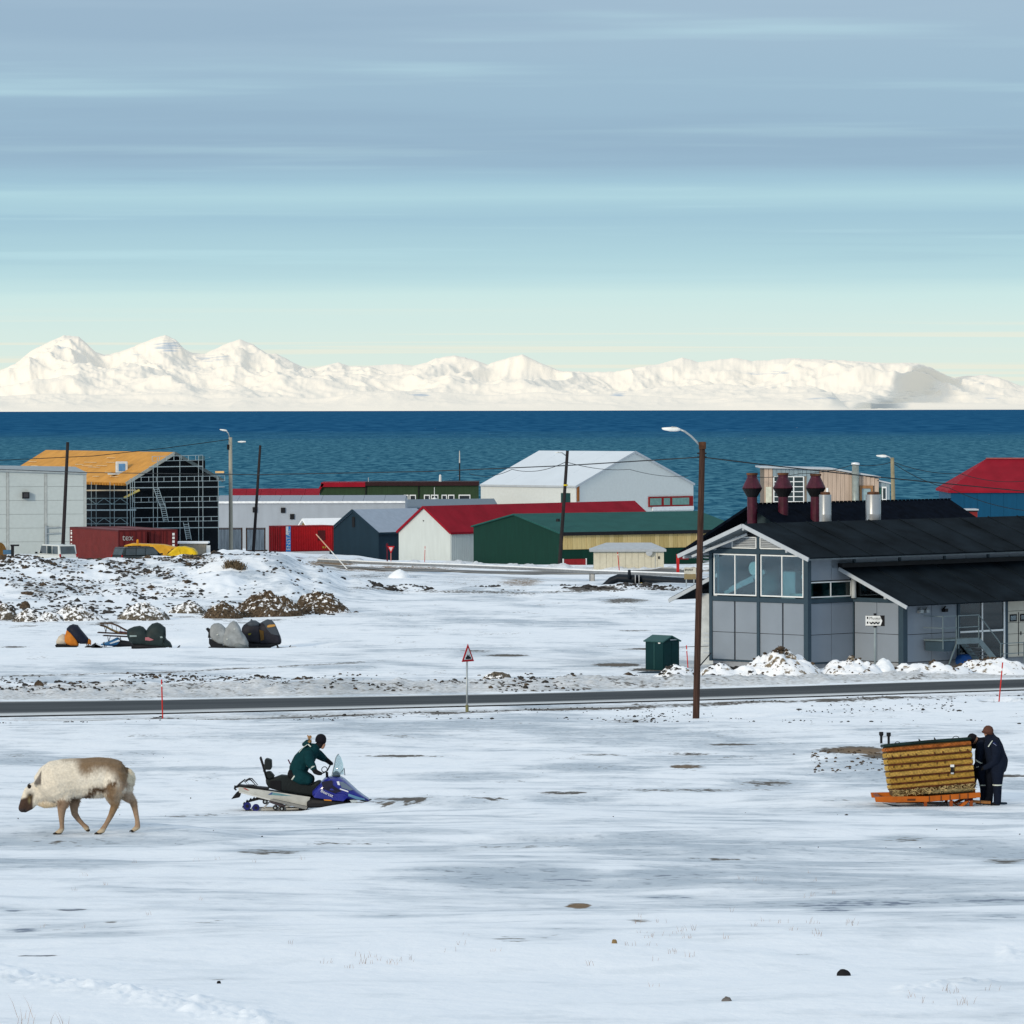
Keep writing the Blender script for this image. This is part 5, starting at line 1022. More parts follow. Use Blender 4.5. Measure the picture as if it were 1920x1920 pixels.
MB().prism([(-2.9, .8), (-2.8, 1.45), (-2.2, 1.6), (.3, 1.5), (1.2, 1.3), (2.6, 1.05), (2.7, .6), (-2.0, .5)], -.9, .9).build('boom', YEL, t, bevel=.06); MB().prism([(.6, .2), (.8, 1.15), (2.2, .9), (2.9, .5), (2.5, .1)], -1.1, -.95).build('bucket', YEL, t, bevel=.04); MB().lathe([(.1, 1.5), (.1, 1.8), (.06, 1.9)], 10, (-1.8, 0, 0)).build('beacon', mat('amber_lens', (.6, .25, .01), .3), t)
for x in (-1.7, 1.2):
    w = MB().lathe([(.3, -.2), (.55, -.2), (.6, -.1), (.6, .1), (.55, .2), (.3, .2)], 16).build('wheel', BLACK, t); w.location = (x, -.9, .6); w.rotation_euler = (R(90), 0, 0)
p = on_ground(338, 374); t = thing('covered_heap', 'bright yellow tarpaulin over a heap right of the dark estate car', 'tarpaulin', p)
MB().prism([(-1.5, 0), (-1.2, .6), (-.6, 1.15), (-.15, 1.45), (.0, 1.38), (.3, 1.42), (1.0, 1.25), (1.3, .95), (1.4, .0)], -.9, .8).build('sheet', YT, t, bevel=.12); MB().prism([(-.3, .5), (-.05, 1.2), (.2, .45)], -.96, -.9).build('fold', YT, t, bevel=.03)
p = on_ground(365, 398); t = thing('loading_ramp', 'snow topped concrete ramp at the foot of the scaffolding', 'ramp', p); MB().prism([(-1.0, -.3), (.9, -.3), (.9, 1.45), (-1.3, 1.45)], 0, 2).build('block', mat('tan_concrete', (.30, .27, .22), .8), t); MB().box(-1.5, 1.1, -.2, 2, 1.46, 1.6).build('snow_cap', mat('roof_snow', (.82, .85, .88), .8, var=.03), t); MB().box(.95, 1.25, .0, .4, -.3, 1.3).build('white_post', WHITE, t)
p = on_ground(-9, 375); o = MB().lathe([(.05, -.4), (.95, -.4), (.95, -.32), (.4, -.32), (.4, .32), (.95, .32), (.95, .4), (.05, .4)], 24).build('cable_drum', mat('drum_wood', (.28, .13, .03), .7, streak=(3, 3, 3)), None); o.location = p + Vector((0, 0, .95)); o.rotation_euler = (R(90), 0, R(60)); tag(o, 'brown wooden cable drum cut off by the left picture edge', 'drum')
p = on_ground(23, 372); t = thing('post_box_stand', 'dark post with a flat crossbar beside the cable drum', 'post', p); MB().bar((0, 0, -.3), (0, 0, 1.6), .22).build('post', BLACK, t); MB().box(-.15, .5, -.2, .2, 1.6, 1.72).build('crossbar', BLACK, t); MB().box(-.75, .0, .1, .2, .95, 1.3).build('blue_board', mat('dull_blue', (.06, .14, .24), .6), t)

# ------------------------------------------------------------------ poles, lamps and wires
WOOD = mat('creosoted_wood', (.060, .032, .024), .8, var=.35, vscale=4, streak=(6, 6, .35), bump=.4); DWOOD = mat('dark_pole_wood', (.028, .024, .026), .8, var=.3, streak=(5, 5, .4)); GPOLE = mat('pale_pole_grey', (.33, .32, .27), .7, var=.12, streak=(4, 4, .3)); LAMP = mat('lamp_white', (.75, .77, .76), .35)
def pole(label, base, top, d, r0, r1, m, lamps=(), sink=1.0, name='wooden_pole', cat='pole', group=None, extra=None):
    b = P(*base, d); tp = P(*top, d) - b; t = thing(name, label, cat, b, 0, group)
    k = tp * (-sink / tp.z)
    MB().tube([k, (0, 0, 0), tp * .5, tp], [r0 * 1.04, r0, (r0 + r1) / 2, r1], 14).build('pole', m, t, smooth=True)
    for pts, hd in lamps:
        q = [P(x, y, d) - b for x, y in pts]; MB().tube(q, .035 if d < 200 else .05, 8).build('lamp_arm', STEEL, t, smooth=True)
        a, c = (P(x, y, d) - b for x, y in hd); dr = c - a; n = dr.length; ang = math.atan2(dr.z, dr.x)
        hz = n * .13; lm = MB().loft([(0, -hz * .5, hz * .3, hz * .5), (n * .2, -hz, hz * .8, hz * 1.1), (n * .55, -hz * .8, hz, hz * 1.2), (n * .9, -hz * .4, hz * .7, hz * .6), (n, -hz * .2, hz * .3, hz * .3)], 12, 2.2).build('lamp_head', LAMP, t, smooth=True); lm.location = a; lm.rotation_euler = (0, -ang, 0)
        MB().loft([(n * .2, -hz * 1.05, -hz * .5, hz * .8), (n * .5, -hz * 1.05, -hz * .5, hz * .9)], 10, 2.2).build('lamp_glass', mat('frosted_glass', (.5, .5, .45), .2), lm)
    return t, b
t, b = pole('tall dark brown wooden pole with curved street lamp beside the road', (1305, 1347), (1317, 829), 163, .115, .10, WOOD, [([(1313, 836), (1304, 826), (1296, 818), (1284, 809), (1274, 805)], ((1276, 806), (1241, 803)))])
for yy in (857, 850): q = P(1316, yy, 163) - b; MB().bar(q + Vector((-.16, -.02, 0)), q + Vector((.16, -.02, 0)), .05).build('insulator', BLACK, t)
MB().bar(P(1306, 1250, 163) - b + Vector((.1, .1, 0)), P(1329, 1226, 163) - b + Vector((.1, .6, .0)), .03).build('cable_tail', BLACK, t)
MB().lathe([(.125, 0), (.125, .22), (.1, .24)], 14, tuple(P(1317, 835, 163) - b - Vector((0, 0, .12)))).build('pole_cap', RUST, t)
pole('dark wooden pole in front of the white panelled hall', (119, 1003), (127, 829), 408, .16, .13, DWOOD)
t, b = pole('pale grey lamp pole behind the snowy bank, right of the scaffolding', (433, 1035), (432, 820), 460, .2, .17, GPOLE, [([(431, 822), (428, 812), (424, 808)], ((426, 808), (412, 805)))], name='lamp_pole')
MB().box(-.35, -.1, -.15, .15, 9.8, 10.3).build('junction_box', BLACK, t); MB().loft([(0, -.05, .05, .1), (.3, -.1, .1, .2), (.75, -.06, .08, .15)], 10, 2.2).build('second_lamp_head', LAMP, t).location = P(446, 828.5, 460) - b
pole('slanting dark wooden pole between the grey containers', (475, 1033), (488, 835), 468, .16, .12, DWOOD)
t, b = pole('slanting dark pole in front of the green and yellow shed', (1049, 1062), (1064, 845), 440, .18, .14, DWOOD, [([(1062, 855), (1054, 849), (1046, 848)], ((1048, 849), (1040, 848)))])
MB().lathe([(.2, 0), (.2, .14)], 12, tuple(P(1060.5, 911, 440) - b)).build('yellow_band', mat('yellow_tape', (.65, .5, .02), .5), t)
t, b = pole('pale lamp pole behind the wooden house', (1676, 985), (1673, 858), 400, .19, .15, mat('tan_pole', (.26, .23, .15), .7, var=.15), [([(1672, 862), (1668, 857), (1662, 855)], ((1664, 856), (1643, 854)))], name='lamp_pole')
WIRE = mat('cable_rubber', (.012, .014, .016), .6)
def wire(label, pts, r, sag=0):
    q = []
    for i in range(len(pts) - 1):
        a = P(*pts[i]); b = P(*pts[i + 1])
        for k in range(10): u = k / 10; v = a.lerp(b, u); v.z -= sag * 4 * u * (1 - u); q.append(v)
    q.append(P(*pts[-1])); o0 = q[0].copy(); m_ = MB().tube([v - o0 for v in q], r, 6).build('overhead_cable', WIRE); m_.location = o0; tag(m_, label, 'cable', 'overhead cables')
wire('long black cable from the tall pole running left across the sea', [(1316, 857, 163), (1060, 873, 185), (800, 884, 205), (480, 890, 232), (160, 886, 260), (0, 880, 274), (-400, 862, 310)], .022)
wire('black cable from the tall pole running right past the flues', [(1316, 857, 163), (1430, 871, 168), (1600, 890, 175), (1776, 907, 182), (1920, 921, 188), (2300, 960, 200)], .022)
wire('cable rising from the white panelled hall to the pale lamp pole', [(430, 824, 460), (312, 840, 450), (175, 855, 440), (0, 863, 425), (-300, 868, 400)], .035)
wire('thin cable sagging from the slanting pole left over the white hall', [(1061, 866, 440), (960, 880, 500), (880, 888, 560)], .03, .5)
wire('thin cable from the slanting pole crossing the white hall gable', [(1061, 866, 440), (1180, 880, 520), (1290, 893, 575)], .03, .3)
wire('thin cable left of the pale lamp pole over the wooden house', [(1673, 866, 400), (1600, 871, 405), (1500, 888, 412), (1400, 893, 420)], .028, .2)
wire('upper thin cable from the pale lamp pole over the blue hall', [(1674, 866, 400), (1800, 888, 410), (1920, 902, 420), (2200, 925, 440)], .028, .3)
wire('lower thin cable from the pale lamp pole over the blue hall', [(1674, 868, 400), (1780, 915, 408), (1920, 957, 415), (2200, 1000, 430)], .028, .3)

# ------------------------------------------------------------------ signs, stakes, kiosk, pipes
REDP = mat('sign_red', (.45, .012, .018), .5); SIGNW = mat('sign_white', (.74, .76, .76), .5); SIGNK = mat('sign_black', (.012, .012, .013), .5)
def warning_sign():
    b = SPOT['warn']; t = thing('warning_sign', 'red and white warning triangle on a steel post at the road', 'sign', b, R(54)); S_ = F / 171; h = lambda py: (1335 - py) / S_
    MB().tube([(0, .03, -.6), (0, .03, h(1226))], .035, 10).build('post', STEEL, t, smooth=True); MB().tube([(0, .03, -.2), (0, .03, .25)], .06, 10).build('sleeve', mat('olive_sleeve', (.2, .2, .1), .7), t)
    zb, zt, w = h(1240.5), h(1207), .37
    MB().prism([(-w, zb), (w, zb), (0, zt)], -.02, .0).build('plate', REDP, t, bevel=.008); MB().prism([(-w + .13, zb + .075), (w - .13, zb + .075), (0, zt - .15)], -.026, -.0205).build('white_field', SIGNW, t)
    MB().prism([(-.16, zb + .09), (.17, zb + .09), (.15, zb + .17), (.08, zb + .18), (.06, zb + .27), (.0, zb + .20), (-.05, zb + .26), (-.09, zb + .19), (-.15, zb + .16)], -.031, -.0265).build('pictogram', SIGNK, t)
warning_sign()
def yield_sign():
    b = P(733, 1061, 452); t = thing('yield_sign', 'inverted red and white yield triangle in front of the blue shed', 'sign', b); S_ = F / 452
    MB().tube([(0, .03, -.5), (0, .03, 1.8)], .04, 8).build('post', mat('red_white_post', (.5, .2, .18), .5), t); z0, z1 = (1061 - 1038) / S_, (1061 - 1024) / S_
    MB().prism([(-.34, z1), (.34, z1), (0, z0)], -.02, 0).build('plate', REDP, t); MB().prism([(-.19, z1 - .1), (.19, z1 - .1), (0, z0 + .2)], -.026, -.0205).build('white_field', mat('pink_white', (.62, .45, .47), .5), t)
    b = P(726, 1056, 455); t = thing('sign_back_post', 'dark red post just left of the yield triangle', 'post', b); MB().tube([(0, 0, -.5), (0, 0, 1.9)], .06, 8).build('post', mat('wine_red', (.10, .008, .02), .6), t); MB().box(-.12, .12, -.03, .03, 1.55, 1.8).build('plate', mat('wine_red', (.10, .008, .02), .6), t)
yield_sign()
def arrow_sign():
    b = SPOT['arrow']; t = thing('direction_sign', 'white arrow shaped direction sign on a post before the grey building', 'sign', b); S_ = F / 199; X = lambda px: (px - 1641) / S_; Z = lambda py: (1262 - py) / S_
    MB().tube([(0, .05, -.5), (0, .05, Z(1151))], .05, 12).build('post', mat('sign_post_grey', (.24, .29, .31), .5), t, smooth=True); MB().lathe([(.06, Z(1155)), (.06, Z(1150))], 10, (0, .05, 0)).lathe([(.07, Z(1176.5)), (.07, Z(1172.5))], 10, (0, .05, 0)).build('clamp', BLACK, t)
    MB().box(X(1624), X(1659), -.01, .0, Z(1174), Z(1154)).build('backing_plate', SIGNK, t); pl = MB().prism([(X(1623), Z(1173)), (X(1651), Z(1173)), (X(1654.5), Z(1164)), (X(1650), Z(1154.5)), (X(1623), Z(1154.5))], -.025, -.011).build('plate', SIGNW, t)
    text('lettering', 'Museum', .165, SIGNK, (X(1630), -.027, Z(1161.5)), (R(90), 0, 0), pl, ext=.001); g = MB()
    for px in (1625.5,):
        for py in (1160.5, 1169.5): g.box(X(px), X(px + 2.6), -.028, -.0255, Z(py), Z(py - 4.2)).box(X(px + .8), X(px + 1.8), -.0285, -.0281, Z(py - .6), Z(py - 1.6))
    g.build('symbol', SIGNK, pl)
    z = MB(); xs = np.linspace(X(1630.5), X(1649), 7)
    for i in range(6): z.bar((xs[i], -.027, Z(1170 if i % 2 else 1166)), (xs[i + 1], -.027, Z(1166 if i % 2 else 1170)), .05, .03, up=(0, 0, 1))
    z.bar((X(1630.5), -.028, Z(1168)), (X(1649), -.028, Z(1168)), .03, .03).build('crossed_out_line', SIGNK, pl)
arrow_sign()
STK = mat('stake_red', (.50, .025, .02), .5)
def stake(label, base, top, d, r):
    b = P(*base, d); t = P(*top, d) - b; o = thing('snow_stake', label, 'stake', b, 0, 'red snow stakes'); k = t * (-.4 / t.z); MB().tube([k, t * .82], r, 8).build('rod', STK, o); MB().tube([t * .82, t * .87], r * 1.05, 8).build('reflector', SIGNW, o); MB().tube([t * .87, t], r, 8).build('tip', STK, o)
stake('red snow stake on the near verge left of the snowmobile', (305, 1347), (303, 1274), 166, .024)
stake('red snow stake leaning at the roadside above the wicker basket', (1872, 1328), (1880, 1242), 176, .024)
stake('red snow stake between the green kiosk and the tall pole', (1291, 1268), (1287, 1210), 200, .022)
stake('red snow stake in front of the cream cabin', (1161, 1068), (1158, 1035), 400, .035)
stake('thin red snow stake before the white gable', (796, 1061), (797, 1024), 452, .03)
def guy():
    a, c = P(657, 1074, 425), P(593, 1002, 440); v = c - a; t = thing('guy_wire_guard', 'slanting white and orange guy wire guard before the blue shed', 'guy wire', a); MB().tube([v * -.02, v * .55], .05, 8).build('lower_tube', SIGNW, t); MB().tube([v * .55, v], .05, 8).build('upper_tube', mat('pale_orange', (.62, .36, .25), .5), t)
guy()
def kiosk():
    fr = Frame(1243, 1257, 205, R(45)); t = fr.thing('green_kiosk', 'small dark green cabinet with gabled roof left of the tall pole', 'cabinet'); G = mat('kiosk_green', (.002, .026, .030), .55, var=.06); G2 = mat('kiosk_roof_green', (.03, .09, .09), .5, var=.05)
    w, l = 1.02, 1.02; ze = fr.zat(0, 0, 1203); zp = ze + .22
    MB().prism([(.0, -.3), (w, -.3), (w, ze), (w / 2, zp - .03), (.0, ze)], 0, l).build('cabinet_body', G, t)
    e = .07; MB().slab((-e, -e, ze - .02), (-e, l + e, ze - .02), (w / 2, l + e, zp), (w / 2, -e, zp), .05).slab((w / 2, -e, zp), (w / 2, l + e, zp), (w + e, l + e, ze - .02), (w + e, -e, ze - .02), .05).build('roof', G2, t)
    MB().box(.06, w / 2 - .01, -.02, .0, .05, ze - .06).build('door', G, t); MB().box(w / 2 + .01, w - .06, -.02, .0, .05, ze - .06).build('door', G, t); MB().box(w / 2 - .05, w - .1, -.012, .0, ze + .01, ze + .05).build('vent_slot', LTGREY, t); MB().box(-.012, .0, .15, .27, ze - .12, ze - .06).build('label_plate', SIGNW, t); MB().box(-.015, .0, .49, .52, .05, ze - .05).build('door_joint', G2, t)
    MB().tube([(w, 0, ze - .3), (w + 1.2, -.6, ze - .28)], .015, 6).build('cable', BLACK, t)
    b = P(1226, 1265, 203); o = MB().loft([(-.9, -.3, .05, .3), (-.4, -.3, .14, .45), (.5, -.3, .16, .5), (1.0, -.3, .05, .35)], 12).build('dark_pit_cover', mat('dark_teal_sheet', (.012, .03, .045), .6)); o.location = b; tag(o, 'dark blue sheet lying on the snow at the foot of the green kiosk', 'sheet')
kiosk()
def pipes():
    t = thing('pipe_duct', 'long grey box duct with snow on top running before the sheds', 'duct', P(1110, 1078, 385)); o = t.location; S = []
    pts = [(600, 1051, 440), (700, 1056, 428), (850, 1061, 412), (1000, 1067, 397), (1110, 1072.5, 385), (1200, 1075.5, 378), (1292, 1079, 370)]
    for a, b in zip(pts, pts[1:]): A, B = P(*a) - o, P(*b) - o; MB().bar(A, B, .5, .22).build('duct_length', mat('duct_grey', (.20, .22, .24), .6), t); MB().bar(A + Vector((0, 0, .15)), B + Vector((0, 0, .15)), .52, .08).build('snow_cover', mat('roof_snow', (.82, .85, .88), .8, var=.03), t)
    p = P(1110, 1074, 385) - o; s_ = MB().box(p.x - .16, p.x + .16, -.2, .2, p.z - 1.4, p.z - .1).build('support', mat('pale_concrete', (.45, .46, .46), .8), t); MB().box(p.x - .22, p.x - .16, -.25, .25, p.z - 1.5, p.z - .05).box(p.x + .16, p.x + .22, -.25, .25, p.z - 1.5, p.z - .05).build('support_post', mat('grey_timber', (.18, .19, .19), .8), s_)
    t = thing('black_pipe', 'thick black pipe with an upright stub before the cream cabin', 'pipe', P(1180, 1098, 365)); o = t.location; BK = mat('black_pipe_plastic', (.010, .016, .024), .5, var=.2, bump=.3, bscale=2)
    q = [P(x, y, d) - o for x, y, d in ((1120, 1104, 366), (1134, 1098, 366), (1146, 1089, 366), (1160, 1084, 366), (1200, 1086, 365), (1260, 1090, 364), (1330, 1093, 362), (1420, 1096, 358))]
    MB().tube(q, [.12, .22, .30, .32, .33, .33, .33, .33], 14).build('main_pipe', BK, t, smooth=True); c = P(1180, 1085, 365) - o; MB().tube([c, c + Vector((0, -.02, .4)), c + Vector((0, -.02, .68))], [.13, .13, .10], 12).build('stub', BK, t, smooth=True)
    for px in (1191, 1198, 1231, 1237, 1275, 1282): c = P(px, 1086 + (px - 1190) * .05, 364.6) - o; r_ = MB().lathe([(.345, -.03), (.345, .03), (.33, .03), (.33, -.03)], 14).build('strap', mat('pale_strap', (.45, .48, .5), .5), t); r_.location = c; r_.rotation_euler = (0, R(90), 0)
    ys = P(1201, 1100, 362); o2 = MB().loft([(-.12, -.2, .25, .12), (.12, -.2, .3, .14)], 8).build('yellow_marker', mat('cap_yellow', (.5, .36, .05), .6)); o2.location = ys; tag(o2, 'small yellow marker on the snow below the black pipe', 'marker')
    b = P(1292, 1098, 345); t = thing('notice_board', 'pale notice board partly behind the tall pole', 'sign', b); MB().box(-.35, .5, -.03, .0, .85, 1.3).build('white_plate', mat('cream_plate', (.5, .49, .42), .5), t); MB().box(-.35, .5, -.03, .0, .45, .84).build('tan_plate', mat('tan_plate', (.24, .19, .10), .6), t); MB().bar((-.2, .03, -.5), (-.2, .03, 1.3), .08).bar((.35, .03, -.5), (.35, .03, 1.3), .08).build('post', STEEL, t)
    g = MB()
    for i in range(6): g.box(-.3 + i * .1, -.24 + i * .1, -.036, -.0305, 1.05 + .03 * (i % 2), 1.2)
    g.build('dark_marks', SIGNK, t)
    b = P(1271, 1066, 400); t = thing('red_gate_post', 'short red post behind the notice board', 'post', b); MB().box(-.12, .12, -.1, .1, -.4, 1.2).build('post', mat('gate_red', (.45, .02, .02), .5), t); MB().box(.0, .9, -.05, .05, .75, 1.0).build('arm', mat('gate_dark_red', (.16, .01, .015), .5), t)
pipes()
# ------------------------------------------------------------------ reindeer
SKINM = attr_mat('fur', .9, .1, .25, 34, .1); CLOTH = attr_mat('cloth', .85, .1, .7, 9, 0, .05)
def reindeer():
    b = SPOT['deer']; K = 6.4 * F / 72.0; X = lambda zx: (zx - 960) / K; Z = lambda zy: (1305 - zy) / K
    def Q(zx, zy, y=0): return (X(zx), y, Z(zy))
    C = (0, 0, 0)
    st = [(500, 710, 930, .1), (530, 620, 975, .15), (565, 540, 990, .19), (620, 465, 998, .22), (700, 410, 985, .255), (800, 397, 925, .275), (900, 395, 890, .285), (1000, 396, 880, .29), (1100, 388, 888, .29), (1200, 383, 882, .285), (1300, 392, 862, .28), (1400, 415, 850, .265), (1480, 448, 820, .24), (1530, 490, 760, .19), (1550, 545, 680, .10)]
    ch = [([Q(x, (a + c) / 2) for x, a, c, w in st], [(c - a) / 2 / K for x, a, c, w in st], C, 1.0)]
    # trunk is round in section; narrowed below by its own widths
    ys = np.mean([w / ((c - a) / 2 / K) for x, a, c, w in st]); ch[0] = (ch[0][0], ch[0][1], C, ys)
    ch += [([Q(500, 800), Q(430, 775), Q(375, 820), Q(320, 920), Q(270, 1000)], [.145, .125, .125, .10, .066], C, .82), ([Q(420, 860), Q(355, 960), Q(300, 1015)], [.11, .082, .05], C, .8)]
    for y, pts, r in ((-.13, [(800, 800), (775, 900), (752, 1000), (748, 1090), (752, 1180), (755, 1240), (725, 1275), (680, 1296)], [.13, .11, .068, .048, .036, .036, .044, .03]),
                      (.12, [(890, 800), (885, 900), (880, 1000), (888, 1075), (935, 1145), (990, 1205), (1030, 1245), (1045, 1272)], [.12, .095, .064, .052, .040, .034, .044, .032]),
                      (-.13, [(1390, 650), (1385, 760), (1372, 850), (1388, 960), (1340, 1080), (1285, 1180), (1235, 1262), (1175, 1296)], [.20, .19, .14, .062, .044, .036, .044, .03]),
                      (.12, [(1480, 650), (1480, 750), (1510, 850), (1590, 925), (1618, 1040), (1640, 1150), (1645, 1235), (1580, 1284)], [.18, .155, .105, .058, .043, .036, .044, .028])):
        ch.append(([Q(x, z, y) for x, z in pts], r, C))
    ch.append(([Q(1550, 560), Q(1570, 600), Q(1560, 660)], [.05, .042, .025], C))
    ch.append(([Q(470, 935), Q(540, 945), Q(660, 930)], [.05, .07, .075], C, .8))
    for sy in (-1, 1): ch.append(([Q(440, 705, .12 * sy), Q(466, 672, .18 * sy), Q(486, 640, .21 * sy)], [.036, .038, .014], C))
    def colour(co):
        x = co[:, 0] * K + 960; z = 1305 - co[:, 2] * K; n = fbm(co[:, 0] * 5, co[:, 2] * 5 + co[:, 1] * 3, 3, 5) * 30 + fbm(co[:, 0] * 60, co[:, 2] * 22, 3, 8) * 30; xs = x + n; zs = z + n
        cream = np.array([.66, .60, .50]); light = np.array([.72, .67, .58]); brown = np.array([.175, .115, .065]); dark = np.array([.075, .042, .022]); tan = np.array([.27, .185, .125]); face = np.array([.055, .033, .024])
        c = np.repeat(cream[None], len(x), 0)
        def put(w, col):
            nonlocal c
            w = np.clip(w, 0, 1)[:, None]; c = c * (1 - w) + np.array(col) * w
        put(sst(xs, 900, 1000) * (1 - sst(zs, 640, 780)) * .8, light)
        back = np.interp(xs, [860, 900, 980, 1060, 1150, 1280, 1400, 1480, 1560], [420, 480, 590, 610, 560, 560, 610, 700, 720]); put(sst(xs, 840, 1010) * (1 - sst(zs - back, -110, 70)) * .97, brown)
        put(sst(xs, 1420, 1480) * (1 - sst(zs, 660, 800)) * .9, brown); put((1 - sst(xs, 1480, 1560)) * sst(xs, 700, 760) * (1 - sst(zs, 405, 440)) * .5, brown)
        belly = np.interp(xs, [930, 1000, 1100, 1180, 1280, 1340, 1430], [880, 850, 790, 750, 750, 700, 620]); put(np.exp(-((zs - belly - 25) / 50) ** 2) * sst(xs, 930, 1020) * (1 - sst(xs, 1400, 1450)), dark)
        put(np.exp(-((xs - 1360) / 70) ** 2) * sst(zs, 690, 760) * (1 - sst(zs, 880, 960)), dark * 1.4)
        put(sst(xs, 670, 720) * (1 - sst(xs, 930, 975)) * sst(zs, 850, 900), tan); put(np.exp(-((xs - 880) / 60) ** 2 - ((zs - 890) / 28) ** 2), dark); put(np.exp(-((xs - 715) / 40) ** 2 - ((zs - 935) / 20) ** 2), dark * 1.2)
        legs = sst(zs, 900, 960) * sst(xs, 680, 720); put(legs, tan); put(legs * sst(xs, 1250, 1330) * (1 - sst(zs, 1000, 1150)), brown * 1.2); put(sst(xs, 1300, 1360) * (1 - sst(xs, 1470, 1530)) * sst(zs, 640, 780) * .7, brown * 1.3); put(sst(x, 1470, 1500) * sst(z, 760, 850) * .8, tan * 1.2)
        put(sst(x, 640, 660) * sst(z, 1225, 1250), [.42, .34, .24]); put(sst(x, 600, 620) * sst(z, 1282, 1294), [.03, .025, .02])
        put(sst(x + n * .5, 1535, 1560) * sst(z, 500, 530) * (1 - sst(zs, 690, 780)), [.62, .55, .42]); put(np.exp(-((xs - 1490) / 50) ** 2 - ((zs - 720) / 70) ** 2) * .7, tan)
        put((1 - sst(xs, 640, 700)) * sst(xs, 420, 470) * sst(zs, 905, 975) * .75, [.48, .36, .21])
        hx = x * 1.0; f = sst(z - (x - 250) * -.35, 868, 905) * (1 - sst(x, 385, 415)); put(f, face); put(sst(z, 985, 1030) * (1 - sst(x, 300, 340)) * .9, [.03, .03, .035]); put(np.exp(-(((x - 368) / 46) ** 2 + ((z - 835) / 52) ** 2) ** 2) * .95, [.07, .045, .02]); put(np.exp(-((x - 360) / 14) ** 2 - ((z - 905) / 30) ** 2) * .7, [.30, .25, .12])
        put(sst(np.abs(co[:, 1]), .13, .17) * (1 - sst(x, 505, 520)) * (1 - sst(z, 690, 730)), [.16, .14, .12]); put(sst(x, 300, 330) * (1 - sst(x, 395, 420)) * (1 - sst(z, 800, 850)) * .5, [.55, .52, .47])
        return c * (.93 + .14 * vnoise(co[:, 0] * 40, co[:, 2] * 40 + co[:, 1] * 20, 3))[:, None]
    o = organic('reindeer', ch, .0125, SKINM, None, colour, 4); o.location = b; tag(o, 'white and brown reindeer walking with its head lowered over the snow', 'reindeer')
    me = o.data; nv = len(me.vertices); co = np.empty(nv * 3, np.float32); me.vertices.foreach_get('co', co); co = co.reshape(-1, 3).astype(float); no = np.empty(nv * 3, np.float32); me.vertices.foreach_get('normal', no); no = no.reshape(-1, 3).astype(float)
    zz = 1305 - co[:, 2] * K; xx = co[:, 0] * K + 960; ok = np.where((zz < 1000) & (xx > 430))[0]; pick = rng.choice(ok, 14000); p = co[pick] + rng.normal(0, .004, (14000, 3)); n = no[pick]
    ln = rng.uniform(.009, .018, 14000) * np.interp(zz[pick], [400, 800, 950, 1000], [.8, 1, 1.5, .6]) * np.interp(xx[pick], [430, 560], [.6, 1.1]); d = n * .45 + np.array([.75, 0, -.55]) + rng.normal(0, .25, (14000, 3)); d /= np.linalg.norm(d, axis=1)[:, None]
    sd_ = np.cross(d, n); sd_ /= np.maximum(np.linalg.norm(sd_, axis=1)[:, None], 1e-6); V_ = np.stack([p - sd_ * .003, p + sd_ * .003, p + d * ln[:, None] + n * .004], 1).reshape(-1, 3)
    fm = bpy.data.meshes.new('fur'); fm.from_pydata(V_.tolist(), [], np.arange(42000).reshape(-1, 3).tolist()); C_ = np.repeat(colour(p) * rng.uniform(.9, 1.1, 14000)[:, None], 3, 0); at = fm.attributes.new('colour', 'FLOAT_COLOR', 'POINT'); at.data.foreach_set('color', np.c_[C_, np.ones(42000)].astype(np.float32).ravel()); fm.materials.append(SKINM)
    fo = bpy.data.objects.new('fur', fm); link(fo, o); fo['kind'] = 'stuff'
    DK = mat('dark_horn', (.02, .015, .012), .5)
    for y in (-.095, .095): MB().lathe([(.002, -.016), (.016, -.008), (.018, 0), (.016, .008), (.002, .016)], 10, Q(366, 830, y * 1.02)).build('eye', mat('eye_black', (.006, .005, .005), .1, spec=.8), o, smooth=True)
    for y in (-.05, .05): MB().tube([Q(372, 760, y), Q(356, 728, y * 1.5), Q(345, 708, y * 1.6)], [.028, .03, .012], 8).build('antler_stub', DK, o, smooth=True)
    for zx, zy, y in ((672, 1302, -.13), (1048, 1284, .12), (1168, 1302, -.13), (1572, 1292, .12)): MB().loft([(X(zx - 26), Z(zy), Z(zy - 12), .028, y), (X(zx), Z(zy), Z(zy - 26), .042, y), (X(zx + 22), Z(zy), Z(zy - 22), .035, y)], 10).build('hoof', DK, o, smooth=True)
    MB().tube([Q(300, 1022, -.045), Q(262, 1030, -.03), Q(240, 1015, -.02)], [.012, .010, .008], 6).build('mouth_line', DK, o)
reindeer()

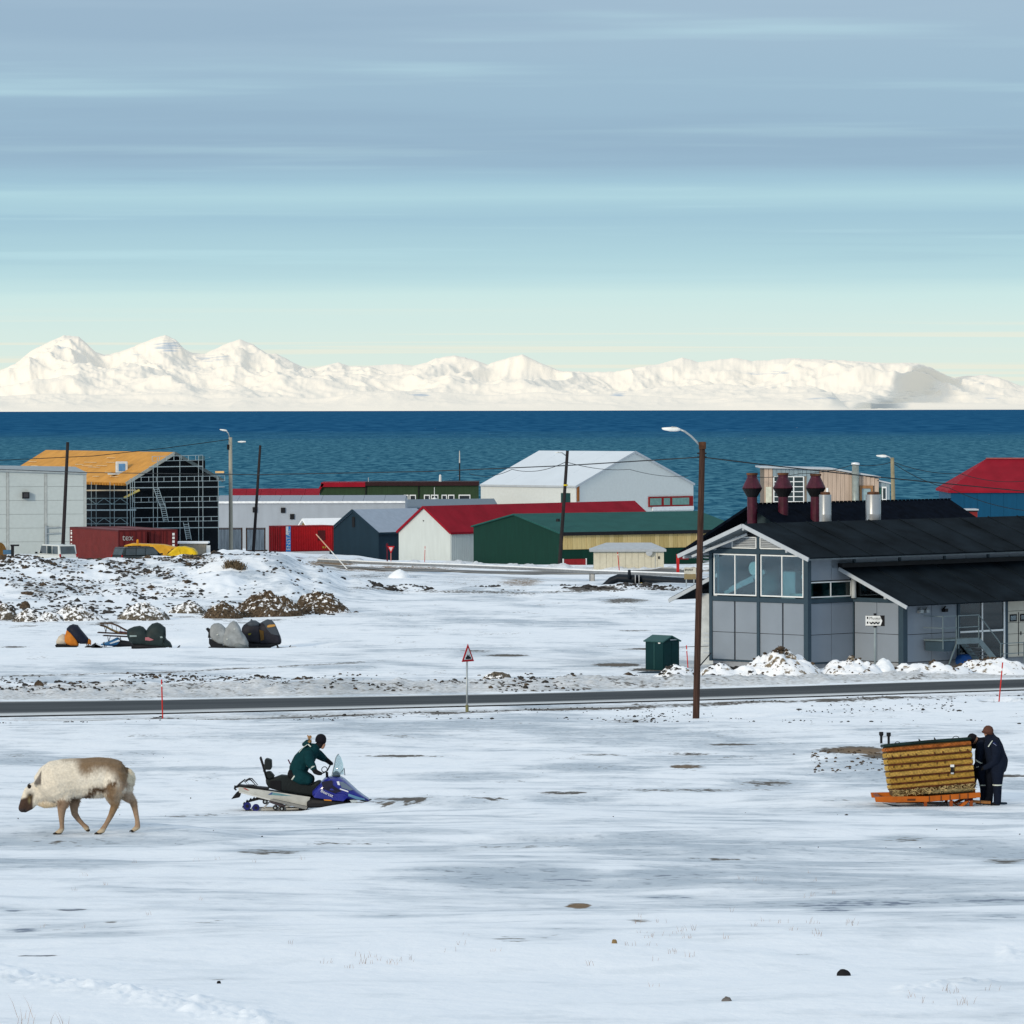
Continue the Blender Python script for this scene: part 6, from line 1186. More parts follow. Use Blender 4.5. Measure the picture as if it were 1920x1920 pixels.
# ------------------------------------------------------------------ snowmobile with its rider
SEATM = mat('black_vinyl', (.010, .014, .015), .5, var=.2, bump=.2, bscale=30); RUBBER = mat('black_rubber', (.010, .010, .011), .7, var=.2)
BLUEP = mat('deep_blue_paint', (.012, .018, .21), .28, coat=.6, var=.12); ALU = mat('brushed_aluminium', (.50, .50, .46), .38, metal=.35, var=.12, vscale=5); TUBEB = mat('black_tube', (.012, .012, .014), .4)
def snowmobile():
    b = SPOT['mobile']; K = 6.4 * F / 107.0; X = lambda zx: (zx - 800) / K; Z = lambda zy: (1017 - zy) / K; q = lambda *pp: [(X(x), Z(y)) for x, y in pp]; V = lambda x, z, y=0: (X(x), y, Z(z))
    t = thing('snowmobile', 'blue and silver snowmobile being ridden across the snow', 'snowmobile', b)
    tn = MB().prism(q((182, 728), (420, 758), (1045, 850), (1000, 985), (560, 880), (180, 782)), -.23, -.20).build('tunnel_side', ALU, t, bevel=.008); MB().prism(q((182, 728), (420, 758), (1045, 850), (1000, 985), (560, 880), (180, 782)), .20, .23).build('tunnel_side', ALU, t, bevel=.008)
    MB().prism(q((182, 728), (1045, 850), (1045, 862), (182, 742)), -.20, .20).build('tunnel_top', BLACK, t)
    MB().prism(q((235, 742), (262, 742), (312, 770), (285, 768)), -.236, -.2305).build('red_mark', mat('decal_red', (.3, .02, .02), .5), tn); MB().prism(q((540, 822), (580, 790), (600, 795), (700, 812), (830, 838), (700, 834), (600, 826)), -.236, -.2305).build('teal_swoosh', mat('decal_teal', (.12, .26, .30), .5), tn); MB().prism(q((535, 820), (578, 792), (590, 794), (575, 820)), -.240, -.2362).build('blue_swoosh', mat('decal_blue', (.05, .09, .25), .5), tn)
    MB().bar(V(190, 786, -.235), V(990, 990, -.235), .03, .035).build('side_rail', mat('worn_alu', (.55, .55, .52), .4, metal=.3), t); MB().prism(q((560, 882), (1000, 985), (1010, 960), (600, 868)), -.42, -.23).build('running_board', mat('board_grey', (.20, .20, .19), .6), t); MB().prism(q((560, 882), (1000, 985), (1010, 960), (600, 868)), .23, .42).build('running_board', mat('board_grey', (.20, .20, .19), .6), t)
    # seat, backrest, rack
    MB().prism(q((500, 625), (560, 640), (690, 592), (800, 602), (900, 650), (1050, 700), (1150, 650), (1200, 700), (1130, 850), (1030, 838), (700, 790), (540, 745), (510, 690)), -.19, .19).build('seat', SEATM, t, bevel=.05)
    MB().prism(q((560, 655), (690, 655), (690, 780), (560, 745)), -.205, -.19).build('seat_panel', mat('seat_panel_black', (.006, .006, .007), .4), t, bevel=.006); MB().prism(q((480, 525), (495, 400), (520, 392), (575, 412), (578, 510), (560, 530)), -.17, .17).build('backrest', SEATM, t, bevel=.03); MB().prism(q((500, 555), (560, 548), (615, 610), (560, 645), (500, 625)), -.15, .15).build('backrest_base', SEATM, t, bevel=.03)
    br = MB()
    for y in (-.16, .16): br.tube([V(520, 650, y), V(470, 480, y), V(440, 385, y)], .016, 8)
    br.tube([V(440, 385, -.16), V(440, 385, .16)], .016, 8).tube([V(480, 540, -.16), V(480, 540, .16)], .016, 8).build('backrest_bar', TUBEB, t, smooth=True)
    rk = MB()
    for y in (-.2, .2): rk.tube([V(140, 745, y), V(180, 705, y), V(245, 655, y), V(300, 720, y), V(140, 735, y)], .014, 7).tube([V(262, 665, y), V(300, 643, y), V(330, 645, y), V(400, 722, y), V(300, 722, y)], .014, 7)
    rk.tube([V(245, 655, -.2), V(245, 655, .2)], .014, 7).tube([V(315, 643, -.2), V(315, 643, .2)], .014, 7).tube([V(140, 745, -.2), V(140, 745, .2)], .016, 7).build('rear_rack', TUBEB, t, smooth=True)
    MB().prism(q((180, 780), (212, 792), (190, 855), (92, 875), (140, 815)), -.2, .2).build('snow_flap', RUBBER, t); MB().prism(q((170, 725), (540, 765), (540, 745), (170, 708)), -.18, .18).build('rear_tray', BLACK, t); MB().tube([V(135, 720, 0), V(128, 760, 0), V(150, 775, 0)], .02, 7).build('hitch', TUBEB, t)
    # track and its wheels
    tk = MB(); loop = [(255, 925), (300, 898), (420, 862), (560, 880), (700, 920), (860, 965), (985, 970), (1010, 990), (960, 1008), (700, 1022), (420, 1030), (300, 1022), (240, 990), (235, 950)]; n = len(loop); vi = []; vo = []
    c0 = (600, 965)
    for x, z in loop: vo.append((X(x), Z(z))); vi.append((X(x + (c0[0] - x) * .035), Z(z + (c0[1] - z) * .22)))
    vs_ = [(x, y, z) for y in (-.19, .19) for x, z in vo] + [(x, y, z) for y in (-.19, .19) for x, z in vi]
    fs = []
    for i in range(n): j = (i + 1) % n; fs += [(i, j, n + j, n + i), (2 * n + i, 3 * n + i, 3 * n + j, 2 * n + j), (i, 2 * n + i, 2 * n + j, j), (n + i, n + j, 3 * n + j, 3 * n + i)]
    trk = tk.add(vs_, fs).build('track', RUBBER, t)
    lug = MB()
    for i in range(n):
        a = Vector((vo[i][0], 0, vo[i][1])); c = Vector((vo[(i + 1) % n][0], 0, vo[(i + 1) % n][1])); m_ = max(1, round((c - a).length / .09)); d_ = (c - a).normalized(); nn = Vector((-d_.z, 0, d_.x))
        for k in range(m_): p = a.lerp(c, (k + .5) / m_) ; lug.bar(p + Vector((0, -.19, 0)) + nn * .012, p + Vector((0, .19, 0)) + nn * .012, .02, .03)
    lug.build('track_lugs', RUBBER, trk)
    for x, z, r, m_ in ((285, 958, 46, 'idler_blue'), (388, 978, 44, 'idler_blue'), (620, 978, 30, None), (700, 990, 30, None), (500, 905, 32, None)):
        wm = mat('idler_blue', (.015, .018, .12), .5) if m_ else BLACK; w = MB().lathe([(.02, -.22), (r / K, -.22), (r / K, -.14), (.02, -.14)], 16).build('idler_wheel', wm, t); w.location = V(x, z); w.rotation_euler = (R(-90), 0, 0); MB().lathe([(.01, -.232), (r / K * .42, -.232), (r / K * .42, -.2205), (.01, -.2205)], 12).build('hub', BLACK if m_ else STEEL, w)
    sk = MB()
    for y in (-.15, .15): sk.bar(V(330, 1002, y), V(900, 1000, y), .03, .06).bar(V(480, 990, y), V(560, 900, y), .03).bar(V(650, 985, y), V(820, 950, y), .04)
    sk.build('skid_frame', mat('skid_alu', (.42, .42, .40), .5, metal=.3), t); MB().tube([V(560, 900, -.16), V(730, 965, -.16)], .04, 10).build('shock', mat('shock_grey', (.07, .06, .07), .4), t)
    # hood: lower pan, side panels, bonnet
    hw = lambda zx: np.interp(zx, [1000, 1150, 1350, 1550, 1700, 1760], [.30, .42, .47, .42, .28, .16])
    pan = [(1000, 900, 985), (1060, 855, 985), (1200, 862, 975), (1340, 880, 962), (1440, 890, 948), (1530, 905, 930)]
    MB().loft([(X(x), Z(b_), Z(a), hw(x) - .02) for x, a, b_ in pan], 20, 4).build('belly_pan', BLACK, t, smooth=False)
    up = [(1070, 770, 838), (1150, 690, 850), (1215, 622, 865), (1300, 605, 876), (1400, 612, 888), (1450, 640, 892), (1520, 705, 890), (1600, 780, 892), (1680, 840, 898), (1730, 872, 905), (1745, 890, 903)]
    MB().loft([(X(x), Z(b_), Z(a), hw(x)) for x, a, b_ in up], 24, 3.2).build('hood', BLUEP, t, smooth=True)
    def side(poly, m_, name, off=.004, th=.02):
        mb = MB(); n_ = len(poly); ps = []
        for s_ in (0, 1):
            for x, z in poly: ps.append((X(x), -(hw(x) + off - s_ * th), Z(z)))
        return mb.add(ps, [tuple(range(n_))] + [(i, n_ + i, n_ + (i + 1) % n_, (i + 1) % n_) for i in range(n_)]).build(name, m_, t)
    side([(1080, 838), (1165, 745), (1230, 760), (1340, 800), (1440, 800), (1500, 835), (1440, 892), (1300, 880), (1100, 852)], BLUEP, 'side_panel', .012)
    side([(1180, 660), (1310, 640), (1315, 700), (1420, 770), (1340, 795), (1200, 745)], mat('intake_black', (.012, .012, .03), .5), 'side_intake', .010); side([(1395, 655), (1440, 660), (1560, 755), (1520, 765), (1420, 730)], mat('lamp_blue_grey', (.10, .14, .20), .15, spec=.6), 'headlamp', .010); side([(1362, 655), (1390, 652), (1402, 700), (1375, 695)], mat('decal_white', (.66, .68, .72), .4), 'white_flash', .013)
    side([(1500, 800), (1600, 838), (1690, 868), (1700, 888), (1600, 872), (1500, 830)], mat('pale_blue_print', (.12, .26, .40), .4), 'blue_print', .012); side([(1400, 735), (1500, 770), (1500, 785), (1400, 750)], mat('decal_white', (.66, .68, .72), .4), 'white_script', .013); side([(1205, 868), (1300, 874), (1300, 888), (1215, 884)], mat('amber_strip', (.5, .2, .02), .4), 'amber_strip', .006)
    p_ = side([(1160, 750), (1190, 748), (1320, 812), (1310, 834), (1170, 776)], BLUEP, 'script_panel', .016, .01)
    tx = text('lettering', 'Bearcat', .098, mat('decal_white', (.66, .68, .72), .4), (X(1166), -.465, Z(776)), (R(90), R(25), R(-6)), p_, ext=.002)
    MB().prism(q((1515, 880), (1600, 885), (1620, 915), (1545, 920)), -.4, -.36).build('ski_shield', mat('pale_grey_plastic', (.4, .45, .46), .5), t); MB().tube([V(1640, 885, -.3), V(1720, 905, -.25), V(1765, 892, 0), V(1720, 905, .25), V(1640, 885, .3)], .014, 8).build('front_bumper', TUBEB, t, smooth=True)
    for y in (-.5, .5):
        sk_ = MB().prism(q((1330, 985), (1400, 1000), (1760, 995), (1850, 950), (1860, 940), (1790, 985), (1700, 1012), (1350, 1012)), y - .07, y + .07).build('ski', BLACK, t); MB().tube([V(1500, 905, y * .75), V(1560, 990, y)], .02, 8).build('spindle', TUBEB, sk_)
    # windscreen and steering
    ws = MB(); prof = [(1300, 590), (1330, 460), (1345, 385), (1358, 350)]; P_ = []
    for y, dx in ((-.30, 0), (-.15, 95), (0, 140), (.15, 95), (.30, 0)):
        for i, (x, z) in enumerate(prof): f = i / 3; P_.append((X(x + dx * (1 - .84 * f)), y * (1 - .5 * f), Z(z + (0 if abs(y) < .2 or i < 3 else 12))))
    ws.add(P_, [(i * 4 + j, i * 4 + j + 1, (i + 1) * 4 + j + 1, (i + 1) * 4 + j) for i in range(4) for j in range(3)])
    w = ws.build('windscreen', glass('clear_screen', (.88, .93, .93), .12), t, smooth=True); sl_ = w.modifiers.new('s', 'SOLIDIFY'); sl_.thickness = .004
    MB().tube([V(1385, 590, 0), V(1440, 520, .12), V(1448, 605, .2)], .012, 6).tube([P_[0], P_[1], P_[2], P_[3], P_[7], P_[11], P_[15], P_[19], P_[18], P_[17], P_[16]], .008, 6).build('screen_edge', mat('screen_trim', (.25, .30, .32), .4), w)
    MB().prism(q((1300, 610), (1310, 570), (1345, 545), (1385, 570), (1400, 612)), -.14, .14).build('dash', mat('dash_grey', (.06, .09, .10), .5), t, bevel=.02)
    MB().tube([V(1240, 650, 0), V(1235, 560, 0)], .03, 8).tube([V(1165, 572, -.33), V(1205, 560, -.16), V(1240, 545, 0), V(1258, 510, .16), V(1275, 480, .33)], .016, 8).build('handlebar', TUBEB, t, smooth=True); MB().tube([V(1170 + 38 + 32 * math.cos(a), 525 + 32 * math.sin(a), -.1 + .05 * math.cos(a)) for a in np.linspace(0, 6.28, 15)[:-1]], .010, 6, closed=True).build('brake_loop', TUBEB, t)
    MB().tube([V(850, 520, .12), V(795, 470, .12), V(768, 415, .12)], .016, 6).build('rear_pennant', mat('plum', (.08, .02, .05), .6), t)
    # rider
    TE = (.0025, .030, .036); TD = (.002, .018, .018); BK = (.010, .010, .012); SK = (.40, .22, .15); v = V
    ch = [([v(895, 600), v(895, 520), v(940, 430), v(1015, 350), v(1075, 290)], [.215, .21, .215, .21, .15], TE, 1.05), ([v(1070, 290), v(1120, 250)], [.10, .075], BK),
          ([v(1145, 235), v(1168, 195), v(1165, 160)], [.085, .095, .085], BK), ([v(1183, 262), v(1192, 232)], [.045, .055], SK),
          ([v(1050, 320, .17), v(1130, 360, .25), v(1192, 408, .30)], [.125, .108, .08], TE), ([v(1192, 408, .30), v(1240, 440, .32), v(1272, 468, .33)], [.068, .055, .05], BK),
          ([v(1020, 350, -.20), v(1035, 430, -.28), v(1078, 492, -.31)], [.13, .11, .08], TE), ([v(1078, 492, -.31), v(1105, 545, -.32), v(1150, 562, -.33)], [.066, .058, .05], BK),
          ([v(890, 590, -.13), v(950, 620, -.19), v(1010, 640, -.21)], [.18, .15, .125], TE), ([v(1010, 645, -.21), v(920, 650, -.22), v(850, 615, -.22)], [.11, .095, .08], TE), ([v(850, 612, -.22), v(800, 580, -.22), v(800, 545, -.22)], [.075, .07, .045], BK),
          ([v(890, 590, .13), v(960, 620, .19), v(1030, 650, .23)], [.165, .135, .11], TD), ([v(1030, 650, .23), v(1020, 740, .27), v(1000, 830, .30)], [.105, .085, .075], TD), ([v(1000, 840, .30), v(1060, 860, .30)], [.07, .055], BK)]
    for hx, hz, hy in ((1160, 565, -.33), (1278, 472, .33)):
        for k in range(4): fy = hy - .036 + k * .024; ch.append(([v(hx - 6, hz - 8, fy), v(hx + 16, hz - 16 + k, fy), v(hx + 24, hz + 4 + k, fy), v(hx + 12, hz + 18, fy)], [.014, .0135, .0125, .011], BK))
        ch.append(([v(hx - 10, hz, hy + .03), v(hx + 2, hz + 18, hy + .035), v(hx + 14, hz + 18, hy + .02)], [.016, .014, .012], BK))
    o = organic('person', ch, .013, CLOTH, None, None, 3); o.location = b; tag(o, 'rider in dark green snow suit and black hat kneeling on the blue snowmobile', 'person')
    MB().lathe([(.118, -.05), (.125, .0), (.118, .06), (.085, .115), (.03, .14)], 16).build('hat', mat('black_knit', (.008, .008, .012), .9, bump=.5, bscale=60), o, smooth=True); ht = o.children[-1]; ht.location = V(1163, 178); ht.rotation_euler = (0, R(8), 0)
    MB().loft([(X(940), Z(240), Z(215), .06), (X(985), Z(270), Z(175), .15), (X(1030), Z(255), Z(165), .14), (X(1050), Z(240), Z(180), .10)], 16).build('hood', mat('hood_green', (.004, .034, .04), .85), o, smooth=True); fur = MB()
    for k in range(60): a = random.uniform(0, 6.28); r_ = random.uniform(.05, .12); c = Vector(V(1020 + random.uniform(-14, 14), 185 + 45 * math.sin(a), .13 * math.cos(a))); fur.bar(c, c + Vector((random.uniform(-.01, .05), random.uniform(-.03, .03), random.uniform(-.03, .05))), .016)
    fur.build('fur_trim', mat('fur_tan', (.36, .20, .08), .9, var=.4, vscale=20), o)
    RF = mat('reflective_band', (.62, .68, .62), .4)
    def band(a, c, r, name='reflective_band', w=.018): a = Vector(a); c = Vector(c); d = (c - a).normalized(); MB().tube([a - d * w, a + d * w], r, 14).build(name, RF, o, smooth=True)
    band(V(1185, 402, .295), V(1240, 440, .32), .078, w=.022); band(V(1072, 484, -.31), V(1100, 535, -.32), .078, w=.02); band(V(843, 610, -.22), V(800, 580, -.22), .082, w=.014)
    MB().prism(q((1008, 222), (1020, 216), (1052, 244), (1042, 254)), -.19, -.175).build('shoulder_flash', RF, o); MB().tube([V(905, 318, -.165), V(950, 262, -.17), V(1005, 224, -.15)], .008, 6).build('piping', RF, o); MB().lathe([(.012, 0), (.012, .012)], 8, V(1007, 478, -.3)).build('button', RF, o)
snowmobile()

# ------------------------------------------------------------------ sled, wicker basket and two people
def sled_group():
    b = SPOT['sled']; K = 9.6 * F / 107.5; X = lambda zx: (zx - 1248) / K; Z = lambda zy: (1430 - zy) / K; q = lambda *pp: [(X(x), Z(y)) for x, y in pp]
    OR = mat('orange_sled_paint', (.42, .105, .012), .5, var=.15, vscale=5); OD = mat('dark_orange_paint', (.24, .055, .012), .6, var=.2)
    t = thing('cargo_sled', 'orange cargo sled carrying the wicker basket', 'sled', b)
    for y in (-.62, .58):
        bm_ = MB().prism(q((-40, 1245), (200, 1240), (900, 1235), (1850, 1165), (1860, 1255), (900, 1335), (200, 1345), (-20, 1335)), y - .04, y + .04).build('side_beam', OR, t, bevel=.01)
        if y < 0:
            for x in (930, 1140, 1300, 1470, 1620): MB().prism(q((x, 1235 - (x - 900) * .07), (x + 14, 1234 - (x - 900) * .07), (x + 14, 1338 - (x - 900) * .08), (x, 1338 - (x - 900) * .08)), y - .055, y - .041).build('strap', mat('strap_dark', (.10, .04, .02), .7), bm_)
            MB().prism(q((545, 1278), (690, 1275), (690, 1312), (545, 1312)), y - .045, y - .0405).build('stencil_mark', mat('stencil_dark', (.10, .03, .01), .7), bm_)
        for x in (870, 1330, 1690): MB().prism(q((x - 30, 1320), (x + 30, 1310), (x + 26, 1420), (x - 26, 1420)), y - .035, y + .035).build('runner_post', OD, t)
        MB().prism(q((100, 1352), (300, 1385), (500, 1410), (2050, 1425), (2050, 1437), (480, 1432), (280, 1405)), y - .05, y + .05).build('runner', BLACK, t); MB().bar((X(930), y, Z(1355)), (X(1280), y, Z(1385)), .04, .05).build('black_brace', TUBEB, t)
    for x in (0, 400, 900, 1300, 1700): MB().prism(q((x, 1255), (x + 80, 1253), (x + 80, 1275), (x, 1277)), -.58, .54).build('cross_slat', OD, t)
    for y in (-.45, .4): MB().bar((X(1330), y, Z(1330)), (X(1480), y, Z(1420)), .03).bar((X(1480), y, Z(1420)), (X(1660), y, Z(1330)), .05, .06).build('diagonal_brace', OD, t)
    MB().prism(q((1640, 1300), (1740, 1290), (1740, 1330), (1640, 1335)), -.4, .4).build('bracket', mat('wine_red', (.10, .008, .02), .6), t); MB().prism(q((1480, 1420), (1560, 1335), (1640, 1325), (1600, 1380), (1520, 1425)), -.62, -.56).build('curved_strut', OR, t)
    MB().bar((X(1700), -.3, Z(1345)), (X(2060), -.3, Z(1370)), .05, .06).build('draw_bar', mat('pale_orange_bar', (.38, .16, .05), .6), t); MB().tube([(X(2150), -.25, Z(1375)), (X(2370), 0, Z(1405)), (X(2150), .25, Z(1425)), (X(2100), .2, Z(1400)), (X(2100), -.2, Z(1390))], .022, 8, closed=True).build('hitch_triangle', mat('hitch_blue_black', (.012, .03, .05), .5), t); MB().bar((X(1853), -.6, Z(1200)), (X(1853), -.6, Z(1400)), .015).build('hanging_line', BLACK, t)
    MB().prism(q((2010, 1130), (2085, 1135), (2070, 1300), (2020, 1300)), .3, .36).build('upright_end', OR, t)
    # basket
    bt = thing('wicker_basket', 'large yellow wicker balloon basket with dark padded rim, tilted on the orange sled', 'basket', b); bt.rotation_euler = (R(-4.6), 0, 0); bt.location = b - Vector((0, 0, .05))
    TL, TR, BR, BL = (165, 330), (1695, 205), (1778, 1105), (290, 1235)
    def S(u, w_): x = (TL[0] * (1 - u) + TR[0] * u) * (1 - w_) + (BL[0] * (1 - u) + BR[0] * u) * w_; z = (TL[1] * (1 - u) + TR[1] * u) * (1 - w_) + (BL[1] * (1 - u) + BR[1] * u) * w_; return X(x), Z(z)
    yf, yb = -.52, .52
    c = [S(0.01, .02), S(.99, .02), S(.99, .98), S(.01, .98)]; MB().prism(c, yf + .03, yb - .03).build('lining', mat('basket_core', (.10, .055, .018), .8), bt)
    WY = [mat('wicker_' + n, col, .7, var=.28, vscale=14, streak=(1.2, 1, 3), bump=.6, bscale=60) for n, col in (('gold', (.50, .32, .075)), ('straw', (.54, .36, .10)), ('ochre', (.45, .28, .06)))]; WO = mat('wicker_orange', (.42, .14, .035), .65, var=.3, vscale=14, bump=.6, bscale=60); WD = mat('dark_cane', (.11, .035, .012), .6, var=.35, vscale=9)
    edges = [.035, .135, .26, .385, .51, .635, .765, .87]
    def bandmesh(w0, w1, yy, sgn, m_, name):
        N_ = 112; vs_ = []
        for j, (w_, bul) in enumerate(((w0, 0), (w0 * .7 + w1 * .3, .010), (w0 * .3 + w1 * .7, .010), (w1, 0))):
            for i in range(N_ + 1): u = i / N_; x, z = S(u, w_); vs_.append((x, yy + sgn * (bul + .009 * (1 if (i + j) % 2 else -1)), z))
        return MB().add(vs_, [(j * (N_ + 1) + i, j * (N_ + 1) + i + 1, (j + 1) * (N_ + 1) + i + 1, (j + 1) * (N_ + 1) + i) for j in range(3) for i in range(N_)]).build(name, m_, bt)
    for k in range(len(edges) - 1):
        w0, w1 = edges[k], edges[k + 1]
        for yy, sg in ((yf, -1), (yb, 1)): bandmesh(w0 + .018, w1 - .018, yy, sg, WO if k == 0 else WY[k % 3], 'wicker_band')
        for xs in (0, 1):
            n_ = 50; vs_ = []
            for j, w_ in enumerate((w0 + .018, (w0 + w1) / 2, w1 - .018)):
                for i in range(n_ + 1): x, z = S(xs, w_); vs_.append((x + (1 if xs else -1) * ((.008 if j == 1 else 0) + .006 * (1 if (i + j) % 2 else -1)), yf + (yb - yf) * i / n_, z))
            MB().add(vs_, [(j * (n_ + 1) + i, j * (n_ + 1) + i + 1, (j + 1) * (n_ + 1) + i + 1, (j + 1) * (n_ + 1) + i) for j in range(2) for i in range(n_)]).build('wicker_band', WO if k == 0 else WY[(k + 1) % 3], bt)
    for k in range(1, len(edges)):
        for dw in ((-.011, .011) if k > 1 else (0,)):
            pts = [(S(u, edges[k] + dw)[0], yf - .022 + .006 * math.sin(u * 60 + k), S(u, edges[k] + dw)[1]) for u in np.linspace(0, 1, 40)]; MB().tube(pts, .010, 6).build('dark_cane', WD, bt)
        for dw in (0,): pts = [(S(u, edges[k])[0], yb + .02, S(u, edges[k])[1]) for u in np.linspace(0, 1, 12)]; MB().tube(pts, .014, 5).build('dark_cane', WD, bt)
    for k, us, up in ((2, (.06, .155, .25, .345, .56, .66, .86, .95), -1), (3, (.065, .16, .255, .35, .575, .67), 1), (5, (.07, .165, .26, .355, .585, .69), 1)):
        for u in us: x, z = S(u, edges[k] + up * .03); MB().box(x - .008, x + .008, yf - .04, yf - .015, z - .035, z + .035).build('tie', WD, bt)
    rim = MB(); ring = [(*S(0, .0), yf), (*S(.5, -.01), yf), (*S(1, 0), yf), (*S(1, 0), yb), (*S(.5, -.01), yb), (*S(0, 0), yb)]; rp = []
    for i in range(6):
        a = ring[i]; c2 = ring[(i + 1) % 6]
        for k in range(6): u = k / 6; rp.append((a[0] * (1 - u) + c2[0] * u, a[2] * (1 - u) + c2[2] * u, a[1] * (1 - u) + c2[1] * u))
    rim.tube(rp, .037, 10, closed=True).build('padded_rim', mat('rim_dark_green', (.008, .022, .020), .6, var=.3, bump=.4, bscale=12), bt, smooth=True)
    for u, r_ in ((.145, .055), (.83, .07)):
        x, z = S(u, 0); MB().tube([(x + r_ * 1.1 * math.cos(a), yf - .02, z + .01 + r_ * math.sin(a)) for a in np.linspace(0, 3.14, 9)], .009, 6).build('rope_handle', BLACK, bt)
    for u in (.405, .585): x, z = S(u, 0); MB().tube([(x, yf, z), (x, yf, z + .05), (x - .02, yf, z + .09)], [.02, .022, .008], 7).build('cleat', BLACK, bt)
    x, z = S(.745, .58); MB().box(x - .035, x + .035, yf - .06, yf - .03, z - .065, z + .055).build('slot', SIGNK, bt); MB().box(x - .04, x + .045, yf - .062, yf - .03, z + .055, z + .11).build('white_tag', SIGNW, bt); MB().box(x - .03, x + .035, yf - .06, yf - .03, z - .1, z - .066).build('grey_tag', LTGREY, bt)
    st = MB(); 
    for i in range(330): u = random.random(); w_ = random.uniform(.875, 1.0); x, z = S(u, w_); a = random.uniform(-1.2, 1.2); l = random.uniform(.04, .10); st.bar((x, yf - .01 - random.random() * .03, z), (x + l * math.sin(a), yf - .03, z - l * math.cos(a) * .5), .010)
    o = st.build('straw_fringe', mat('straw', (.42, .32, .15), .8, var=.5, vscale=12), bt); o['kind'] = 'stuff'; MB().loft([(X(900), Z(1205), Z(1150), .53), (X(1050), Z(1205), Z(1100), .56), (X(1400), Z(1190), Z(1080), .57), (X(1740), Z(1160), Z(1065), .55)], 14, 3).build('fleece_pad', mat('dirty_fleece', (.25, .215, .11), .9, var=.4, vscale=9, bump=.8, bscale=30), bt)
    for zx, zt, zb, w_ in ((118, 118, 325, .05), (252, 130, 330, .045)):
        dd = 137.0
        for _ in range(40):
            xx = (1640 + zx / 9.6 - CX) / F * dd; yy_ = pix((xx, dd, gz(xx, dd)))[1]; dd *= 1 + (yy_ - 1360 - zb / 9.6) * .0006
        pp = P(1640 + zx / 9.6, 1360 + zt / 9.6, dd); gp = gz(pp.x, dd); f = thing('dark_post', 'dark post with a thick head behind the basket, ' + ('left one of the two' if zx < 200 else 'right one of the two'), 'post', (pp.x, dd, gp))
        zt2 = pp.z - gp; MB().tube([(0, 0, -.2), (0, 0, zt2 - .11)], .036, 10).build('shaft', BLACK, f); MB().tube([(0, 0, zt2 - .12), (0, 0, zt2 - .09), (0, 0, zt2)], [.042, .064, .064], 10).build('head', BLACK, f)
    # people
    K2 = 10.667 * F / 107.5; X2 = lambda zx: (zx - 600) / K2; Z2 = lambda zy: (1722 - zy) / K2; base = P(1800 + 600 / 10.667, 1350 + 1722 / 10.667, 107.5); base.z = b.z - .01
    NV = (.006, .010, .022); ND = (.004, .006, .012); BK = (.008, .008, .009); SK = (.38, .21, .14); v = lambda x, z, y=0: (X2(x), y, Z2(z))
    def hand(hx, hz, hy, dx, dz, col):
        o_ = []
        for k in range(4): fy = hy - .034 + k * .022; l = (.9, 1.05, 1.0, .8)[k]; o_.append(([v(hx, hz, fy), v(hx + dx * l, hz + dz * l, fy), v(hx + dx * 1.5 * l, hz + dz * 1.5 * l + 22, fy + .008)], [.013, .012, .010], col))
        o_.append(([v(hx + 5, hz - 10, hy - .03), v(hx + dx * .6, hz + dz * .4 - 22, hy - .05), v(hx + dx, hz + dz * .6 - 22, hy - .045)], [.015, .013, .011], col)); return o_
    chB = [([v(735, 930), v(735, 830), v(700, 700), v(665, 560), v(625, 440), v(590, 370)], [.23, .245, .225, .215, .19, .12], NV, 1.05), ([v(600, 370), v(575, 290)], [.125, .105], ND), ([v(553, 265), v(550, 225)], [.10, .10], SK),
           ([v(660, 450, -.2), v(690, 640, -.27), v(660, 820, -.26)], [.12, .10, .085], NV), ([v(660, 820, -.26), v(570, 900, -.22), v(480, 950, -.18)], [.085, .07, .06], NV), ([v(480, 950, -.18), v(440, 965, -.17)], [.05, .045], BK),
           ([v(600, 450, .2), v(560, 640, .26), v(500, 780, .24)], [.12, .10, .08], ND),
           ([v(735, 930, -.12), v(728, 1100, -.13), v(728, 1310, -.13)], [.175, .14, .105], NV), ([v(728, 1310, -.13), v(728, 1480, -.13), v(725, 1640, -.13)], [.10, .092, .085], NV), ([v(735, 1650, -.13), v(690, 1690, -.13), v(620, 1697, -.13)], [.075, .06, .045], BK),
           ([v(690, 930, .12), v(640, 1100, .13), v(600, 1310, .13)], [.17, .14, .10], ND), ([v(600, 1310, .13), v(590, 1480, .13), v(585, 1640, .13)], [.10, .09, .08], ND), ([v(590, 1650, .13), v(560, 1690, .13), v(490, 1697, .13)], [.07, .055, .04], BK)] + hand(440, 965, -.17, -30, 20, BK)
    o = organic('person', chB, .014, CLOTH, None, None, 3); o.location = base + Vector((0, -.12, 0)); tag(o, 'person in dark blue suit and brown knitted hat standing behind the sled', 'person')
    MB().lathe([(.118, -.06), (.122, 0), (.112, .06), (.075, .115), (.02, .135)], 16).build('hat', mat('brown_knit', (.095, .042, .030), .9, bump=.6, bscale=50), o, smooth=True); h = o.children[-1]; h.location = v(553, 240); h.rotation_euler = (0, R(14), 0); MB().tube([(math.cos(a) * .118, math.sin(a) * .118, -.035) for a in np.linspace(0, 2 * math.pi, 25)[:-1]], .022, 7, closed=True).build('hat_cuff', mat('dark_brown_knit', (.075, .032, .022), .9, bump=.6, bscale=50), h, smooth=True)
    MB().loft([(X2(600), Z2(520), Z2(330), .12), (X2(670), Z2(540), Z2(290), .17), (X2(735), Z2(560), Z2(350), .15), (X2(765), Z2(540), Z2(420), .08)], 14).build('folded_hood', mat('navy_cloth', (.006, .010, .02), .85, bump=.4, bscale=15), o, smooth=True)
    RF = mat('reflective_band', (.62, .68, .62), .4)
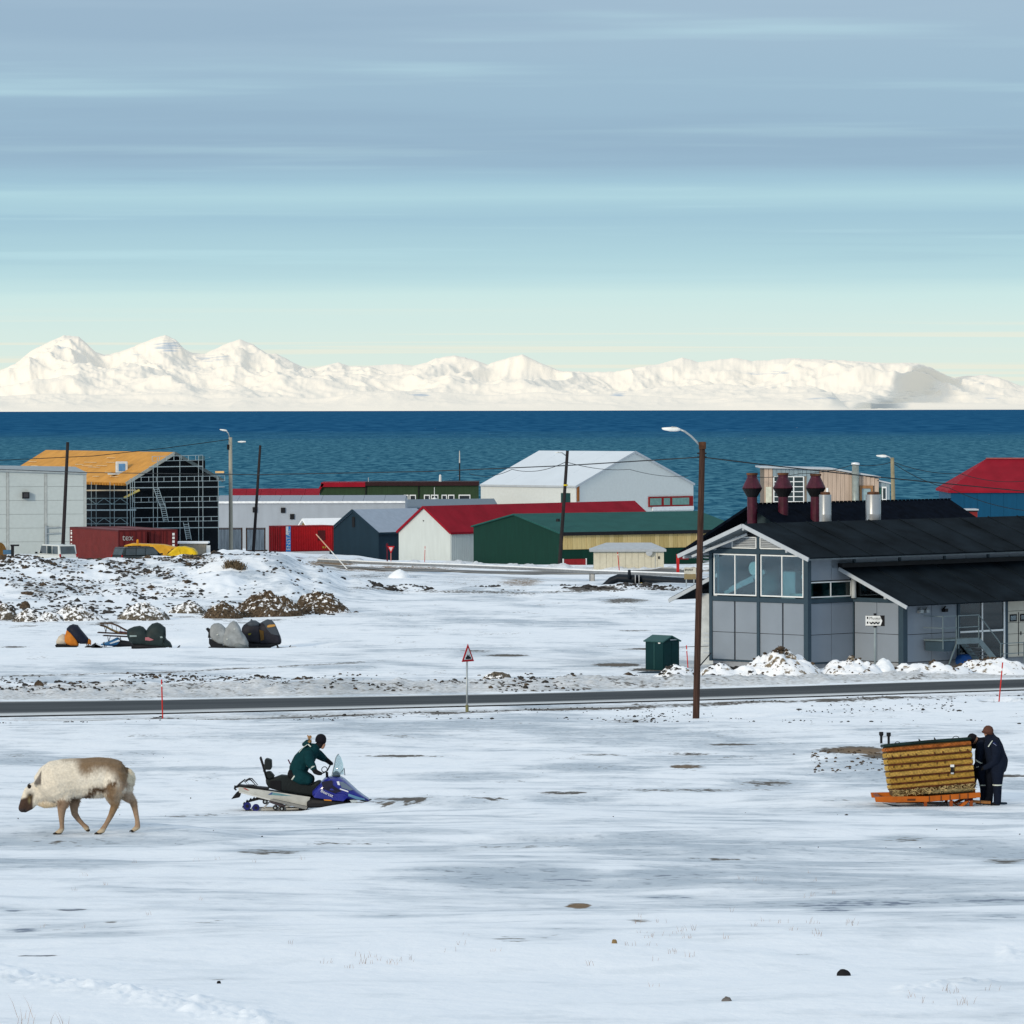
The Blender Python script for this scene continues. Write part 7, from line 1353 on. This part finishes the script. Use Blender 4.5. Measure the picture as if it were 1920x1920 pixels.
    def band(oo, a, c, r, w=.014): a = Vector(a); c = Vector(c); d = (c - a).normalized(); MB().tube([a - d * w, a + d * w], r, 16).build('reflective_band', RF, oo, smooth=True)
    band(o, v(728, 1300, -.13), v(728, 1480, -.13), .112); MB().bar(v(612, 405, -.275), v(530, 530, -.29), .045, .012).build('shoulder_strip', RF, o); MB().prism([(X2(610), Z2(450)), (X2(650), Z2(430)), (X2(715), Z2(500)), (X2(690), Z2(530))], -.325, -.30).build('back_patch', mat('patch_blue', (.010, .02, .09), .7), o); MB().bar(v(625, 455, -.33), v(690, 500, -.33), .03, .006).build('patch_lettering', mat('patch_white', (.4, .45, .6), .6), o)
    chA = [([v(500, 1020), v(505, 900), v(510, 740), v(510, 620), v(480, 520)], [.19, .20, .205, .205, .15], ND, 1.05), ([v(600, 520), v(520, 500), v(440, 480)], [.16, .15, .11], ND), ([v(420, 470), v(370, 440)], [.085, .075], BK), ([v(310, 425), v(285, 435)], [.10, .098], SK),
           ([v(440, 530, -.19), v(420, 700, -.25), v(385, 850, -.25)], [.115, .095, .075], NV), ([v(385, 850, -.25), v(340, 930, -.23), v(305, 975, -.2)], [.075, .062, .05], NV), ([v(305, 975, -.2), v(275, 990, -.19)], [.045, .04], SK), ([v(430, 520, .18), v(330, 560, .24), v(250, 560, .22)], [.11, .085, .06], ND),
           ([v(480, 1020, -.11), v(480, 1180, -.11), v(500, 1330, -.11)], [.165, .13, .10], NV), ([v(500, 1330, -.11), v(505, 1480, -.11), v(505, 1640, -.11)], [.10, .09, .082], NV), ([v(500, 1650, -.11), v(440, 1685, -.11), v(360, 1697, -.11)], [.07, .055, .04], BK),
           ([v(430, 1040, .13), v(340, 1120, .15), v(305, 1220, .15)], [.16, .12, .095], ND), ([v(305, 1220, .15), v(305, 1300, .15), v(305, 1370, .15)], [.09, .075, .065], ND), ([v(305, 1375, .15), v(265, 1378, .15), v(225, 1380, .15)], [.055, .045, .035], BK)] + hand(280, 992, -.19, -26, 14, SK)
    o = organic('person', chA, .014, CLOTH, None, None, 3); o.location = base + Vector((0, .34, 0)); tag(o, 'dark clad person bending down with the head at the right edge of the wicker basket', 'person')
    MB().lathe([(.112, -.05), (.118, 0), (.11, .06), (.075, .105), (.02, .12)], 16).build('hat', mat('black_knit', (.008, .008, .012), .9, bump=.5, bscale=60), o, smooth=True); h = o.children[-1]; h.location = v(282, 415); h.rotation_euler = (0, R(-62), 0)
    band(o, v(385, 850, -.25), v(340, 930, -.23), .085); band(o, v(500, 1335, -.11), v(505, 1480, -.11), .108); MB().bar(v(335, 968, -.27), v(385, 955, -.28), .02, .01).build('cuff_mark', RF, o)
sled_group()
# ------------------------------------------------------------------ parked snowmobiles under covers
def cover_mat(n, c, **k): return mat(n, c, .55, var=.2, vscale=3, bump=.5, bscale=5, **k)
def parked():
    KA = 7.385 * F / 254.0
    def base_parts(t, X, Z, track, skis, zg):
        x0, x1 = track; MB().prism([(X(x0), Z(zg)), (X(x0 - 15), Z(zg - 25)), (X(x0 + 10), Z(zg - 48)), (X(x1), Z(zg - 60)), (X(x1 + 20), Z(zg - 10)), (X(x1), Z(zg))], -.2, .2).build('track', RUBBER, t)
        for y in (-.42, .42): MB().prism([(X(skis[0]), Z(zg)), (X(skis[1] - 25), Z(zg)), (X(skis[1]), Z(zg - 50)), (X(skis[1] - 10), Z(zg - 55)), (X(skis[1] - 45), Z(zg - 16)), (X(skis[0]), Z(zg - 14))], y - .06, y + .06).build('ski', BLACK, t)
        MB().tube([(X(skis[0] + 40), -.4, Z(zg - 10)), (X(skis[0] + 10), -.3, Z(zg - 75))], .025, 6).tube([(X(skis[0] + 40), .4, Z(zg - 10)), (X(skis[0] + 10), .3, Z(zg - 75))], .025, 6).build('suspension', TUBEB, t)
    def lo(t, name, m, X, Z, st, e=2.6, n=18): return MB().loft([(X(x), Z(b), Z(a), w) for x, a, b, w in st], n, e).build(name, m, t, smooth=True)
    # orange and black one
    t = thing('covered_snowmobile', 'small snowmobile under an orange and black cover, leftmost of the parked row', 'snowmobile', SPOT['orange'], 0, 'parked covered snowmobiles'); X = lambda zx: (zx - 369) / KA; Z = lambda zy: (560 - zy) / KA
    lo(t, 'rear_cover', cover_mat('cream_cover', (.52, .45, .36)), X, Z, [(118, 470, 520, .2), (150, 410, 525, .32), (200, 378, 525, .36), (255, 390, 530, .33)]); lo(t, 'orange_cover', cover_mat('orange_cover', (.52, .17, .02)), X, Z, [(238, 400, 515, .34), (262, 320, 525, .42), (320, 330, 545, .45), (400, 440, 545, .42), (420, 500, 540, .3)])
    lo(t, 'black_cover', cover_mat('blue_black_cover', (.010, .014, .028)), X, Z, [(262, 300, 330, .2), (300, 260, 370, .38), (345, 243, 430, .44), (410, 255, 500, .47), (450, 310, 518, .47), (500, 370, 518, .45), (550, 430, 518, .36), (575, 470, 510, .2)]); lo(t, 'orange_nose', cover_mat('orange_cover', (.52, .17, .02)), X, Z, [(545, 455, 520, .3), (575, 445, 525, .3), (595, 470, 535, .15)])
    base_parts(t, X, Z, (115, 400), (520, 655), 562)
    # blue snowmobile with a wooden sled on top
    t = thing('blue_parked_snowmobile', 'low blue snowmobile half hidden under the upturned wooden sled', 'snowmobile', SPOT['bluemobile']); KB = 7.385 * F / 257.0; X = lambda zx: (zx - 1020) / KB; Z = lambda zy: (555 - zy) / KB
    lo(t, 'hood', mat('bright_blue_paint', (.02, .13, .30), .35, coat=.4), X, Z, [(735, 505, 520, .15), (800, 480, 530, .35), (880, 450, 535, .42), (960, 412, 540, .42), (1000, 430, 540, .36)]); lo(t, 'body', BLACK, X, Z, [(900, 480, 545, .35), (1000, 450, 548, .4), (1150, 470, 548, .4), (1250, 500, 545, .3)]); MB().prism([(X(860), Z(490)), (X(990), Z(440)), (X(1010), Z(460)), (X(880), Z(500))], -.46, -.43).build('white_decal', SIGNW, t); base_parts(t, X, Z, (960, 1230), (760, 640), 558)
    t = thing('wooden_sled', 'long wooden sled with oval railing propped up beside the dark covered snowmobile', 'sled', SPOT['bluemobile']); W = mat('sled_wood', (.10, .06, .035), .7, var=.4, vscale=8); WD = mat('sled_dark', (.035, .025, .025), .7)
    def rail(y, m, name):
        q = [(725, 220), (800, 214), (880, 222), (960, 250), (1040, 295), (1110, 330)]; MB().tube([(X(x), y, Z(z)) for x, z in q], .025, 7).build(name, m, t); MB().tube([(X(x), y, Z(z)) for x, z in [(725, 245), (800, 265), (900, 320), (980, 355), (1110, 365)]], .03, 7).build(name, m, t)
    rail(-.3, W, 'top_rail'); rail(.3, WD, 'top_rail')
    MB().tube([(X(725), y, Z(225)) for y in (-.3, 0, .3)], .03, 7).build('end_bar', LTGREY, t)
    for zx in (770, 830, 890, 950, 1010, 1070): a = np.interp(zx, [725, 800, 880, 960, 1040, 1110], [220, 214, 222, 250, 295, 330]); c = np.interp(zx, [725, 800, 900, 980, 1110], [245, 265, 320, 355, 365]); MB().tube([(X(zx), -.3, Z(a)), (X(zx + 12), -.3, Z(c))], .015, 6).build('stanchion', WD, t)
    MB().slab((X(800), -.28, Z(262)), (X(990), -.28, Z(345)), (X(990), .28, Z(345)), (X(800), .28, Z(262)), .03).build('load_mat', mat('olive_mat', (.25, .19, .06), .8), t); MB().slab((X(990), -.26, Z(330)), (X(1110), -.26, Z(345)), (X(1110), .26, Z(345)), (X(990), .26, Z(330)), .05).build('plum_cloth', mat('plum_cloth', (.12, .05, .06), .8), t)
    for y in (-.3, .3): MB().bar((X(690), y, Z(345)), (X(1160), y, Z(372)), .04, .05).build('runner', WD, t); MB().bar((X(765), y, Z(388)), (X(1160), y, Z(408)), .03, .05).build('lower_bar', WD, t)
    for x in (790, 820, 835): MB().bar((X(x), -.3, Z(265 if x < 835 else 400)), (X(810 if x < 835 else 845), -.3, Z(345 if x < 835 else 465)), .035).build('leg', WD, t)
    MB().bar((X(870), -.3, Z(400)), (X(850), -.3, Z(465)), .035).bar((X(1005), -.3, Z(400)), (X(1020), -.3, Z(450)), .035).build('leg', WD, t)
    # dark green-black one with two humps
    t = thing('covered_snowmobile', 'snowmobile under a dark grey green cover with two humps beside the wooden sled', 'snowmobile', SPOT['black'], 0, 'parked covered snowmobiles'); KC = 7.385 * F / 251.0; X = lambda zx: (zx - 1418) / KC; Z = lambda zy: (568 - zy) / KC; DG = cover_mat('dark_green_cover', (.018, .030, .032))
    lo(t, 'rear_cover', DG, X, Z, [(1100, 300, 400, .25), (1130, 280, 470, .36), (1190, 255, 505, .4), (1270, 243, 525, .42), (1320, 260, 525, .42), (1365, 310, 530, .4), (1400, 380, 535, .38)]); lo(t, 'front_cover', DG, X, Z, [(1355, 330, 545, .36), (1385, 270, 550, .42), (1440, 215, 555, .45), (1510, 197, 560, .47), (1560, 215, 560, .48), (1600, 250, 560, .48), (1625, 268, 560, .47), (1600, 340, 558, .48), (1640, 430, 545, .46), (1690, 470, 540, .40), (1715, 520, 560, .3)])
    lo(t, 'belly', BLACK, X, Z, [(1160, 500, 560, .3), (1300, 490, 572, .42), (1550, 510, 572, .42), (1600, 540, 570, .3)]); MB().prism([(X(1355), Z(400)), (X(1400), Z(398)), (X(1475), Z(435)), (X(1420), Z(448)), (X(1355), Z(440))], -.49, -.40).build('pink_decal', mat('pink_decal', (.35, .13, .15), .6), t); MB().prism([(X(1140), Z(370)), (X(1235), Z(372)), (X(1238), Z(392)), (X(1140), Z(395))], -.43, -.36).build('cover_print', mat('grey_print', (.25, .32, .32), .6), t); MB().prism([(X(1560), Z(390)), (X(1590), Z(385)), (X(1600), Z(405)), (X(1570), Z(412))], -.5, -.42).build('cover_print', mat('grey_print', (.25, .32, .32), .6), t); base_parts(t, X, Z, (1180, 1500), (1660, 1825), 574)
    # silver and amber pair
    KD = 9.6 * F / 252.0; X = lambda zx: (zx - 653) / KD; Z = lambda zy: (768 - zy) / KD
    t = thing('covered_snowmobile', 'snowmobile under a silver grey cover, left of the black and amber one', 'snowmobile', SPOT['silver'], 0, 'parked covered snowmobiles'); SV = cover_mat('silver_cover', (.27, .29, .30))
    lo(t, 'rear_cover', SV, X, Z, [(232, 400, 520, .3), (250, 345, 580, .36), (300, 305, 625, .4), (380, 296, 680, .42), (440, 320, 690, .42), (480, 360, 690, .42), (520, 400, 680, .4)]); lo(t, 'front_cover', SV, X, Z, [(480, 420, 700, .42), (540, 360, 725, .45), (590, 290, 735, .46), (650, 258, 740, .46), (710, 280, 740, .47), (770, 370, 740, .47), (800, 460, 735, .46), (860, 530, 740, .42), (915, 640, 745, .3)])
    lo(t, 'engine_cover', cover_mat('dark_silver', (.14, .16, .17)), X, Z, [(690, 640, 745, .44), (780, 640, 750, .46), (900, 665, 750, .36)]); MB().prism([(X(155), Z(400)), (X(185), Z(380)), (X(255), Z(420)), (X(270), Z(480)), (X(235), Z(570)), (X(195), Z(560)), (X(205), Z(470))], -.2, .2).build('rear_rack', BLACK, t); MB().prism([(X(215), Z(575)), (X(430), Z(690)), (X(560), Z(730)), (X(540), Z(770)), (X(260), Z(740)), (X(215), Z(660))], -.3, .3).build('tunnel', BLACK, t); base_parts(t, X, Z, (200, 860), (880, 1090), 775)
    for x, z in ((375, 500), (680, 400), (550, 580)): MB().lathe([(.06, -.02), (.05, .02)], 10, (X(x), -.44, Z(z))).build('reflector_dot', mat('pale_dot', (.55, .58, .55), .5), t)
    X = lambda zx: (zx - 1248) / KD
    t = thing('covered_snowmobile', 'black snowmobile with amber marked cover, rightmost of the parked row', 'snowmobile', SPOT['amber'], 0, 'parked covered snowmobiles'); PB = cover_mat('plum_black_cover', (.022, .022, .030)); GC = cover_mat('slate_cover', (.055, .068, .085))
    lo(t, 'rear_cover', PB, X, Z, [(800, 390, 500, .3), (830, 340, 580, .4), (900, 290, 640, .44), (960, 262, 660, .46), (1040, 266, 680, .47), (1100, 300, 690, .46), (1140, 350, 690, .44)]); lo(t, 'rear_top', GC, X, Z, [(905, 292, 350, .4), (970, 250, 400, .45), (1050, 258, 370, .46), (1120, 300, 360, .4)]); MB().tube([(X(965), 0, Z(262)), (X(978), 0, Z(236))], .04, 8).build('knob', BLACK, t)
    lo(t, 'front_cover', PB, X, Z, [(1120, 310, 700, .42), (1180, 270, 715, .47), (1260, 235, 715, .49), (1340, 245, 715, .5), (1400, 320, 712, .5), (1450, 430, 705, .48), (1495, 540, 690, .42), (1512, 600, 670, .3)]); MB().prism([(X(1170), Z(290)), (X(1270), Z(228)), (X(1340), Z(240)), (X(1405), Z(318)), (X(1480), Z(528)), (X(1340), Z(500)), (X(1270), Z(420)), (X(1210), Z(320))], -.52, -.40).build('slate_panel', GC, t, bevel=.03)
    MB().prism([(X(1262), Z(350)), (X(1300), Z(328)), (X(1400), Z(322)), (X(1420), Z(352)), (X(1340), Z(372)), (X(1275), Z(378))], -.545, -.50).build('amber_stripe', mat('amber_print', (.50, .27, .07), .6), t); MB().prism([(X(1125), Z(420)), (X(1200), Z(440)), (X(1210), Z(600)), (X(1150), Z(620))], -.50, -.44).build('amber_panel', mat('dim_amber', (.10, .055, .012), .6), t); MB().prism([(X(920), Z(490)), (X(980), Z(475)), (X(970), Z(510)), (X(925), Z(520))], -.49, -.43).build('olive_mark', mat('olive_mark', (.14, .13, .02), .6), t)
    lo(t, 'belly', BLACK, X, Z, [(900, 640, 740, .35), (1000, 660, 755, .42), (1300, 660, 755, .44), (1490, 640, 690, .36)]); base_parts(t, X, Z, (920, 1300), (1420, 1685), 768); MB().box(X(1660), X(1790), -.3, -.1, Z(755), Z(735)).build('wooden_chock', mat('chock_wood', (.35, .22, .08), .8), t)
parked()

# ------------------------------------------------------------------ mounds, snow piles, rocks
def rubble_mat(name, soil_a, soil_b, bias, ns=4.0):
    m = bpy.data.materials.new(name); m.use_nodes = True; nt = m.node_tree; N = nt.nodes; L = nt.links; b = N['Principled BSDF']; b.inputs['Roughness'].default_value = .9; b.inputs['Specular IOR Level'].default_value = .1
    tc = N.new('ShaderNodeTexCoord'); g = N.new('ShaderNodeNewGeometry'); sp = N.new('ShaderNodeSeparateXYZ'); L.new(g.outputs['Normal'], sp.inputs[0])
    n = N.new('ShaderNodeTexNoise'); n.inputs['Scale'].default_value = ns; n.inputs['Detail'].default_value = 6; n.inputs['Roughness'].default_value = .65; L.new(tc.outputs['Object'], n.inputs['Vector'])
    n2 = N.new('ShaderNodeTexNoise'); n2.inputs['Scale'].default_value = 9; n2.inputs['Detail'].default_value = 4; L.new(tc.outputs['Object'], n2.inputs['Vector'])
    rp = N.new('ShaderNodeValToRGB'); rp.color_ramp.elements[0].color = (*soil_a, 1); rp.color_ramp.elements[1].color = (*soil_b, 1); rp.color_ramp.elements[0].position = .35; rp.color_ramp.elements[1].position = .7; L.new(n2.outputs['Fac'], rp.inputs[0])
    a = N.new('ShaderNodeMath'); a.operation = 'MULTIPLY_ADD'; a.inputs[1].default_value = .35; L.new(sp.outputs[2], a.inputs[0]); L.new(n.outputs['Fac'], a.inputs[2])
    mr = N.new('ShaderNodeMapRange'); mr.interpolation_type = 'SMOOTHSTEP'; mr.inputs['From Min'].default_value = bias; mr.inputs['From Max'].default_value = bias + .07; L.new(a.outputs[0], mr.inputs['Value'])
    mx = N.new('ShaderNodeMix'); mx.data_type = 'RGBA'; L.new(mr.outputs[0], mx.inputs[0]); L.new(rp.outputs[0], mx.inputs[6]); mx.inputs[7].default_value = (.84, .86, .89, 1); L.new(mx.outputs[2], b.inputs['Base Color']); return m
BROWN = rubble_mat('brown_rubble', (.030, .022, .015), (.13, .092, .058), .80); GREYR = rubble_mat('grey_rubble', (.04, .036, .03), (.17, .145, .11), .72); SNOWR = rubble_mat('snow_pile_mix', (.10, .08, .055), (.34, .28, .20), .685, 2.6)
STONES = [mat('stone_dark', (.045, .042, .04), .85, var=.4, vscale=6, bump=.4), mat('stone_brown', (.085, .062, .043), .85, var=.4, vscale=6, bump=.4), mat('stone_grey', (.16, .15, .145), .85, var=.4, vscale=6, bump=.4)]
ICO = None
def ico():
    global ICO
    if ICO is None:
        bm = bmesh.new(); bmesh.ops.create_icosphere(bm, subdivisions=1, radius=1); ICO = ([v.co.copy() for v in bm.verts], [tuple(v.index for v in f.verts) for f in bm.faces]); bm.free()
    return ICO
def stone(mb, c, r, flat=.6):
    V_, F_ = ico(); rz_ = random.uniform(0, 6.28); ca, sa = math.cos(rz_), math.sin(rz_); sx, sy, sz = (random.uniform(.65, 1.3) for _ in range(3)); vs_ = []
    for v in V_:
        k = random.uniform(.72, 1.15); x, y, z = v.x * sx * k, v.y * sy * k, v.z * sz * k * flat; vs_.append((c[0] + r * (x * ca - y * sa), c[1] + r * (x * sa + y * ca), c[2] + r * z))
    mb.add(vs_, F_)
def mound(name, label, cat, px, py, d, wpx, hpx, m, seed, peaks=None, nst=0, sm=None, dep=None, rough=.16, group=None):
    S_ = F / d; W = wpx / S_ / 2; H = hpx / S_; D = dep or W * .8; X0 = (px - CX) / F * d; nr, na = 22, 56; vs_ = [];
    def hgt(u, w):
        r_ = math.hypot(u, w); h = 0
        for (pu, pw, ph, pr) in (peaks or [(0, 0, 1, 1)]): h = max(h, ph * max(0, 1 - (math.hypot(u - pu, w - pw) / pr) ** 1.7))
        return h * (1 - float(sst(np.array(r_), .8, 1.0)))
    gb = gz(X0, d)
    U, A = np.meshgrid(np.linspace(0, 1, nr), np.linspace(0, 2 * np.pi, na, endpoint=False), indexing='ij'); u = U * np.cos(A); w = U * np.sin(A)
    gx = X0 + u * W; gy = d + w * D; zg = ground(gx, gy); nz = fbm(gx * 1.0, gy * 1.0, 5, seed) * rough * 1.3 + np.abs(fbm(gx * 3.1, gy * 3.1, 3, seed + 9)) * rough
    hh = np.vectorize(hgt)(u, w); z = zg + H * hh * (1 + nz * 1.2) + nz * .45 * H * (hh > 0.02) - .12 * sst(U, .88, 1.0)
    vs_ = np.stack([gx - X0, gy - d, z - gb], -1).reshape(-1, 3)
    fs = [(i * na + j, i * na + (j + 1) % na, (i + 1) * na + (j + 1) % na, (i + 1) * na + j) for i in range(nr - 1) for j in range(na)]
    t = thing(name, label, cat, (X0, d, gb), 0, group); MB().add(vs_, fs).build('heap', m, t, smooth=True)
    if nst:
        mb = MB(); rnd = random.Random(seed)
        for _ in range(nst):
            i = rnd.randrange(nr * na * 7 // 8); p = vs_[i]
            if fbm(np.array(p[0] * 1.1), np.array(p[2] * 2.2 + p[1]), 2, seed) < rnd.uniform(-.25, .2): continue
            stone(mb, (p[0], p[1], p[2] + .02), rnd.choice((.03, .04, .05, .07, .09, .13)) * (1.25 if rnd.random() < .1 else .8))
        o = mb.build('rubble', sm or STONES[1], t); o['kind'] = 'stuff'
    return t
mound('dirt_mound', 'big brown dirt mound in the middle, left of the similar pile', 'mound', 500, 1145, 296, 150, 40, BROWN, 1, [(0, 0, 1, .95), (.45, 0, .8, .6)], 420)
mound('dirt_mound', 'brown dirt mound at the right end of the row of heaps', 'mound', 604, 1143, 300, 150, 38, BROWN, 2, [(-.1, 0, 1, .8)], 380)
mound('dirt_mound', 'low brown ridge of soil just left of the big brown mounds', 'mound', 413, 1146, 293, 90, 28, BROWN, 3, [(0.1, 0, 1, .95)], 150)
mound('dirt_mound', 'snow streaked grey heap behind the dark covered snowmobile', 'mound', 268, 1149, 290, 110, 28, GREYR, 4, None, 160, STONES[0])
mound('dirt_mound', 'snow streaked grey heap above the orange snowmobile', 'mound', 150, 1152, 289, 120, 27, GREYR, 5, [(-.1, 0, 1, .9)], 190, STONES[0])
mound('dirt_mound', 'grey heap second from the left picture edge', 'mound', 72, 1154, 288, 110, 22, GREYR, 6, [(-.3, 0, 1, .7), (.3, 0, .8, .6)], 170, STONES[0])
mound('dirt_mound', 'dark heap cut off by the left picture edge', 'mound', 4, 1146, 291, 70, 24, GREYR, 7, None, 110, STONES[0])
mound('dirt_mound', 'low snowy ridge between the grey heap and the brown ridge', 'mound', 350, 1136, 303, 80, 20, GREYR, 8, None, 60, STONES[0])
mound('snow_pile', 'tallest dirty snow pile in front of the glazed gable', 'snow pile', 1462, 1262, 196.5, 170, 30, SNOWR, 11, [(0, 0, 1, .9), (-.08, -.1, 1.05, .35)], 201, STONES[1], 2.6, .30)
mound('snow_pile', 'dirty snow pile left of the direction sign post', 'snow pile', 1597, 1262, 196.5, 130, 20, SNOWR, 12, [(-.02, 0, 1, .9), (.5, 0, .5, .4)], 147, STONES[1], 2.3, .30)
mound('snow_pile', 'smooth little snow heap right of the direction sign post', 'snow pile', 1655, 1264, 197, 50, 22, mat('clean_snow', (.82, .85, .88), .8, var=.04, bump=.3, bscale=8), 13, None, 0, None, 1.4, .06)
mound('snow_pile', 'wide dirty snow pile below the outside metal stair', 'snow pile', 1868, 1254, 199, 190, 24, SNOWR, 14, [(0, 0, 1, .85), (-.5, 0, .45, .5)], 216, STONES[1], 2.8, .30)
mound('snow_pile', 'low dirty snow ridge in front of the right end of the glazed gable', 'snow pile', 1745, 1262, 197, 170, 11, SNOWR, 15, [(-.5, 0, .9, .5), (.3, 0, 1, .7)], 108, STONES[1], 2.0, .30)
mound('snow_pile', 'dirty snow bank with stones between the tall pole and the first pile', 'snow pile', 1372, 1268, 196, 130, 15, SNOWR, 16, [(-.4, 0, 1, .6), (.35, 0, .8, .6)], 228, STONES[0], 2.4, .30)
mound('snow_pile', 'dirty snow bank with dark stones at the foot of the green kiosk', 'snow pile', 1258, 1276, 193, 110, 18, SNOWR, 17, [(.2, 0, 1, .8)], 147, STONES[0], 2.4, .30)
mound('snow_pile', 'rounded white snow knoll with brown scrub on the bank', 'snow pile', 437, 1072, 335, 150, 6, mat('clean_snow', (.82, .85, .88), .8, var=.04, bump=.3, bscale=8), 18, None, 0, None, 4.0, .05)
mound('snow_pile', 'small white snow hump below the yield sign', 'snow pile', 748, 1077, 400, 46, 14, mat('clean_snow', (.82, .85, .88), .8, var=.04, bump=.3, bscale=8), 19, None, 0, None, 1.5, .08)
def rock(label, px, d, wpx, hpx, m, seed, snow=False, dy=0):
    S_ = F / d; b = on_ground(px, d); W = wpx / S_ / 2; H = hpx / S_; bm = bmesh.new(); bmesh.ops.create_icosphere(bm, subdivisions=3, radius=1)
    for v in bm.verts: n_ = .72 + .5 * float(fbm(np.array(v.co.x * 1.3 + seed), np.array(v.co.y * 1.3 + v.co.z * 1.7), 4, seed)); v.co = Vector((v.co.x * W * (1 + .2 * n_), v.co.y * W * .7, max(-.25, v.co.z) * H * (n_ + .35)))
    me = bpy.data.meshes.new('rock'); bm.to_mesh(me); bm.free(); me.materials.append(m); o = bpy.data.objects.new('rock', me); link(o); o.location = b; tag(o, label, 'rock'); return o
rock('flat snow dusted boulder on the far verge right of the warning sign', 930, 195, 52, 15, GREYR, 3)
rock('small tan stone alone on the foreground snow', 1150, 37.6, 9, 8, mat('tan_stone', (.25, .17, .08), .8, var=.3), 5); rock('small grey brown stone near the bottom of the picture', 1360, 30.8, 17, 7, STONES[2], 8)
rock('jagged little black stone on the foreground snow at right', 1580, 34.4, 24, 11, mat('black_stone', (.012, .012, .014), .7, var=.3), 12); rock('tiny black stone on the snow below the reindeer', 408, 33.4, 7, 6, mat('black_stone', (.012, .012, .014), .7, var=.3), 14)
rock('reddish stone on the white verge left of the red stake', 72, 186, 16, 9, STONES[1], 21); rock('dark reddish boulder on the bank above the left heaps', 46, 306, 18, 12, STONES[1], 25)
# loose stones nobody would count
def scatter(name, label, n, box, r, m, dens=None, flat=.6):
    mb = MB(); k = 0; tries = 0
    while k < n and tries < n * 30:
        tries += 1; px = random.uniform(*box[0]); d = box[1][0] * (box[1][1] / box[1][0]) ** random.random(); X = (px - CX) / F * d
        if dens and random.random() > dens(px, d, X): continue
        z = gz(X, d); stone(mb, (X, d, z + .01), random.uniform(*r) * (2.2 if random.random() < .06 else 1), flat); k += 1
    o = mb.build(name, m); tag(o, label, None, None, 'stuff')
f1 = lambda s: (lambda px, d, X: float(sst(fbm(np.array(X / 2.2), np.array(d / 4.5), 3, s), -.05, .45)))
bankd = lambda px, d, X: float(sst(fbm(np.array((X + (d - 330) * .42) / 1.3), np.array((d - X * .2) / 9), 4, 91), -.45, .35)) * (1 if px < 390 else .22) * (1 if d > 331 else .45)
scatter('bank_rubble', 'dark rubble scattered over the snowy bank', 1500, ((-60, 620), (320, 348)), (.045, .15), STONES[0], bankd)
scatter('bank_rubble', 'brown rubble scattered over the snowy bank', 260, ((-60, 560), (322, 347)), (.06, .20), STONES[1], bankd)
scatter('field_stones', 'dark stones scattered between the bank and the heaps', 380, ((-60, 640), (296, 322)), (.06, .19), STONES[0], f1(101))
scatter('verge_stones', 'grey stones along the far verge of the road', 900, ((-60, 1420), (183, 201)), (.025, .085), STONES[0], lambda px, d, X: f1(103)(px, d, X) * (1 if d > float(road_at(px)[2]) + 1.5 else 0))
scatter('verge_stones', 'brown stones along the far verge of the road', 260, ((-60, 1500), (183, 203)), (.03, .10), STONES[1], lambda px, d, X: f1(103)(px, d, X) * (1 if d > float(road_at(px)[2]) + 1.5 else 0))
scatter('near_verge_stones', 'small stones along the near verge of the road', 500, ((-40, 1950), (158, 182)), (.015, .05), STONES[0], lambda px, d, X: f1(107)(px, d, X) * (1 if d < float(road_at(px)[1]) - 3 else 0))
scatter('edge_stones', 'dark stones along the snow edge below the sheds', 360, ((640, 1300), (338, 347)), (.06, .2), STONES[0], f1(109))
scatter('slope_pebbles', 'pebbles lying on the snow of the slope', 45, ((-40, 1960), (62, 150)), (.006, .02), STONES[0], f1(113))
scatter('patch_stones', 'brown stones of the bare patch behind the basket', 160, ((1520, 1670), (123, 134)), (.015, .06), STONES[1])
def tufts(name, label, n, spots, m, h):
    mb = MB()
    for _ in range(n):
        cx, cd, rx, rd = random.choice(spots); px = random.gauss(cx, rx); d = random.gauss(cd, rd); X = (px - CX) / F * d; z = gz(X, d)
        for k in range(random.randint(2, 5)):
            a = random.uniform(0, 6.28); l = random.uniform(*h); w = .0014; x, y = X + random.uniform(-.05, .05), d + random.uniform(-.05, .05); dx, dy = math.cos(a) * l * .5, math.sin(a) * l * .5
            mb.add([(x - w, y, z - .01), (x + w, y, z - .01), (x + dx * .5 + w * .7, y + dy * .5, z + l * .6), (x + dx, y + dy, z + l), (x + dx * .5 - w * .7, y + dy * .5, z + l * .6)], [(0, 1, 2, 3, 4)])
    o = mb.build(name, m); tag(o, label, None, None, 'stuff')
STRAWC = mat('dry_grass', (.36, .27, .22), .8, var=.3)
tufts('dry_grass', 'thin dry grass blades poking through the foreground snow', 80, [(1330, 41, 90, 2), (1240, 40, 60, 1.5), (1560, 40.5, 60, 1), (1450, 52, 70, 1.5), (660, 35.5, 50, .6), (900, 37.5, 50, 1), (480, 58, 80, 2), (1210, 37, 60, 1.5), (760, 36, 80, .6), (190, 50, 80, 4), (1790, 31, 60, .6)], STRAWC, (.02, .06))
tufts('grass_stalks', 'dry stalks at the bottom left corner', 5, [(35, 29, 12, .3), (110, 28.4, 6, .2)], STRAWC, (.05, .16))
def scrub():
    b = on_ground(441, 333); mb = MB()
    for _ in range(420):
        a = random.uniform(0, 6.28); r_ = random.uniform(0, .9); x, y = r_ * math.cos(a) * .9, r_ * math.sin(a) * .6 - .8; z = gz(b.x + x, 333 + y) - b.z; l = random.uniform(.2, .6); mb.bar((x, y, z), (x + random.uniform(-.25, .25), y - random.uniform(0, .2), z + l), .03)
    o = mb.build('dry_scrub', mat('scrub_brown', (.16, .12, .075), .9, var=.4, vscale=5)); o.location = b; tag(o, 'clump of brown dry scrub on the white knoll of the bank', 'scrub')
scrub()
